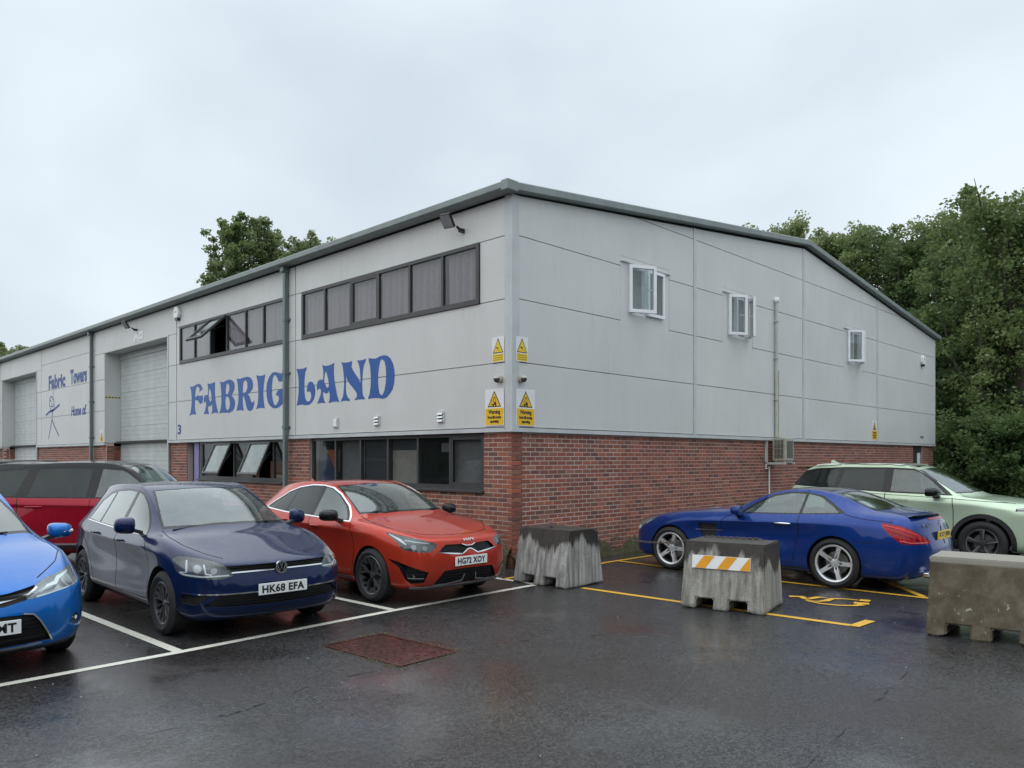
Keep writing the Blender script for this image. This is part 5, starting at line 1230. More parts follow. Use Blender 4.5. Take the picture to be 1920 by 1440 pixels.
# ================================================================ concrete blocks
def block(x, y, rot, mat, label, seed):
    rr = random.Random(seed); h, L = .78, .98; bw, tw = .43, .31
    s = tag(empty('concrete_block', (x, y, 0), R(rot)), label, 'barrier', 'concrete barrier blocks')
    bm = bmesh.new()
    # half section in x/z; pockets cut through along x as real gaps
    ys = [-.49, -.30, -.08, .10, .31, .49]; zs = [0, .13, .42, .725, .78]
    def X(z, s_): return s_ * lerp(bw, tw, min(1, z / .725)) if z < .73 else s_ * (tw + .012 - (z - .725) * .35)
    def Y(y_, z): return y_ * (1 - .05 * z) if z < .73 else y_ * (1 - .03 * z)
    V = {}
    def vt(i, j, sgn):
        k = (i, j, sgn)
        if k not in V: V[k] = bm.verts.new((X(zs[j], sgn), Y(ys[i], zs[j]), zs[j]))
        return V[k]
    for i in range(5):
        for j in range(4):
            if j == 0 and i in (1, 3): continue
            for sgn in (1, -1):
                q = [vt(i, j, sgn), vt(i + 1, j, sgn), vt(i + 1, j + 1, sgn), vt(i, j + 1, sgn)]; bm.faces.new(q if sgn > 0 else q[::-1])
        a, b = (vt(i, 4, 1), vt(i + 1, 4, 1)), (vt(i + 1, 4, -1), vt(i, 4, -1)); bm.faces.new([a[0], a[1], b[0], b[1]])
        j = 1 if i in (1, 3) else 0
        bm.faces.new([vt(i, j, -1), vt(i + 1, j, -1), vt(i + 1, j, 1), vt(i, j, 1)])
    for i in (1, 2, 3, 4):
        q = [vt(i, 0, -1), vt(i, 0, 1), vt(i, 1, 1), vt(i, 1, -1)]; bm.faces.new(q if i in (2, 4) else q[::-1])
    for i, fl in ((0, 0), (5, 1)):
        for j in range(4):
            q = [vt(i, j, -1), vt(i, j, 1), vt(i, j + 1, 1), vt(i, j + 1, -1)]; bm.faces.new(q if not fl else q[::-1])
    bmesh.ops.recalc_face_normals(bm, faces=bm.faces)
    bmesh.ops.bevel(bm, geom=[e for e in bm.edges if e.calc_face_angle(0) > .4], offset=.014, segments=2, affect='EDGES')
    bmesh.ops.triangulate(bm, faces=bm.faces); bmesh.ops.subdivide_edges(bm, edges=[e for e in bm.edges if e.calc_length() > .09], cuts=2, use_grid_fill=True)
    from mathutils import noise as mn
    for v in bm.verts:
        d = mn.noise(v.co * 7 + Vector((seed, 0, 0))) * .006 + mn.noise(v.co * 23 + Vector((seed, 3, 0))) * .003
        v.co += Vector((v.co.x, v.co.y, 0)).normalized() * d
        if v.co.z < .05 and abs(v.co.y) > .3: v.co.z += max(0, mn.noise(v.co * 14 + Vector((0, seed, 0)))) * .05
    me = bpy.data.meshes.new('block_body'); bm.to_mesh(me); bm.free(); me.polygons.foreach_set('use_smooth', [True] * len(me.polygons)); me.set_sharp_from_angle(angle=R(45))
    link('block_body', me, mat, s); return s
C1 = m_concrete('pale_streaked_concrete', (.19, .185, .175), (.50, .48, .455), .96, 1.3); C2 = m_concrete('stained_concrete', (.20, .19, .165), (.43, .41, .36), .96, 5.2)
def m_brown():
    t = NT('brown_concrete'); p = t.pos(obj=True); n = t.noise(p, 5, 6, .65); f = t.noise(p, 60, 5, .7); z = t.n('ShaderNodeSeparateXYZ', {0: p}).outputs['Z']
    c = t.ramp(n, (.3, (.060, .048, .028)), (.5, (.105, .085, .055)), (.7, (.165, .14, .10)))
    chip = t.math('MULTIPLY', t.ramp(t.noise(p, 13, 6, .75), (.60, 0.0), (.66, 1.0)), t.ramp(z, (.12, 0.3), (.3, 1.0)))
    chip = t.math('MULTIPLY', chip, t.ramp(z, (.42, 1.0), (.5, 0.0)))
    c = t.mix(chip, c, (.42, .39, .34)); c = t.mix(t.ramp(z, (.715, 0.0), (.735, .75)), c, (.33, .31, .27))
    t.set(Base_Color=c, Roughness=.85, Normal=t.bump(t.math('ADD', f, n), .5, .006)); return t.m
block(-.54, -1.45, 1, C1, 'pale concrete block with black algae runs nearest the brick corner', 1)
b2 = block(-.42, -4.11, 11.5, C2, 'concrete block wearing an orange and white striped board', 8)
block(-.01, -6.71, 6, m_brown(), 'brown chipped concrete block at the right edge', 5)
HB = empty('hazard_board', b2.location, b2.rotation_euler[2]); tag(HB, 'orange and white striped reflective board on the middle concrete block', 'sign')
def HBP(u, v, d):
    x = -lerp(.43, .31, v / .725) - .012 - d; return (x, u, v)
MB().prism([(-.32, .475), (.37, .475), (.37, .625), (-.32, .625)], HBP, 0, .006).build('board', PLATEW, HB)
OR = plain('reflective_orange', (.78, .33, .01), .35, 0, .06)
for k in range(3):
    u0 = .335 - .265 * k; q = [(u0, .478), (u0 - .13, .478), (u0 - .235, .622), (u0 - .105, .622)]
    q = [(max(-.317, u), v) for u, v in q]; MB().prism(q, HBP, .0062, .0075).build('stripe', OR, HB)
# chain between the first two blocks
ch = tag(empty('chain', (0, 0, 0)), 'rusty steel chain sagging from the pale block to the striped block', 'chain'); cm = MB()
P0, P1, P2 = Vector((-.30, -1.86, .775)), Vector((-.30, -3.70, .79)), Vector((-.16, -4.35, .795)); path = []
for i in range(70):
    t = i / 69
    if t < .75: a = t / .75; p = P0.lerp(P1, a) - Vector((0, 0, .13 * 4 * a * (1 - a)))
    else: p = P1.lerp(P2, (t - .75) / .25)
    path.append(p)
for i in range(69):
    a, b = path[i], path[i + 1]; d = (b - a).normalized(); s1 = Vector((0, 0, 1)) if i % 2 else d.cross(Vector((0, 0, 1))).normalized(); l = (b - a).length * .72; m_ = (a + b) / 2
    loop = [m_ + d * l * math.cos(R(k * 45)) + s1 * .013 * math.sin(R(k * 45)) for k in range(9)]
    cm.tube(loop, .0045, 5, False)
cm.build('chain_links', plain('rusty_chain', (.14, .11, .09), .5, .6, .3, 20), ch, 60)
cn = tag(empty('metal_tube', (-.62, -1.40, .775), R(30)), 'short shiny metal tube leaning on top of the pale concrete block', 'tube'); M = Matrix.Rotation(R(-28), 4, 'Y')
MB().lathe([(0, 0), (.028, 0), (.03, .004), (.03, .115), (.026, .12), (.024, .10), (0, .10)], 16, M).build('tube_body', plain('pink_metal', (.42, .27, .26), .25, .5), cn, 40)
# ---------------------------------------------------------------- navy hatchback
def golf():
    PA = paint('navy_paint', (.003, .012, .058), .25, .34, .08)
    c = Car('navy_hatchback', dict(L=4.26, W=[(0, .84), (.42, .865), (.8, .895), (1.2, .897), (3.2, .897), (3.6, .89), (4.0, .86)],
        top=[(.42, .815, .135, .17, .50, .765, .105, .755, .5, .0),
             (.75, .895, .085, .56, .53, .86, .50, .872, .5, .006),
             (1.05, .945, .070, .92, .57, .955, .85, .968, .5, .006),
             (1.32, .965, .062, 1.24, .60, 1.015, 1.10, 1.035, .7, .008),
             (1.62, .972, .062, 1.66, .61, 1.225, 1.52, 1.25),
             (1.98, .978, .062, 2.10, .575, 1.415, 1.96, 1.435),
             (2.35, .985, .062, 2.42, .57, 1.452, 2.40, 1.482),
             (2.80, .992, .062, 2.85, .57, 1.452, 2.85, 1.484),
             (3.22, 1.0, .062, 3.27, .555, 1.425, 3.3, 1.462),
             (3.60, 1.012, .075, 3.66, .53, 1.34, 3.74, 1.40),
             (3.92, .98, .11, 4.0, .53, 1.04, 4.08, 1.06)],
        rows=[([(.4, .205), (.9, .20), (3.4, .21), (4, .27)], .11), ([(.4, .27), (.9, .275), (3.4, .30), (4, .36)], [(.4, .05), (1.3, .03)]),
              ([(.4, .42), (.9, .45)], [(.4, .03), (.8, -.002), (1.3, .022), (2.9, .022), (3.4, -.002), (4, .04)]),
              ([(.4, .60), (.9, .69)], [(.4, .03), (.8, .004), (1.3, .032), (2.9, .030), (3.4, .004), (4, .05)]),
              ([(.4, .735), (.75, .80), (1.3, .838), (3.5, .89), (4, .88)], [(.4, .055), (.8, .010), (1.3, .0), (3.4, .0), (4, .07)])],
        fp=[(.10, .215), (.03, .28), (.0, .43), (.015, .57), (.055, .68)], bp=[(4.2, .3), (4.24, .4), (4.26, .55), (4.23, .75), (4.16, .9)],
        crease={('s', 4): (.85, 1, 9)}))
    # glass
    fg = [(1.40, .965), (1.60, 1.10), (1.84, 1.255), (2.05, 1.352), (2.20, 1.378), (2.155, .985)]
    rg = [(2.255, .99), (2.265, 1.385), (2.55, 1.392), (2.90, 1.370), (2.92, 1.010)]
    qg = [(2.955, 1.012), (2.945, 1.362), (3.10, 1.335), (3.30, 1.24), (3.37, 1.035)]
    doors = {}
    g1 = c.cut('window', fg, G_CLEAR); g2 = c.cut('window', rg, G_CLEAR); g3 = c.cut('quarter_window', qg, G_CLEAR)
    c.cut('window_surround', [(1.33, .945), (1.60, 1.125), (1.84, 1.28), (2.05, 1.375), (2.2, 1.402), (2.55, 1.412), (2.95, 1.388), (3.12, 1.358), (3.34, 1.25), (3.43, 1.03), (3.38, 1.01), (2.9, .992), (2.2, .967), (1.6, .952)], GLOSSBLACK, off=-.001)
    ws = [(-.70, 1.30), (-.38, 1.155), (0, 1.115), (.38, 1.155), (.70, 1.30), (.625, 1.66), (.545, 2.02), (.3, 1.945), (0, 1.925), (-.3, 1.945), (-.545, 2.02), (-.625, 1.66)]
    c.cut('windscreen', [(x * .955, 1.165 + (q - 1.115) * .935) for x, q in ws], G_CLEAR, 'top', mirror=False)
    c.cut('windscreen_border', ws, GLOSSBLACK, 'top', off=-.002, mirror=False)
    # wheel openings
    for q in (.865, 3.485): c.drop(circle(q, .33, .362), depth=.24)
    # lamps and front, outlines as seen 25 degrees off the nose
    hp = curve([(.470, .652), (.56, .745), (.757, .797), (.95, .815), (1.03, .785), (1.0, .70), (.93, .645), (.62, .612), (.49, .63)], 3, True)
    c.cut('headlight_lens', hp, LENS, 25, -.001, keep=True)
    H = c.cut('headlight', hp, LAMPDARK, 25, -.05, -.05)
    for h, m in zip(H, (1, -1)):
        for q, z, r in ((.80, .718, .042), (.64, .692, .030)):
            cs = np.array([(p[0], p[1]) for p in circle(q, z, r, 20)])
            pc = c.take([tuple(p) for p in cs], 25, m, keep=True)
            c.shape('reflector', pc, REFLECTOR, h, [tuple(p) for p in cs], 25, m, -.022, .03)
        for pts in ([(.90, .79), (.905, .675), (.97, .665)], [(.735, .755), (.715, .665), (.66, .655)], [(.99, .655), (.75, .638), (.50, .645)]):
            st = stroke(pts, .014); c.shape('light_strip', c.take(st, 25, m, keep=True), WHITELED, h, st, 25, m, -.012, .01)
    gr = [(-.02, .655), (.47, .655), (.50, .672), (.555, .732), (.52, .728), (-.02, .728)]
    c.cut('grille', gr, BLACK, 25, -.03, -.03)
    for z in (.685, .705): c.trim('grille_bar', [(-.02, z), (.5, z)], .007, GLOSSBLACK, 25, -.012)
    c.trim('chrome_strip', [(-.02, .668), (.48, .664)], .013, CHROME, 25, .004)
    c.cut('lower_grille', [(-.02, .455), (.88, .462), (.955, .445), (.94, .375), (.78, .36), (.5, .345), (-.02, .335)], BLACK, 25, -.035, -.035)
    for z in (.37, .40, .43): c.trim('grille_bar', [(-.02, z - .008), (.45, z - .006), (.62, z)], .011, BLACK, 25, -.014)
    c.cut('bumper_blade', [(.74, .352), (.80, .36), (.66, .462), (.57, .46)], PA, 25, .0, .02, keep=True)
    c.trim('chrome_strip', [(-.02, .466), (.5, .467), (.8, .472), (.945, .474)], [.012, .012, .011, .009], CHROME, 25, .006)
    c.cut('bumper_lip', [(-.02, .285), (.5, .29), (.85, .30), (.97, .33), (1.0, .30), (.85, .262), (.5, .25), (-.02, .245)], PA, 25, .008, .012, keep=True)
    # panels
    BON = [(1.33, .985)]
    c.gap([(.705, 1.27), (.735, 1.0), (.71, .72), (.60, .42), (.50, .255)], 'top', .009)
    fd = [(1.30, .93), (1.235, .80), (1.205, .55), (1.25, .315), (2.205, .315), (2.215, .985), (1.6, .97)]
    rd = [(2.225, .985), (2.215, .315), (2.98, .315), (3.08, .50), (3.23, .70), (3.40, .86), (3.42, 1.02), (2.9, 1.01)]
    for d in (fd, rd): c.gap(d[:4] + d[4:5] if d is fd else [d[1], d[2], d[3], d[4], d[5], d[6]], 90, .009)
    c.gap([(2.21, .32), (2.21, .98)], 90, .010)
    for d, hq, hz in ((fd, 2.02, .872), (rd, 2.86, .90)):
        for o, m in zip(c.cut('door', d, PA, 90, 0), (1, -1)): c.handle(hq, hz, PA, m, o)
    c.cut('bonnet', [(-.49, .24), (0, .145), (.49, .24), (.595, .42), (.70, .72), (.725, 1.0), (.69, 1.27), (.38, 1.14), (0, 1.10), (-.38, 1.14), (-.69, 1.27), (-.725, 1.0), (-.70, .72), (-.595, .42)], PA, 'top', 0, mirror=False, lim=lambda C: C[:, 2] > .73)
    c.trim('sill_trim', [(1.26, .285), (3.1, .30)], .018, BLACK, 90, .004)
    c.trim('chrome_strip', [(1.42, .957), (2.2, .972), (2.9, .998), (3.38, 1.018)], .009, CHROME, 90, .004)
    c.body(PA)
    # details
    def rim(rr, w):
        sp = [(.22, -9), (.30, -7), (.62, -9), (.975, -13.5), (.975, -8.5), (.64, -3.2), (.64, 3.2), (.975, 8.5), (.975, 13.5), (.62, 9), (.30, 7), (.22, 9)]
        th = [(.22, -2.4), (.975, -1.8), (.975, 1.8), (.22, 2.4)]
        return rim_mesh('golf', rr, w, [(sp, 5, 0), ([(.22, 33), (.97, 31), (.97, 34.5), (.22, 36)], 5, 0), ([(.22, 38), (.97, 37.5), (.97, 41), (.22, 41)], 5, 0)], plain('dull_alloy', (.13, .13, .135), .35, .6, .15), None, .016)
    c.wheels((.865, 3.485), .32, .32, .21, .775, rim, .212)
    c.plate(.487, 'HK68 EFA', ssh=.004)
    e = MB().lathe([(.0, .004), (.055, .004)], 28); b = e.build('badge', GLOSSBLACK, c.root)
    b.location = c.at(0, c.surf_s(0, .685) - .012, .683); b.rotation_euler = (R(90), 0, 0)
    r = MB().lathe([(.050, .004), (.050, .012), (.062, .012), (.062, -.01)], 28).build('badge_ring', CHROME, b, 40)
    def V(mb, pts): mb.prism(stroke(pts, .0105), lambda u, v, d: (u, v, d), .004, .011)
    lm = MB(); V(lm, [(-.017, .046), (0, .006), (.017, .046)]); V(lm, [(-.043, .024), (-.0215, -.040), (0, .003), (.0215, -.040), (.043, .024)])
    lm.build('badge_mark', CHROME, b)
    c.mirror(1.50, 1.06, .90, PA, (.19, .14, .19), BLACK)
    c.cabin(.28, 1.28, 3.3, .70, [(2.28, (-.36, .36), 1.08), (3.1, (-.36, .36), 1.06)], -.36, .96)
    for x0, x1 in ((.62, -.02), (.05, -.45)):
        MB().tube([c.at(-x0, 1.22, 1.012), c.at(-x0 * .6 - x1 * .4, 1.20, 1.045), c.at(-x1, 1.22, 1.055)], .009, 6).build('wiper', BLACK, c.root)
    MB().box(-.11, .11, 1.99 - 2.13, 2.03 - 2.13, 1.33, 1.385).build('rear_view_mirror', BLACK, c.root, bevel=.012)
    MB().box(-.72, .72, .6 - 2.13, 3.9 - 2.13, .19, .26).build('underbody', BLACK, c.root)
    c.place(-4.94, .44, -1.6, 'navy blue hatchback with plate HK68 EFA between the bright blue and orange cars')
    return c
golf()
# ---------------------------------------------------------------- orange-red hatchback
def wiper_pair(c, q, z, w=.62, dz=.04):
    for x0, x1 in ((w, -.02), (.06, -.46)):
        MB().tube([c.at(-x0, q + .02, z - .01), c.at(-x0 * .6 - x1 * .4, q, z + .02), c.at(-x1, q + .02, z + .03)], .009, 6).build('wiper', BLACK, c.root)
def lamp_disc(c, h, m, a, q, z, r, mat, off=-.02, name='reflector', d=.03):
    cs = circle(q, z, r, 18); c.shape(name, c.take(cs, a, m, keep=True), mat, h, cs, a, m, off, d)
def lamp_strip(c, h, m, a, pts, w, mat=None, off=-.012, name='light_strip'):
    st = stroke(pts, w); c.shape(name, c.take(st, a, m, keep=True), mat or WHITELED, h, st, a, m, off, .01)
def orange_car():
    PA = paint('orange_red_paint', (.46, .036, .016), .35, .36, .2)
    c = Car('orange_hatchback', dict(L=4.31, W=[(0, .85), (.45, .872), (.8, .898), (1.2, .90), (3.2, .90), (3.6, .892), (4.0, .85)],
        top=[(.46, .865, .125, .21, .50, .825, .13, .812, .5, .0),
             (.82, .925, .080, .60, .55, .912, .54, .918, .5, .006),
             (1.12, .955, .062, .97, .585, .985, .92, .996, .5, .006),
             (1.38, .972, .055, 1.30, .61, 1.042, 1.18, 1.055, .7, .008),
             (1.70, .985, .055, 1.76, .61, 1.245, 1.62, 1.268),
             (2.08, .995, .055, 2.22, .578, 1.402, 2.10, 1.422),
             (2.45, 1.003, .055, 2.52, .572, 1.432, 2.5, 1.456),
             (2.88, 1.015, .057, 2.93, .565, 1.424, 2.95, 1.448),
             (3.28, 1.035, .062, 3.33, .545, 1.385, 3.42, 1.418),
             (3.66, 1.058, .078, 3.72, .505, 1.295, 3.86, 1.35),
             (3.98, 1.0, .11, 4.06, .52, 1.07, 4.16, 1.08)],
        rows=[([(.4, .205), (.9, .19), (3.4, .20), (4, .27)], .11), ([(.4, .26), (.9, .265), (3.4, .29), (4, .36)], [(.4, .05), (1.3, .028)]),
              ([(.4, .42), (.9, .45)], [(.4, .02), (.8, -.004), (1.3, .024), (2.9, .024), (3.4, -.004), (4, .05)]),
              ([(.4, .62), (.9, .69)], [(.4, .03), (.8, .004), (1.3, .032), (2.9, .030), (3.4, .004), (4, .06)]),
              ([(.4, .775), (.8, .825), (1.3, .848), (3.5, .91), (4, .88)], [(.4, .060), (.8, .012), (1.3, .0), (3.4, .0), (4, .08)])],
        fp=[(.13, .205), (.045, .27), (.0, .43), (.008, .60), (.05, .735)], bp=[(4.24, .3), (4.29, .4), (4.31, .55), (4.28, .75), (4.2, .9)],
        crease={('s', 4): (.8, 1, 9)}))
    fg = [(1.46, .985), (1.66, 1.135), (1.90, 1.268), (2.10, 1.345), (2.27, 1.372), (2.255, 1.005)]
    rg = [(2.36, 1.008), (2.37, 1.377), (2.62, 1.375), (2.95, 1.335), (3.0, 1.03)]
    qg = [(3.045, 1.033), (2.995, 1.322), (3.18, 1.27), (3.40, 1.15), (3.50, 1.07)]
    c.cut('window', fg, G_CLEAR); c.cut('window', rg, G_DARK); c.cut('quarter_window', qg, G_DARK)
    out_ = [(1.36, .96), (1.62, 1.145), (1.88, 1.285), (2.10, 1.365), (2.32, 1.395), (2.62, 1.395), (2.96, 1.355), (3.20, 1.288), (3.44, 1.155), (3.60, 1.05)]
    c.cut('window_surround', out_ + [(3.0, 1.01), (2.3, .988), (1.6, .968)], GLOSSBLACK, off=-.001)
    c.trim('chrome_strip', out_, .016, CHROME, 90, .004); c.trim('chrome_strip', [(1.36, .962), (1.6, .968), (2.3, .988), (3.0, 1.01), (3.60, 1.052)], .014, CHROME, 90, .005)
    ws = [(-.70, 1.36), (-.38, 1.225), (0, 1.19), (.38, 1.225), (.70, 1.36), (.625, 1.75), (.545, 2.14), (.3, 2.085), (0, 2.07), (-.3, 2.085), (-.545, 2.14), (-.625, 1.75)]
    c.cut('windscreen', [(x * .955, 1.24 + (q - 1.19) * .935) for x, q in ws], G_CLEAR, 'top', mirror=False); c.cut('windscreen_border', ws, GLOSSBLACK, 'top', off=-.002, mirror=False)
    for q in (.87, 3.52): c.drop(circle(q, .33, .368), depth=.24)
    A = 40
    hp = curve([(1.02, .872), (.76, .828), (.50, .775), (.412, .728), (.48, .660), (.56, .650), (.74, .668), (.83, .695), (.89, .765), (1.0, .84)], 3, True)
    c.cut('headlight_lens', hp, LENS, A, -.001, keep=True)
    for h, m in zip(c.cut('headlight', hp, LAMPDARK, A, -.05, -.05), (1, -1)):
        lamp_disc(c, h, m, A, .69, .715, .034, REFLECTOR); lamp_disc(c, h, m, A, .55, .70, .030, REFLECTOR)
        lamp_strip(c, h, m, A, [(1.0, .862), (.86, .80), (.78, .745)], [.006, .03, .014]); lamp_strip(c, h, m, A, [(.5, .755), (.64, .775), (.8, .80)], .012, REFLECTOR)
    gr = [(-.02, .70), (.08, .705), (.12, .722), (.31, .728), (.355, .69), (.395, .640), (.11, .598), (.035, .652), (-.02, .652)]
    c.cut('grille', gr, BLACK, A, -.035, -.035)
    for z in (.63, .655, .68, .705): c.trim('grille_bar', [(-.02, z), (.34, z)], .006, GLOSSBLACK, A, -.015)
    c.trim('chrome_strip', [(-.02, .660), (.035, .660), (.105, .604), (.39, .640)], [.012, .012, .017, .012], CHROME, A, .006)
    c.trim('chrome_strip', [(-.02, .70), (.06, .70), (.11, .722)], .008, CHROME, A, .004)
    c.cut('lower_grille', [(-.02, .43), (.16, .428), (.32, .42), (.46, .255), (-.02, .250)], BLACK, A, -.04, -.04)
    for z in (.285, .32, .355, .39): c.trim('grille_bar', [(-.02, z), (.42 - (z - .25) * .75, z)], .008, BLACK, A, -.018)
    c.trim('chrome_strip', [(.47, .246), (.30, .252), (.115, .278), (.075, .36)], [.010, .014, .016, .008], ALLOY, A, .004)
    c.cut('air_curtain', [(1.0, .565), (.90, .548), (.62, .452), (.51, .412), (.565, .292), (.72, .280), (.78, .325), (.86, .47)], GLOSSBLACK, A, -.035, -.035)
    c.trim('fog_bar', [(.80, .405), (.53, .40)], .010, BLACK, A, -.01); c.trim('fog_bar', [(.76, .345), (.56, .34)], .008, ALLOY, A, -.012); c.trim('fog_ring', [(.70, .385), (.67, .365), (.70, .35)], .009, ALLOY, A, -.006)
    c.trim('splitter', [(-.02, .228), (.4, .226), (.56, .225), (.75, .22)], .028, plain('grey_plastic', (.10, .10, .10), .5), A, .012)
    c.gap([(.70, 1.33), (.745, 1.05), (.755, .80), (.70, .55), (.50, .285), (.25, .20), (-.02, .18)], 'top', .009, lim=lambda C: C[:, 2] > .79)
    fd = [(1.33, .95), (1.26, .80), (1.235, .55), (1.28, .295), (2.29, .295), (2.30, 1.0), (1.6, .975)]
    rd = [(2.31, 1.0), (2.30, .295), (3.02, .295), (3.12, .50), (3.27, .72), (3.42, .86), (3.52, 1.03), (3.0, 1.018)]
    c.gap([fd[0], fd[1], fd[2], fd[3], fd[4]], 90, .009); c.gap([rd[1], rd[2], rd[3], rd[4], rd[5], rd[6]], 90, .009); c.gap([(2.305, .30), (2.305, .995)], 90, .010)
    for d, hq, hz in ((fd, 2.12, .872), (rd, 2.98, .91)):
        for o, m in zip(c.cut('door', d, PA, 90, 0), (1, -1)): c.handle(hq, hz, PA, m, o)
    c.cut('bonnet', [(-.25, .205), (0, .185), (.25, .205), (.49, .29), (.69, .55), (.745, .80), (.735, 1.05), (.69, 1.33), (.38, 1.215), (0, 1.18), (-.38, 1.215), (-.69, 1.33), (-.735, 1.05), (-.745, .80), (-.69, .55), (-.49, .29)], PA, 'top', 0, mirror=False, lim=lambda C: C[:, 2] > .79)
    c.trim('sill_trim', [(1.28, .262), (3.1, .275)], .02, BLACK, 90, .006)
    c.body(PA)
    def rim(rr, w):
        y = [(.20, -6), (.50, -5.5), (.74, -15), (.97, -17), (.97, -11), (.76, -8), (.60, 0), (.76, 8), (.97, 11), (.97, 17), (.74, 15), (.50, 5.5), (.20, 6)]
        x = [(.97, 25), (.97, 47), (.72, 40), (.66, 36), (.72, 32)]
        return rim_mesh('kia', rr, w, [(y, 5, 0), (x, 5, 0)], plain('machined_dark', (.16, .16, .165), .3, .7, .2), BLACK, .014)
    c.wheels((.87, 3.52), .332, .332, .22, .785, rim, .235)
    c.plate(.522, 'HG72 XOY', ssh=.004)
    b = MB(); 
    for pts in ([(-.078, .018), (-.078, -.018)], [(-.078, -.014), (-.035, .018), (-.035, -.018)], [(-.035, .016), (-.02, -.016), (.008, .016), (.02, -.016)], [(.02, -.016), (.045, .018), (.074, -.014)], [(.074, .018), (.074, -.018)]):
        b.prism(stroke(pts, .010), lambda u, v, d: (u, -d, v), 0, .006)
    o = b.build('badge', WHITELED, c.root); o.location = c.at(0, c.surf_s(0, .775) - .012, .772); o.rotation_euler = (R(-32), 0, 0)
    c.mirror(1.56, 1.035, .905, GLOSSBLACK, (.21, .16, .16), BLACK)
    c.cabin(.28, 1.34, 3.3, .70, [(2.32, (-.36, .36), 1.08), (3.1, (-.36, .36), 1.06)], -.36, .985)
    wiper_pair(c, 1.26, 1.045); MB().box(-.11, .11, 2.10 - 2.155, 2.14 - 2.155, 1.325, 1.375).build('rear_view_mirror', BLACK, c.root, bevel=.012)
    MB().box(-.72, .72, .6 - 2.155, 3.95 - 2.155, .185, .25).build('underbody', BLACK, c.root)
    MB().add([c.at(-.02, 3.55, 1.37), c.at(.02, 3.55, 1.37), c.at(.02, 3.72, 1.37), c.at(-.02, 3.72, 1.37), c.at(0, 3.70, 1.455), c.at(0, 3.72, 1.45)], [(0, 1, 4), (1, 2, 5, 4), (2, 3, 5), (3, 0, 4, 5)]).build('roof_antenna', PA, c.root)
    c.place(-2.44, -1.70 + 2.155, -.6, 'orange red hatchback with plate HG72 XOY beside the brick corner')
    return c
orange_car()
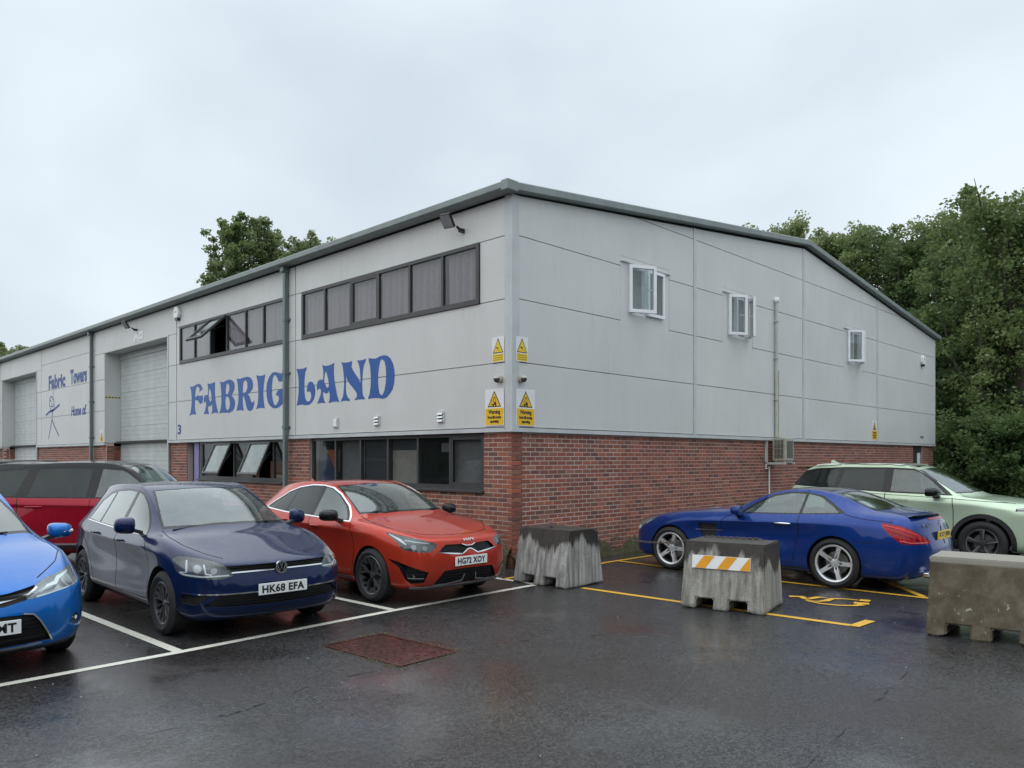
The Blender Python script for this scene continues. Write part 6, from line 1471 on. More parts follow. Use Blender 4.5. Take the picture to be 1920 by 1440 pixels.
# ---------------------------------------------------------------- bright blue hatchback, cut by the left edge
def blue_hatch():
    PA = paint('bright_blue_paint', (.004, .13, .46), .4, .32, .15)
    c = Car('blue_hatchback', dict(L=4.28, W=[(0, .83), (.45, .855), (.8, .878), (3.2, .88), (3.6, .87), (4.0, .84)],
        top=[(.50, .845, .145, .20, .46, .745, .10, .715, .5, .0),
             (.85, .915, .085, .60, .53, .87, .52, .878, .5, .006),
             (1.15, .955, .066, .98, .57, .965, .92, .98, .5, .006),
             (1.42, .975, .058, 1.32, .60, 1.045, 1.18, 1.06, .7, .008),
             (1.74, .985, .058, 1.78, .60, 1.25, 1.64, 1.275),
             (2.10, .995, .058, 2.22, .57, 1.42, 2.10, 1.44),
             (2.45, 1.0, .058, 2.52, .565, 1.448, 2.5, 1.472),
             (2.88, 1.01, .058, 2.93, .56, 1.442, 2.95, 1.468),
             (3.28, 1.03, .062, 3.33, .54, 1.405, 3.42, 1.44),
             (3.66, 1.05, .075, 3.72, .51, 1.32, 3.8, 1.38),
             (3.96, .98, .11, 4.04, .52, 1.05, 4.12, 1.06)],
        rows=[([(.4, .20), (.9, .19), (3.4, .20), (4, .27)], .11), ([(.4, .26), (.9, .265), (3.4, .29), (4, .36)], [(.4, .05), (1.3, .03)]),
              ([(.4, .42), (.9, .45)], [(.4, .015), (.8, -.004), (1.3, .012), (2.9, .012), (3.4, -.004), (4, .04)]),
              ([(.4, .60), (.9, .69)], [(.4, .025), (.8, .0), (1.3, .014), (2.9, .014), (3.4, .0), (4, .05)]),
              ([(.4, .715), (.8, .80), (1.3, .85), (3.5, .90), (4, .88)], [(.4, .055), (.8, .014), (1.3, .005), (3.4, .004), (4, .07)])],
        fp=[(.13, .20), (.05, .26), (.0, .42), (.01, .55), (.05, .64)], bp=[(4.2, .3), (4.26, .4), (4.28, .55), (4.25, .75), (4.18, .9)],
        crease={('s', 4): (.5, 1, 9)}))
    c.cut('window', [(1.52, .99), (1.72, 1.14), (1.98, 1.29), (2.2, 1.375), (2.32, 1.39), (2.30, 1.01)], G_CLEAR); c.cut('window', [(2.40, 1.01), (2.42, 1.395), (2.75, 1.39), (3.05, 1.36), (3.4, 1.2), (3.45, 1.06)], G_CLEAR)
    c.cut('window_surround', [(1.42, .968), (1.68, 1.15), (1.95, 1.305), (2.2, 1.398), (2.4, 1.415), (2.8, 1.41), (3.1, 1.375), (3.46, 1.2), (3.55, 1.04), (2.9, 1.0), (2.2, .985)], GLOSSBLACK, off=-.001)
    ws = [(-.70, 1.40), (-.38, 1.245), (0, 1.20), (.38, 1.245), (.70, 1.40), (.62, 1.77), (.535, 2.14), (.3, 2.085), (0, 2.07), (-.3, 2.085), (-.535, 2.14), (-.62, 1.77)]
    c.cut('windscreen', [(x * .955, 1.25 + (q - 1.20) * .935) for x, q in ws], G_CLEAR, 'top', mirror=False); c.cut('windscreen_border', ws, GLOSSBLACK, 'top', off=-.002, mirror=False)
    for q in (.92, 3.52): c.drop(circle(q, .33, .362), depth=.24)
    A = 15
    hp = curve([(.325, .628), (.56, .662), (.79, .70), (.85, .735), (.895, .80), (.86, .825), (.68, .788), (.43, .730)], 3, True)
    c.cut('headlight_lens', hp, LENS, A, -.001, keep=True)
    HLR = plain('silver_lamp_body', (.40, .42, .43), .25, .5, .2, 12)
    for h, m in zip(c.cut('headlight', hp, HLR, A, -.05, -.05), (1, -1)):
        lamp_disc(c, h, m, A, .72, .735, .045, REFLECTOR); lamp_disc(c, h, m, A, .725, .735, .026, LAMPDARK, -.012)
        lamp_strip(c, h, m, A, [(.36, .650), (.52, .722), (.60, .735), (.66, .765), (.82, .80)], [.008, .016, .02, .02, .01]); lamp_strip(c, h, m, A, [(.40, .642), (.6, .672), (.78, .70)], .012, CHROME)
    c.cut('grille', [(-.02, .60), (.15, .588), (.325, .625), (.42, .728), (.2, .69), (-.02, .675)], BLACK, A, -.03, -.03)
    c.trim('chrome_strip', [(-.02, .635), (.12, .628), (.33, .665), (.42, .712)], [.022, .02, .016, .008], CHROME, A, .006)
    c.cut('lower_grille', [(-.02, .52), (.30, .515), (.365, .495), (.52, .275), (-.02, .255)], BLACK, A, -.04, -.04)
    for z in (.30, .335, .37, .405, .44, .475): c.trim('grille_bar', [(-.02, z), (.50 - (z - .27) * .62, z)], .012, BLACK, A, -.016)
    c.trim('chrome_strip', [(.28, .522), (.355, .508), (.40, .455), (.525, .262)], .012, ALLOY, A, .006); c.trim('chrome_strip', [(-.02, .243), (.25, .246), (.44, .262)], [.026, .026, .012], CHROME, A, .008)
    c.trim('splitter', [(-.02, .205), (.5, .21), (.72, .225)], .04, BLACK, A, .006)
    for h, m in zip(c.cut('fog_light', circle(.735, .405, .048, 20), LAMPDARK, A, -.03, -.03), (1, -1)):
        lamp_disc(c, h, m, A, .735, .405, .040, REFLECTOR, -.006); lamp_strip(c, h, m, A, [(.705, .42), (.735, .39), (.765, .42)], .008, CHROME, .004, 'fog_strip')
    c.gap([(.70, 1.37), (.755, 1.1), (.76, .85), (.66, .56), (.44, .26)], 'top', .009)
    fd = [(1.38, .96), (1.29, .80), (1.27, .55), (1.31, .30), (2.33, .30), (2.34, 1.0), (1.6, .985)]
    c.gap(fd[:5], 90, .009); c.gap([(2.345, .30), (2.345, .99)], 90, .010)
    for o, m in zip(c.cut('door', fd, PA, 90, 0), (1, -1)): c.handle(2.16, .885, PA, m, o)
    c.cut('bonnet', [(-.43, .25), (0, .14), (.43, .25), (.65, .56), (.75, .85), (.745, 1.1), (.69, 1.37), (.38, 1.235), (0, 1.19), (-.38, 1.235), (-.69, 1.37), (-.745, 1.1), (-.75, .85), (-.65, .56)], PA, 'top', 0, mirror=False, lim=lambda C: C[:, 2] > .70)
    c.body(PA)
    c.wheels((.92, 3.52), .315, .315, .205, .765, lambda rr, w: rim_mesh('golf', rr, w, [], ALLOY), .205)
    c.plate(.432, 'EK63 UMT', ssh=.004)
    c.mirror(1.60, 1.04, .885, PA, (.22, .16, .165), BLACK)
    for x in (.965,): MB().tube([c.at(m_ * 1.0, 1.55, 1.03) for m_ in (1,)] + [c.at(1.095, 1.585, 1.04)], .016, 6).build('mirror_indicator', plain('pale_lens', (.7, .7, .68), .2), c.root)
    c.cabin(.28, 1.36, 3.3, .70, [(2.36, (-.36, .36), 1.08), (3.1, (-.36, .36), 1.06)], -.36, .99)
    wiper_pair(c, 1.27, 1.05); MB().box(-.72, .72, .6 - 2.14, 3.9 - 2.14, .185, .25).build('underbody', BLACK, c.root)
    c.place(-7.52, -1.62 + 2.14, 0, 'bright blue hatchback cut off by the left edge with plate ending MT')
    return c
blue_hatch()
# ---------------------------------------------------------------- red 4x4 with black roof, standing across behind the hatchbacks
def red_4x4():
    PA = paint('deep_red_paint', (.32, .006, .022), .35, .36, .12); BK = paint('black_roof_paint', (.012, .012, .014), .1, .3, .0)
    c = Car('red_four_by_four', dict(L=4.72, W=[(0, .90), (.5, .945), (.9, .975), (3.6, .98), (4.1, .965), (4.5, .93)],
        top=[(.42, 1.02, .14, .18, .55, 1.05, .12, 1.06, .5, .0),
             (.80, 1.085, .09, .60, .62, 1.10, .55, 1.12, .5, .006),
             (1.10, 1.11, .075, .98, .66, 1.13, .92, 1.15, .5, .006),
             (1.36, 1.125, .07, 1.32, .68, 1.17, 1.20, 1.19, .7, .008),
             (1.62, 1.13, .07, 1.66, .67, 1.42, 1.55, 1.45),
             (1.95, 1.135, .07, 2.02, .64, 1.645, 1.92, 1.675),
             (2.4, 1.14, .07, 2.45, .635, 1.69, 2.42, 1.725),
             (2.95, 1.145, .07, 2.98, .63, 1.69, 3.0, 1.725),
             (3.5, 1.155, .075, 3.53, .615, 1.665, 3.55, 1.70),
             (4.05, 1.17, .085, 4.08, .60, 1.615, 4.12, 1.655),
             (4.42, 1.12, .12, 4.5, .60, 1.16, 4.58, 1.18)],
        rows=[(.30, .12), (.38, .04), ([(.4, .55), (.9, .56)], [(.4, .03), (.8, -.004), (1.4, .018), (3.2, .018), (3.7, -.004), (4.3, .04)]), ([(.4, .78), (.9, .80)], [(.4, .03), (.8, .004), (1.4, .026), (3.2, .026), (3.7, .004), (4.3, .05)]), ([(.4, .95), (1, 1.01), (4.3, 1.03)], [(.4, .05), (.9, .012), (4.3, .06)])],
        fp=[(.1, .32), (.04, .4), (.0, .58), (.02, .8), (.06, .97)], bp=[(4.6, .4), (4.68, .5), (4.72, .65), (4.7, .85), (4.64, 1.0)], crease={('s', 4): (.6, 1, 9)}))
    c.cut('window', [(1.46, 1.155), (1.72, 1.40), (1.90, 1.535), (1.98, 1.575), (2.28, 1.60), (2.32, 1.165)], G_CLEAR)
    c.cut('window', [(2.46, 1.17), (2.44, 1.60), (2.9, 1.612), (3.26, 1.60), (3.34, 1.18)], G_DARK); c.cut('quarter_window', [(3.52, 1.185), (3.40, 1.60), (3.9, 1.565), (4.18, 1.50), (4.25, 1.20)], G_DARK)
    c.cut('window_surround', [(1.38, 1.14), (1.70, 1.42), (1.88, 1.56), (1.97, 1.61), (2.3, 1.632), (2.9, 1.642), (3.4, 1.632), (3.95, 1.595), (4.24, 1.52), (4.36, 1.185), (3.4, 1.155), (2.4, 1.145)], GLOSSBLACK, off=-.001)
    ws = [(-.76, 1.36), (-.4, 1.265), (0, 1.235), (.4, 1.265), (.76, 1.36), (.685, 1.66), (.60, 1.93), (.3, 1.905), (0, 1.90), (-.3, 1.905), (-.60, 1.93), (-.685, 1.66)]
    c.cut('windscreen', [(x * .955, 1.26 + (q - 1.235) * .95) for x, q in ws], G_CLEAR, 'top', mirror=False); c.cut('windscreen_border', ws, BLACK, 'top', off=-.002, mirror=False)
    c.cut('roof', [(-.80, 1.34), (-.66, 1.95), (-.6, 4.3), (.6, 4.3), (.66, 1.95), (.80, 1.34)], BK, 'top', 0, mirror=False, lim=lambda C: C[:, 2] > 1.2)
    for a_ in (([(1.30, 1.14), (1.36, 1.14), (1.70, 1.44), (1.97, 1.64), (2.4, 1.70), (2.4, 1.63), (1.97, 1.60), (1.7, 1.41)]),): c.cut('roof_pillar', a_, BK, 90, 0)
    c.cut('roof_rail', [(1.9, 1.60), (1.95, 1.70), (2.9, 1.74), (4.3, 1.66), (4.3, 1.5), (3.95, 1.59), (3.4, 1.63), (2.9, 1.641), (2.3, 1.63)], BK, 90, 0)
    for q in (.90, 3.78): c.drop(circle(q, .38, .43), depth=.28)
    fd = [(1.40, 1.10), (1.33, .9), (1.32, .6), (1.37, .42), (2.37, .42), (2.38, 1.14)]; rd = [(2.39, 1.14), (2.38, .42), (3.2, .42), (3.36, .62), (3.46, .86), (3.47, 1.15)]
    c.gap(fd[:5], 90, .01); c.gap(rd[1:], 90, .01); c.gap([(2.385, .42), (2.385, 1.13)], 90, .011)
    for d, hq in ((fd, 2.18), (rd, 3.22)):
        for o, m in zip(c.cut('door', d, PA, 90, 0), (1, -1)):
            c.handle(hq, 1.02, PA, m, o, .26); cs = circle(hq + .02, 1.02, .05, 16); cs = [(hq + (u - hq) * 2.0, v) for u, v in cs]; c.shape('handle_recess', c.take(cs, 90, m, keep=True), PA, o, cs, 90, m, .001, .002)
    c.trim('sill_trim', [(1.36, .44), (3.28, .45)], .025, ALLOY, 90, .01); c.trim('sill_trim', [(1.36, .395), (3.3, .40)], .05, BLACK, 90, .008)
    A = 25; hp = [(.52, .90), (.60, 1.0), (.9, 1.02), (1.05, 1.0), (1.0, .92), (.75, .88)]; c.cut('headlight', hp, LAMPDARK, A, -.02, -.02); c.cut('grille', [(-.02, .82), (.48, .84), (.52, 1.0), (-.02, 1.0)], BLACK, A, -.03, -.03); c.cut('lower_grille', [(-.02, .46), (.6, .48), (.65, .62), (-.02, .62)], BLACK, A, -.03, -.03)
    c.body(PA)
    c.wheels((.90, 3.78), .37, .37, .25, .85, lambda rr, w: rim_mesh('suv5', rr, w, [([(.2, -14), (.97, -9), (.97, 9), (.2, 14)], 5, 0)], ALLOY), .27)
    c.mirror(1.62, 1.20, .985, BK, (.22, .15, .18)); c.cabin(.45, 1.40, 4.0, .78, [(2.42, (-.4, .4), 1.28), (3.3, (-.4, .4), 1.26)], -.4, 1.12, plain('pale_leather', (.34, .32, .28), .6)); wiper_pair(c, 1.26, 1.17)
    MB().box(-.13, .13, 1.93 - 2.36, 1.98 - 2.36, 1.52, 1.60).build('rear_view_mirror', BLACK, c.root, bevel=.015)
    MB().box(-.8, .8, .6 - 2.36, 4.2 - 2.36, .29, .36).build('underbody', BLACK, c.root)
    # side plane lies square to the view, 12 m off; the nose points right and a little away
    Bp = at_px0(168, 12.05); yaw = HEAD - R(90) + R(90) + R(4)
    h = Vector((math.cos(HEAD - R(90) + R(4)), math.sin(HEAD - R(90) + R(4)), 0))      # nose direction
    side = Vector((h.y, -h.x, 0))                                                       # its right hand side, facing the camera
    ctr = Bp + (-side) * .93 - h * (2.36 - 2.385)
    c.root.location = (ctr.x, ctr.y, 0); c.root.rotation_euler = (0, 0, math.atan2(h.y, h.x) + R(90))
    tag(c.root, 'red four by four with black roof standing behind the two blue hatchbacks', 'car', 'parked cars')
    return c
def at_px0(u, D): return EYE + FWD * D + RGT * ((u - 960) / 1464 * D) - Vector((0, 0, EYE.z))
red_4x4()
# ---------------------------------------------------------------- pale green tall car
def pale_suv():
    PA = paint('pale_green_paint', (.52, .64, .47), .4, .35, .12); BK = GLOSSBLACK
    c = Car('pale_green_car', dict(L=4.46, W=[(0, .87), (.45, .905), (.8, .93), (3.4, .93), (3.9, .915), (4.2, .88)],
        top=[(.42, .985, .12, .16, .55, 1.0, .11, 1.005, .5, .0),
             (.75, 1.055, .085, .55, .62, 1.06, .5, 1.075, .5, .006),
             (1.02, 1.09, .075, .92, .66, 1.10, .86, 1.115, .5, .006),
             (1.28, 1.12, .070, 1.20, .68, 1.14, 1.06, 1.155, .7, .008),
             (1.56, 1.135, .068, 1.62, .66, 1.37, 1.50, 1.395),
             (1.88, 1.145, .066, 2.0, .62, 1.585, 1.90, 1.61),
             (2.3, 1.16, .066, 2.36, .61, 1.64, 2.34, 1.668),
             (2.8, 1.18, .066, 2.84, .605, 1.645, 2.86, 1.675),
             (3.3, 1.205, .07, 3.34, .595, 1.632, 3.38, 1.662),
             (3.78, 1.235, .085, 3.88, .57, 1.59, 3.96, 1.62),
             (4.12, 1.18, .12, 4.22, .58, 1.22, 4.32, 1.24)],
        rows=[(.24, .12), (.32, .04), ([(.4, .48), (.9, .50)], [(.4, .02), (.8, -.006), (1.3, .02), (2.9, .02), (3.5, -.006), (4.1, .04)]), ([(.4, .75), (.9, .76)], [(.4, .02), (.8, .0), (1.3, .028), (2.9, .028), (3.5, .0), (4.1, .05)]), ([(.4, .92), (1, 1.0), (3.8, 1.06), (4.1, 1.04)], [(.4, .035), (.9, .006), (4.1, .06)])],
        fp=[(.08, .26), (.03, .34), (.0, .5), (.0, .75), (.03, .92)], bp=[(4.36, .34), (4.42, .45), (4.46, .6), (4.44, .8), (4.38, 1.0)], crease={('s', 4): (.7, 0, 9)}))
    c.cut('window', [(1.45, 1.165), (1.72, 1.40), (1.88, 1.515), (2.0, 1.555), (2.33, 1.575), (2.33, 1.185)], G_CLEAR)
    c.cut('window', [(2.47, 1.19), (2.47, 1.578), (3.2, 1.575), (3.26, 1.225)], G_DARK); c.cut('quarter_window', [(3.34, 1.235), (3.28, 1.572), (3.72, 1.545), (3.98, 1.40), (4.02, 1.29)], G_DARK)
    c.cut('window_surround', [(1.33, 1.135), (1.68, 1.42), (1.86, 1.545), (2.0, 1.588), (2.4, 1.605), (3.2, 1.605), (3.75, 1.575), (4.2, 1.48), (4.2, 1.25), (3.4, 1.215), (2.4, 1.16)], BK, off=-.001)
    ws = [(-.745, 1.29), (-.4, 1.155), (0, 1.12), (.4, 1.155), (.745, 1.29), (.66, 1.62), (.58, 1.93), (.3, 1.875), (0, 1.86), (-.3, 1.875), (-.58, 1.93), (-.66, 1.62)]
    c.cut('windscreen', [(x * .955, 1.165 + (q - 1.12) * .94) for x, q in ws], G_CLEAR, 'top', mirror=False); c.cut('windscreen_border', ws, BK, 'top', off=-.002, mirror=False)
    c.cut('roof_panel', [(-.44, 1.98), (-.44, 3.3), (.44, 3.3), (.44, 1.98)], BK, 'top', -.003, mirror=False, lim=lambda C: C[:, 2] > 1.5)
    c.trim('roof_rail', [(2.02, 1.625), (2.4, 1.662), (3.2, 1.66), (3.75, 1.625)], [.012, .026, .026, .02], plain('pale_rail', (.62, .66, .58), .3, .3), 90, .02)
    for q in (.88, 3.58): c.drop(circle(q, .37, .415), depth=.28)
    for q in (.88, 3.58): c.cut('arch_trim', [p for p in circle(q, .37, .485, 26, -12, 192)] + circle(q, .37, .412, 26, 192, -12), BLACK, 90, .012, .03, keep=True)
    c.trim('sill_trim', [(1.25, .33), (3.2, .33)], .16, BLACK, 90, .006)
    fd = [(1.33, 1.10), (1.31, .9), (1.31, .6), (1.36, .43), (2.40, .43), (2.41, 1.155)]; rd = [(2.42, 1.155), (2.41, .43), (3.1, .43), (3.2, .62), (3.3, .88), (3.36, 1.20)]
    c.gap(fd[:5], 90, .01); c.gap(rd[1:], 90, .01); c.gap([(2.415, .43), (2.415, 1.15)], 90, .011); c.gap([(.45, 1.035), (1.32, 1.085), (2.4, 1.125), (3.4, 1.17)], 90, .007)
    for d, hq, hz in ((fd, 2.16, 1.03), (rd, 3.12, 1.06)):
        for o, m in zip(c.cut('door', d, PA, 90, 0), (1, -1)):
            hp = [(hq - .13, hz - .022), (hq + .13, hz - .022), (hq + .13, hz + .022), (hq - .13, hz + .022)]; c.shape('door_handle', c.take(hp, 90, m, keep=True), plain('pale_handle', (.40, .47, .33), .35, .2), o, hp, 90, m, .006, .01)
    A = 60; hp = [(.50, .905), (.46, .975), (.78, .955), (.80, .91)]; c.cut('headlight', hp, LAMPDARK, A, -.015, -.015)
    for z in (.925, .95): c.trim('light_strip', [(.5, z), (.77, z - .005)], .008, WHITELED, A, .002)
    c.cut('grille', [(-.02, .45), (.6, .47), (.65, .7), (-.02, .7)], BLACK, 10, -.03, -.03)
    c.gap([(.70, 1.26), (.74, 1.0), (.74, .6), (.60, .3)], 'top', .009)
    c.body(PA)
    def rim(rr, w):
        return rim_mesh('fan', rr, w, [([(.2, -12), (.96, -8), (.96, 11), (.2, 16)], 5, 0)], plain('fan_dark', (.06, .06, .062), .35, .3), BLACK, .010, 0)
    def rim2(rr, w):
        k = ('r', 'fan2', rr, w)
        if k in _tc: return _tc[k]
        me = rim(rr, w).copy(); bm = bmesh.new(); bm.from_mesh(me); b0 = len(bm.faces); s_ = MB(); h = w / 2 - .019
        for i in range(5):
            a0 = 360 / 5 * i
            def f(r_, a_): return Vector((r_ * rr * math.cos(R(a_ + a0)), r_ * rr * math.sin(R(a_ + a0)), h - .03 * (1 - r_) ** 1.5))
            for pl in ([(.25, -15), (.97, -10), (.97, -5), (.25, -6)], [(.92, -10), (1.0, -10), (1.0, 62), (.95, 62), (.92, 20)], [(.4, -3), (.93, -3.4), (.93, -1.6), (.4, -.4)]):
                vs = []
                P_ = [pl[0]] 
                for u, v in zip(pl, pl[1:] + pl[:1]):
                    n_ = max(1, int(abs(v[1] - u[1]) / 8))
                    for t_ in range(n_): vs.append(f(lerp(u[0], v[0], t_ / n_), lerp(u[1], v[1], t_ / n_)))
                tr = tessellate_polygon([[Vector((p.x, p.y, 0)) for p in vs]]); s_.add(vs, [tuple(t_) for t_ in tr])
        tm = s_.mesh('x'); bm.from_mesh(tm); bm.faces.ensure_lookup_table(); me.materials.append(ALLOY)
        for fc in bm.faces[b0:]:
            fc.material_index = len(me.materials) - 1
            if fc.normal.z < 0: fc.normal_flip()
        bm.to_mesh(me); bm.free(); bpy.data.meshes.remove(tm); _tc[k] = me; return me
    c.wheels((.88, 3.58), .365, .365, .235, .82, rim2, .245)
    c.mirror(1.56, 1.19, .945, BK, (.23, .17, .16)); c.cabin(.4, 1.32, 3.8, .74, [(2.36, (-.38, .38), 1.26), (3.2, (-.38, .38), 1.24)], -.38, 1.13); wiper_pair(c, 1.20, 1.14)
    MB().box(-.75, .75, .6 - 2.23, 4.0 - 2.23, .23, .3).build('underbody', BLACK, c.root)
    MB().add([c.at(-.03, 3.52, 1.65), c.at(.03, 3.52, 1.65), c.at(.03, 3.72, 1.64), c.at(-.03, 3.72, 1.64), c.at(0, 3.68, 1.735), c.at(0, 3.72, 1.73)], [(0, 1, 4), (1, 2, 5, 4), (2, 3, 5), (3, 0, 4, 5)]).build('roof_antenna', PA, c.root)
    sp = MB().add([c.at(-.56, 3.86, 1.60), c.at(.56, 3.86, 1.60), c.at(.52, 4.18, 1.585), c.at(-.52, 4.18, 1.585), c.at(-.56, 3.86, 1.57), c.at(.56, 3.86, 1.57), c.at(.52, 4.18, 1.56), c.at(-.52, 4.18, 1.56)], [(0, 1, 2, 3), (7, 6, 5, 4), (0, 4, 5, 1), (1, 5, 6, 2), (2, 6, 7, 3), (3, 7, 4, 0)]).build('roof_spoiler', BK, c.root)
    c.place(6.50, -6.21 + 2.23, 0, 'pale green tall car with dark rear windows reversed in at the far right')
    return c
pale_suv()
# ---------------------------------------------------------------- blue two-seat coupe, tail towards us
def coupe():
    PA = paint('royal_blue_paint', (.005, .035, .20), .4, .32, .12)
    c = Car('blue_coupe', dict(L=4.63, W=[(0, .84), (.5, .885), (.95, .925), (1.5, .925), (2.6, .925), (3.4, .938), (3.9, .925), (4.3, .87)],
        top=[(.42, .775, .12, .15, .50, .765, .08, .755, .5, .0),
             (.82, .872, .10, .60, .56, .872, .52, .884, .5, .008),
             (1.25, .922, .095, 1.10, .60, .942, 1.05, .955, .5, .008),
             (1.65, .935, .085, 1.58, .62, .985, 1.50, 1.0, .6, .008),
             (1.98, .945, .08, 1.93, .65, 1.02, 1.78, 1.035, .75, .006),
             (2.25, .955, .08, 2.32, .60, 1.20, 2.20, 1.225),
             (2.55, .965, .08, 2.68, .545, 1.295, 2.60, 1.32),
             (2.90, .98, .085, 2.98, .53, 1.315, 2.95, 1.34),
             (3.25, 1.0, .095, 3.32, .54, 1.275, 3.28, 1.31),
             (3.58, 1.015, .115, 3.66, .57, 1.165, 3.68, 1.195),
             (3.90, 1.005, .135, 3.98, .58, 1.045, 4.02, 1.065),
             (4.22, .965, .155, 4.34, .56, .995, 4.46, 1.015)],
        rows=[(.175, .12), (.24, .04), ([(.4, .42), (.9, .45)], [(.5, .02), (.9, -.004), (1.6, .03), (2.9, .03), (3.5, -.004), (4.3, .02)]), ([(.4, .56), (.9, .66), (3.5, .70), (4.3, .68)], [(.5, .03), (.9, .004), (1.6, .044), (2.9, .040), (3.5, .0), (4.3, .03)]), ([(.4, .705), (.95, .80), (1.6, .82), (3.5, .875), (4.3, .84)], [(.5, .06), (.95, .012), (1.6, .002), (2.9, .002), (3.5, .010), (4.3, .07)])],
        fp=[(.08, .18), (.02, .24), (.0, .40), (.01, .56), (.03, .68)], bp=[(4.46, .22), (4.54, .30), (4.62, .48), (4.60, .66), (4.55, .83)], crease={('s', 4): (.85, 2, 11), ('t', 2): (.15, 0, 4)}))
    c.cut('window', [(2.12, .97), (2.30, 1.105), (2.52, 1.215), (2.75, 1.262), (2.98, 1.265), (2.97, .995)], G_CLEAR); c.cut('quarter_window', [(3.01, .997), (3.02, 1.262), (3.2, 1.225), (3.42, 1.10), (3.52, 1.025)], G_CLEAR)
    c.cut('window_surround', [(2.03, .955), (2.28, 1.125), (2.50, 1.237), (2.75, 1.285), (3.0, 1.285), (3.24, 1.24), (3.46, 1.11), (3.62, 1.015), (3.0, .98), (2.4, .962)], GLOSSBLACK, off=-.001)
    ws = [(-.735, 1.97), (-.4, 1.85), (0, 1.81), (.4, 1.85), (.735, 1.97), (.64, 2.3), (.545, 2.60), (.3, 2.55), (0, 2.535), (-.3, 2.55), (-.545, 2.60), (-.64, 2.3)]
    c.cut('windscreen', [(x * .955, 1.85 + (q - 1.81) * .93) for x, q in ws], G_CLEAR, 'top', mirror=False, lim=lambda C: C[:, 1] < 2.8)
    rw = [(-.42, 3.38), (0, 3.36), (.42, 3.38), (.50, 3.66), (.545, 3.93), (.3, 3.985), (0, 4.0), (-.3, 3.985), (-.545, 3.93), (-.50, 3.66)]
    c.cut('rear_window', [(x * .93, 3.40 + (q - 3.36) * .88) for x, q in rw], G_CLEAR, 'top', mirror=False); c.cut('rear_window_border', [(x * 1.09, q) for x, q in rw], GLOSSBLACK, 'top', off=-.002, mirror=False)
    c.cut('roof_panel', [(-.50, 2.63), (-.50, 3.28), (0, 3.30), (.50, 3.28), (.50, 2.63), (0, 2.57)], GLOSSBLACK, 'top', -.002, mirror=False, lim=lambda C: C[:, 2] > 1.2)
    for q in (.90, 3.485): c.drop(circle(q, .345, .372), depth=.28)
    # tail
    A = 114
    tl = curve([(3.39, .915), (3.50, .905), (3.62, .885), (3.76, .83), (3.89, .752), (3.985, .668), (3.80, .655), (3.63, .662), (3.52, .735), (3.42, .84)], 3, True)
    for h, m in zip(c.cut('tail_light', tl, REDLENS, A, -.004, .0), (1, -1)):
        lamp_strip(c, h, m, A, [(3.60, .70), (3.72, .675), (3.94, .672)], .012, plain('pale_red', (.62, .16, .16), .2), .003); lamp_strip(c, h, m, A, [(3.42, .885), (3.6, .85), (3.8, .775)], .010, plain('bright_red', (.6, .03, .04), .2), .003); lamp_strip(c, h, m, A, [(3.47, .82), (3.62, .78), (3.85, .70)], .008, plain('dark_red', (.16, .004, .006), .2), .003)
    tp = [(-.02, .86), (.36, .86), (.40, .84), (.36, .66), (.30, .635), (-.02, .632)]
    c.cut('plate_recess', [(x, z) for x, z in tp], GLOSSBLACK, 180, -.02, -.02)
    c.gap([(-.02, .985), (.30, .98), (.52, .965), (.66, .925)], 180, .008, lim=lambda C: C[:, 1] > 4.2)
    c.gap([(3.60, 1.005), (3.85, .955), (4.2, .925)], 90, .007); c.gap([(3.75, .655), (4.2, .66)], 90, .006)
    c.cut('diffuser', [(-.02, .20), (.62, .20), (.70, .30), (.52, .36), (-.02, .36)], BLACK, 180, -.03, -.03)
    for m in (1, -1):
        MB().lathe([(.05, 0), (.055, .06), (.048, .06), (.044, .0)], 20, Matrix.Translation(c.at(.52 * m, 4.52, .27)) @ Matrix.Rotation(R(-90), 4, 'X') @ Matrix.Diagonal((1.5, 1, 1, 1))).build('exhaust_tip', CHROME, c.root, 40)
    # nose
    hp = curve([(.60, .60), (.57, .70), (.74, .79), (.90, .825), (.95, .795), (.86, .70), (.72, .615)], 3, True)
    c.cut('headlight_lens', hp, LENS, 45, -.001, keep=True)
    for h, m in zip(c.cut('headlight', hp, plain('silver_lamp_body', (.40, .42, .43), .25, .5), 45, -.03, -.03), (1, -1)): lamp_disc(c, h, m, 45, .78, .69, .035, REFLECTOR)
    c.cut('grille', [(-.02, .36), (.5, .38), (.55, .56), (-.02, .58)], BLACK, 10, -.03, -.03)
    # side
    c.cut('side_vent', [(1.40, .775), (1.72, .775), (1.68, .60), (1.56, .55), (1.46, .60)], BLACK, 90, -.03, -.03); c.trim('vent_blade', [(1.36, .675), (1.80, .685)], .012, CHROME, 90, .006)
    fd = [(1.98, .945), (1.82, .86), (1.78, .70), (1.80, .30), (2.92, .30), (3.0, .80), (2.985, .985)]
    c.gap(fd[:4] + [(2.90, .30)], 90, .008); c.gap([(2.90, .30), (2.995, .75), (2.99, .985)], 90, .009)
    for o, m in zip(c.cut('door', fd, PA, 90, 0), (1, -1)): c.handle(2.76, .845, CHROME, m, o, .24)
    c.gap([(2.99, 1.29), (3.02, 1.34)], 90, .008)
    c.trim('sill_trim', [(1.35, .225), (3.05, .235)], .02, BLACK, 90, .004)
    c.body(PA)
    sp = MB()
    xs = [-.60, -.45, -.22, 0, .22, .45, .60]
    pr = []
    for x in xs:
        s0 = 4.36 + .10 * (1 - (x / .62) ** 2); z0 = .995 + .012 * (1 - (x / .6) ** 2)
        pr.append([(x, s0 - .04, z0), (x, s0 + .05, z0 + .028), (x, s0 + .055, z0 + .018), (x, s0 - .02, z0 - .012)])
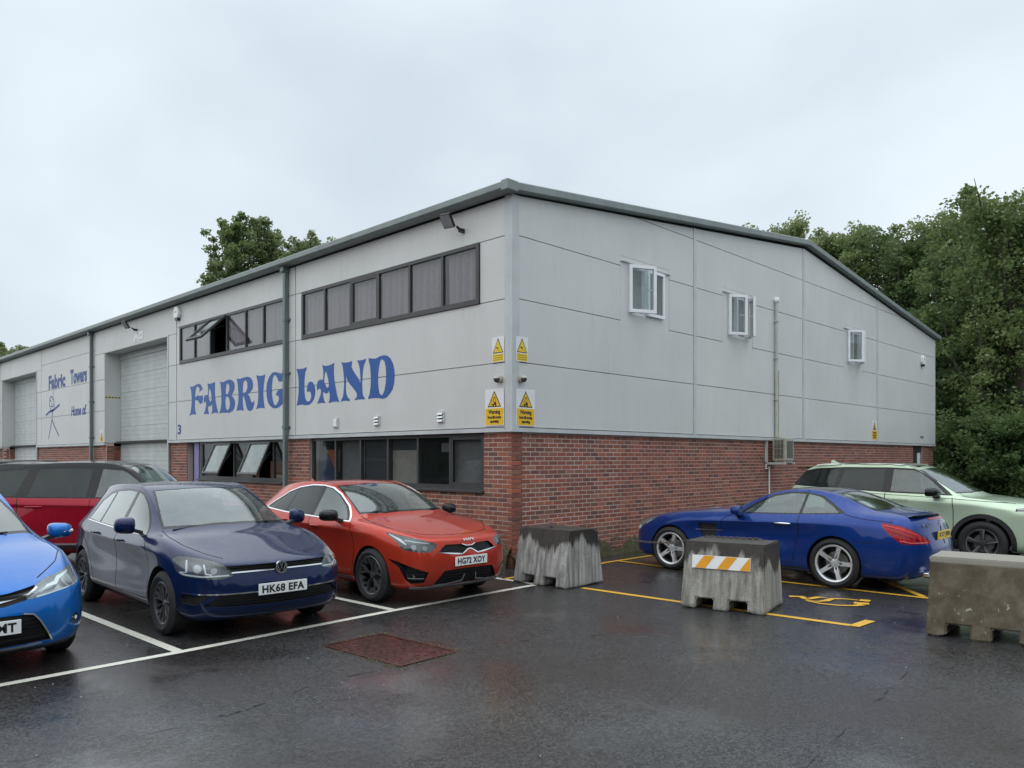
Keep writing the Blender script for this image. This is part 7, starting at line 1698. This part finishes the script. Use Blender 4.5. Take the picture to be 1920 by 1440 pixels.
    vs = [tuple(c.at(*p)) for g in pr for p in g]; fs = [(i * 4 + j, i * 4 + (j + 1) % 4, (i + 1) * 4 + (j + 1) % 4, (i + 1) * 4 + j) for i in range(6) for j in range(4)] + [(0, 1, 2, 3), (27, 26, 25, 24)]
    sp.add(vs, fs).build('boot_spoiler', GLOSSBLACK, c.root)
    st = stroke([(-.30, .962), (0, .968), (.30, .962)], .022); c.shape('brake_light', c.take(st, 180, 1, both=True, keep=True), REDLENS, None, st, 180, 1, .006, .008)
    c.plate(.75, 'K17 JBB', PLATEY, False, ssh=.012)
    bd = MB(); 
    for a in (90, 210, 330): bd.prism([(.034 * math.cos(R(a)), .034 * math.sin(R(a))), (.006 * math.cos(R(a + 60)), .006 * math.sin(R(a + 60))), (.006 * math.cos(R(a - 60)), .006 * math.sin(R(a - 60)))], lambda u, v, d: (u, d, v), 0, .006)
    ringp = circle(0, 0, .042, 24); bd.prism(ringp, lambda u, v, d: (u, d, v), 0, .006, [circle(0, 0, .035, 24)[::-1]])
    o = bd.build('badge', CHROME, c.root); o.location = c.at(0, c.surf_s(0, .915, False) + .004, .915); o.rotation_euler = (R(12), 0, 0)
    t_ = link('model_letters', text_mesh('model_letters', 'SL 400', .06, .002, .002, 1.1), CHROME, c.root); t_.rotation_euler = (R(90), 0, R(168)); t_.location = c.at(.44, c.surf_s(.44, .885, False) + .006, .885)
    def rim(rr, w):
        y = [(.12, -34), (.40, -13), (.62, -6.5), (.98, -5.2), (.98, 5.2), (.62, 6.5), (.40, 13), (.12, 34)]
        return rim_mesh('star', rr, w, [([(.18, -30), (.40, -18), (.64, -9.5), (.985, -7.5), (.985, 7.5), (.64, 9.5), (.40, 18), (.18, 30), (.27, 14), (.50, 0), (.27, -14)], 5, 18)], plain('bright_alloy', (.74, .75, .76), .28, .6, .06), BLACK, .022, 5, .045, .06)
    c.wheels((.90, 3.485), .34, .34, .26, .795, rim, .252)
    c.mirror(2.07, 1.0, .90, PA, (.20, .16, .145)); c.cabin(.26, 1.95, 3.4, .66, [(2.98, (-.36, .36), 1.02)], -.36, .965); wiper_pair(c, 1.83, 1.03)
    MB().box(-.72, .72, .6 - 2.315, 4.2 - 2.315, .165, .23).build('underbody', BLACK, c.root)
    for x in (.30, -.30): c.cut('bonnet_vent', [(x - .06, 1.25), (x + .06, 1.25), (x + .07, 1.42), (x - .07, 1.42)], ALLOY, 'top', .004, .006, mirror=False, keep=True)
    c.place(2.56, -1.0 - 2.315, 180, 'royal blue two seat coupe with red tail lights and star wheels')
    return c
coupe()
# ================================================================ trees
def at_px(u, D, z=0): return EYE + FWD * D + RGT * ((u - 960) / 1464 * D) + Vector((0, 0, z - EYE.z))
def m_leaf(name, dark, light, tip):
    t = NT(name); geo = t.n('ShaderNodeNewGeometry'); p = t.pos()
    c = t.mix(geo.outputs['Random Per Island'], dark, light); c = t.mix(t.math('MULTIPLY', t.ramp(t.noise(p, .55, 3), (.42, 0.0), (.65, 1.0)), .6), c, tip)
    d = t.n('ShaderNodeBsdfPrincipled', {'Base Color': c, 'Roughness': .55}); tr = t.n('ShaderNodeBsdfTranslucent', {'Color': t.mix(.5, c, tip)})
    m = t.n('ShaderNodeMixShader', {0: .42, 1: d.outputs[0], 2: tr.outputs[0]}); t.l(m.outputs[0], t.out.inputs[0]); t.t.nodes.remove(t.b); return t.m
LEAF_A = m_leaf('leaf_green', (.070, .125, .036), (.18, .26, .085), (.25, .30, .12)); LEAF_B = m_leaf('leaf_dark', (.048, .090, .028), (.12, .19, .06), (.16, .22, .08)); LEAF_C = m_leaf('leaf_pale', (.10, .15, .055), (.25, .31, .13), (.33, .37, .18)); LEAF_D = m_leaf('leaf_fresh', (.045, .095, .028), (.12, .19, .055), (.16, .23, .08))
BARK = plain('bark', (.055, .045, .035), .9, 0, .3, 3)
def tree(base, H, rad, seed, leaf, label, n_clump=170, per=70, size=.15, z0=.22, spread=1.0, group='trees beyond the building', name='broadleaf_tree', cat='tree', clump_r=.62, spire=0.0):
    rng = np.random.default_rng(seed); rr = random.Random(seed)
    root = tag(empty(name, base), label, cat, group); tk = MB()
    lean = Vector((rr.uniform(-.3, .3), rr.uniform(-.3, .3), 0))
    tip = Vector((0, 0, H * .86)) + lean
    tk.tube([Vector((0, 0, -.05)), Vector((0, 0, H * .3)) + lean * .3, Vector((0, 0, H * .62)) + lean * .7, tip], [H * .020, H * .016, H * .010, .015], 7)
    centres = []
    nl = 30
    for i in range(nl):
        t = z0 + (1 - z0) * ((i + rr.random()) / nl) * .92; a = i * 2.4 + rr.uniform(-.5, .5); rel = (t - z0) / (1 - z0)
        prof = math.sin(math.pi * min(1, rel ** .7 * .9 + .10)) ** .6
        L_ = rad * prof * rr.uniform(.55, 1.15) * spread + .3
        st = Vector((0, 0, H * max(.06, t - .09))) + lean * t
        out_ = Vector((math.cos(a), math.sin(a), 0)) * L_; rise = L_ * (rr.uniform(.35, .8) + spire) + H * .08
        md = st + out_ * .62 + Vector((0, 0, rise * .38)); en = st + out_ * rr.uniform(.85, 1.0) + Vector((0, 0, rise)); en.z = min(en.z, H * rr.uniform(.84, 1.0))
        tk.tube([st, md, en], [H * .006, H * .004, .01], 5, False)
        k = max(2, int(n_clump / nl))
        for j in range(k):
            f = (j + rr.random()) / k * .95 + .12; p = st.lerp(md, f * 2) if f < .5 else md.lerp(en, f * 2 - 1)
            centres.append((p + Vector((rr.gauss(0, .30), rr.gauss(0, .30), rr.gauss(0, .22))) * (rad / 3), clump_r * rr.uniform(.6, 1.15) * (1.2 - .5 * min(1, f))))
    for j in range(26):
        f = j / 25; centres.append((tip.lerp(Vector((0, 0, H * .5)) + lean * .6, f) + Vector((rr.gauss(0, .3), rr.gauss(0, .3), 0)) * (.25 + 2.2 * f) * (rad / 3), clump_r * (.45 + .5 * f)))
    n = len(centres); C = np.repeat(np.array([tuple(c[0]) for c in centres]), per, 0); Rr = np.repeat(np.array([c[1] for c in centres]), per)
    d = rng.normal(size=(n * per, 3)); d /= np.linalg.norm(d, axis=1, keepdims=True); P = C + d * (Rr * rng.random(n * per) ** .45)[:, None] * np.array([1.15, 1.15, .85])
    m = len(P); ax = rng.normal(size=(m, 3)); ax[:, 2] *= .6; ax /= np.linalg.norm(ax, axis=1, keepdims=True); bx = np.cross(ax, rng.normal(size=(m, 3))); bx /= np.linalg.norm(bx, axis=1, keepdims=True) + 1e-9
    s = size * rng.uniform(.55, 1.25, (m, 1)); V = np.empty((m, 4, 3)); V[:, 0] = P - ax * s; V[:, 1] = P + bx * s * .62 - ax * s * .1; V[:, 2] = P + ax * s; V[:, 3] = P - bx * s * .62 - ax * s * .1
    V = V.reshape(-1, 3); V = V[np.repeat(V.reshape(-1, 4, 3)[:, :, 2].min(1) > .02, 4)]; m = len(V) // 4
    me = bpy.data.meshes.new('crown'); me.vertices.add(m * 4); me.loops.add(m * 4); me.polygons.add(m)
    me.vertices.foreach_set('co', V.ravel()); me.loops.foreach_set('vertex_index', np.arange(m * 4)); me.polygons.foreach_set('loop_start', np.arange(0, m * 4, 4)); me.update(calc_edges=True)
    tk.build('trunk', BARK, root, 60, fix=False); link('crown', me, leaf, root)
    return root
TL = [  # px, depth, top px, radius, seed, leaf, label
 (1462, 44, 384, 2.3, 1, LEAF_C, 'pale green tree rising behind the roof ridge, leftmost of the row'),
 (1530, 43, 402, 2.4, 12, LEAF_C, 'pale green tree behind the roof, second from the ridge'),
 (1605, 42, 402, 2.9, 2, LEAF_A, 'tree behind the falling roof slope, middle of the row'),
 (1690, 41, 425, 3.4, 3, LEAF_B, 'dark tree filling the gap above the low end of the roof'),
 (1778, 40, 395, 3.0, 4, LEAF_A, 'tall pointed tree above the far eave of the gable'),
 (1838, 36, 430, 2.8, 5, LEAF_B, 'dark tree right of the far end of the building'),
 (1915, 31, 330, 3.4, 6, LEAF_A, 'tallest tree at the right edge of the picture'),
 (1800, 34, 560, 3.0, 7, LEAF_B, 'shaded tree just past the far corner of the building'),
 (1905, 37, 560, 3.6, 8, LEAF_B, 'shaded tree under the tallest tree on the right')]
for u, D, v, rad, sd, lf, lb in TL:
    tree(at_px(u, D), 1.77 + (859 - v) / 1464 * D, rad, sd, lf, lb, 300, 105, .09, .14, clump_r=.70, spire=.85)
BL_ = [(1775, 31, 800, 1.5, 21, 'leafy bush against the far corner of the building'), (1835, 29.5, 790, 1.9, 22, 'broad bright green bush behind the pale green car'), (1905, 28, 775, 2.0, 23, 'bright green bush at the right edge behind the pale car'), (1960, 27, 790, 2.0, 24, 'bush half out of the picture at the right edge'), (1870, 32, 742, 1.8, 25, 'taller green bush behind the broad bright bushes')]
for u, D, v, rad, sd, lb in BL_:
    tree(at_px(u, D), 1.77 + (859 - v) / 1464 * D, rad, sd, LEAF_D, lb, 190, 120, .075, .02, 1.25, 'bushes at the far corner', 'bush', 'bush', .5)
for u, D, v, rad, sd, lb in ((440, 62, 382, 1.9, 31, 'tall clumpy tree behind the roof, left one of the pair'), (505, 64, 398, 1.5, 32, 'tree behind the roof just right of the tall clumpy one'), (560, 63, 415, 2.0, 34, 'rounded tree behind the roof, right one of the pair'), (404, 60, 490, 1.3, 33, 'low tree crown peeping over the roof left of the tall tree'), (626, 66, 440, .9, 35, 'single treetop tip poking over the roof'), (24, 92, 638, 2.4, 36, 'small distant tree over the far left end of the roof')):
    tree(at_px(u, D), 1.77 + (859 - v) / 1464 * D, rad, sd, LEAF_C if sd != 31 else LEAF_A, lb, 300 if rad > 1 else 60, 80, .13, .3, 1.0, 'treetops over the roof', clump_r=.62, spire=1.1)
# grey container behind the red car
SK = tag(empty('grey_skip', at_px(-20, 16.5), HEAD - R(90)), 'flat topped grey container mostly hidden behind the red car', 'container')
MB().prism([(-1.6, .15), (.55, .15), (.92, 1.70), (-1.9, 1.70)], lambda u, v, d: (u, d, v), -.75, .75).build('skip_body', plain('skip_grey', (.20, .20, .18), .6, .1, .2, 3), SK, bevel=.02)
MB().box(-1.95, .97, -.79, .79, 1.68, 1.735).build('skip_rim', plain('skip_rim_grey', (.27, .27, .25), .5, .2, .2, 3), SK, bevel=.01)
for x in (-1.1, 0.1): MB().box(x, x + .2, -.78, -.752, .2, 1.68).build('skip_rib', plain('skip_grey', (.2, .2, .18), .6), SK)
MB().box(-1.5, .45, -.6, .6, 0, .149).build('skip_skid', BLACK, SK)

# ---- the belt of trees across the yard, behind the camera (seen mirrored in glass and paint)
tb = MB(); rt = random.Random(41); path = []
for i in range(70):
    t = i / 69
    if t < .5: p = Vector((lerp(46, -36, t * 2), -40 + 3 * math.sin(t * 9), 0))
    else: p = Vector((-38 + 3 * math.sin(t * 14), lerp(-40, 62, t * 2 - 1), 0))
    path.append(p)
prev = None
for i, p in enumerate(path):
    h = 8.0 + 2.6 * math.sin(i * .9) + rt.uniform(-1.6, 2.0); d = (Vector((2, -4, 0)) - p).normalized(); ring = []
    for k in range(9):
        f = k / 8; out_ = 2.6 * math.sin(math.pi * min(1, f * .9 + .12)) + rt.uniform(-.7, .7)
        ring.append(tuple(p + d * out_ + Vector((rt.uniform(-.5, .5), rt.uniform(-.5, .5), h * f))))
    k0 = len(tb.v); tb.v += ring
    if prev is not None:
        for k in range(8): tb.f.append((prev + k, k0 + k, k0 + k + 1, prev + k + 1))
    prev = k0
t = NT('tree_belt_leaf'); p = t.pos(); n = t.noise(p, 1.6, 6, .75)
t.set(Base_Color=t.ramp(n, (.3, (.018, .030, .010)), (.55, (.05, .08, .026)), (.75, (.10, .14, .05))), Roughness=.9, Normal=t.bump(n, 1.0, .8))
tag(tb.build('tree_belt', t.m, None, 180, fix=False), 'belt of trees across the yard behind the viewer', 'trees', None, 'stuff')
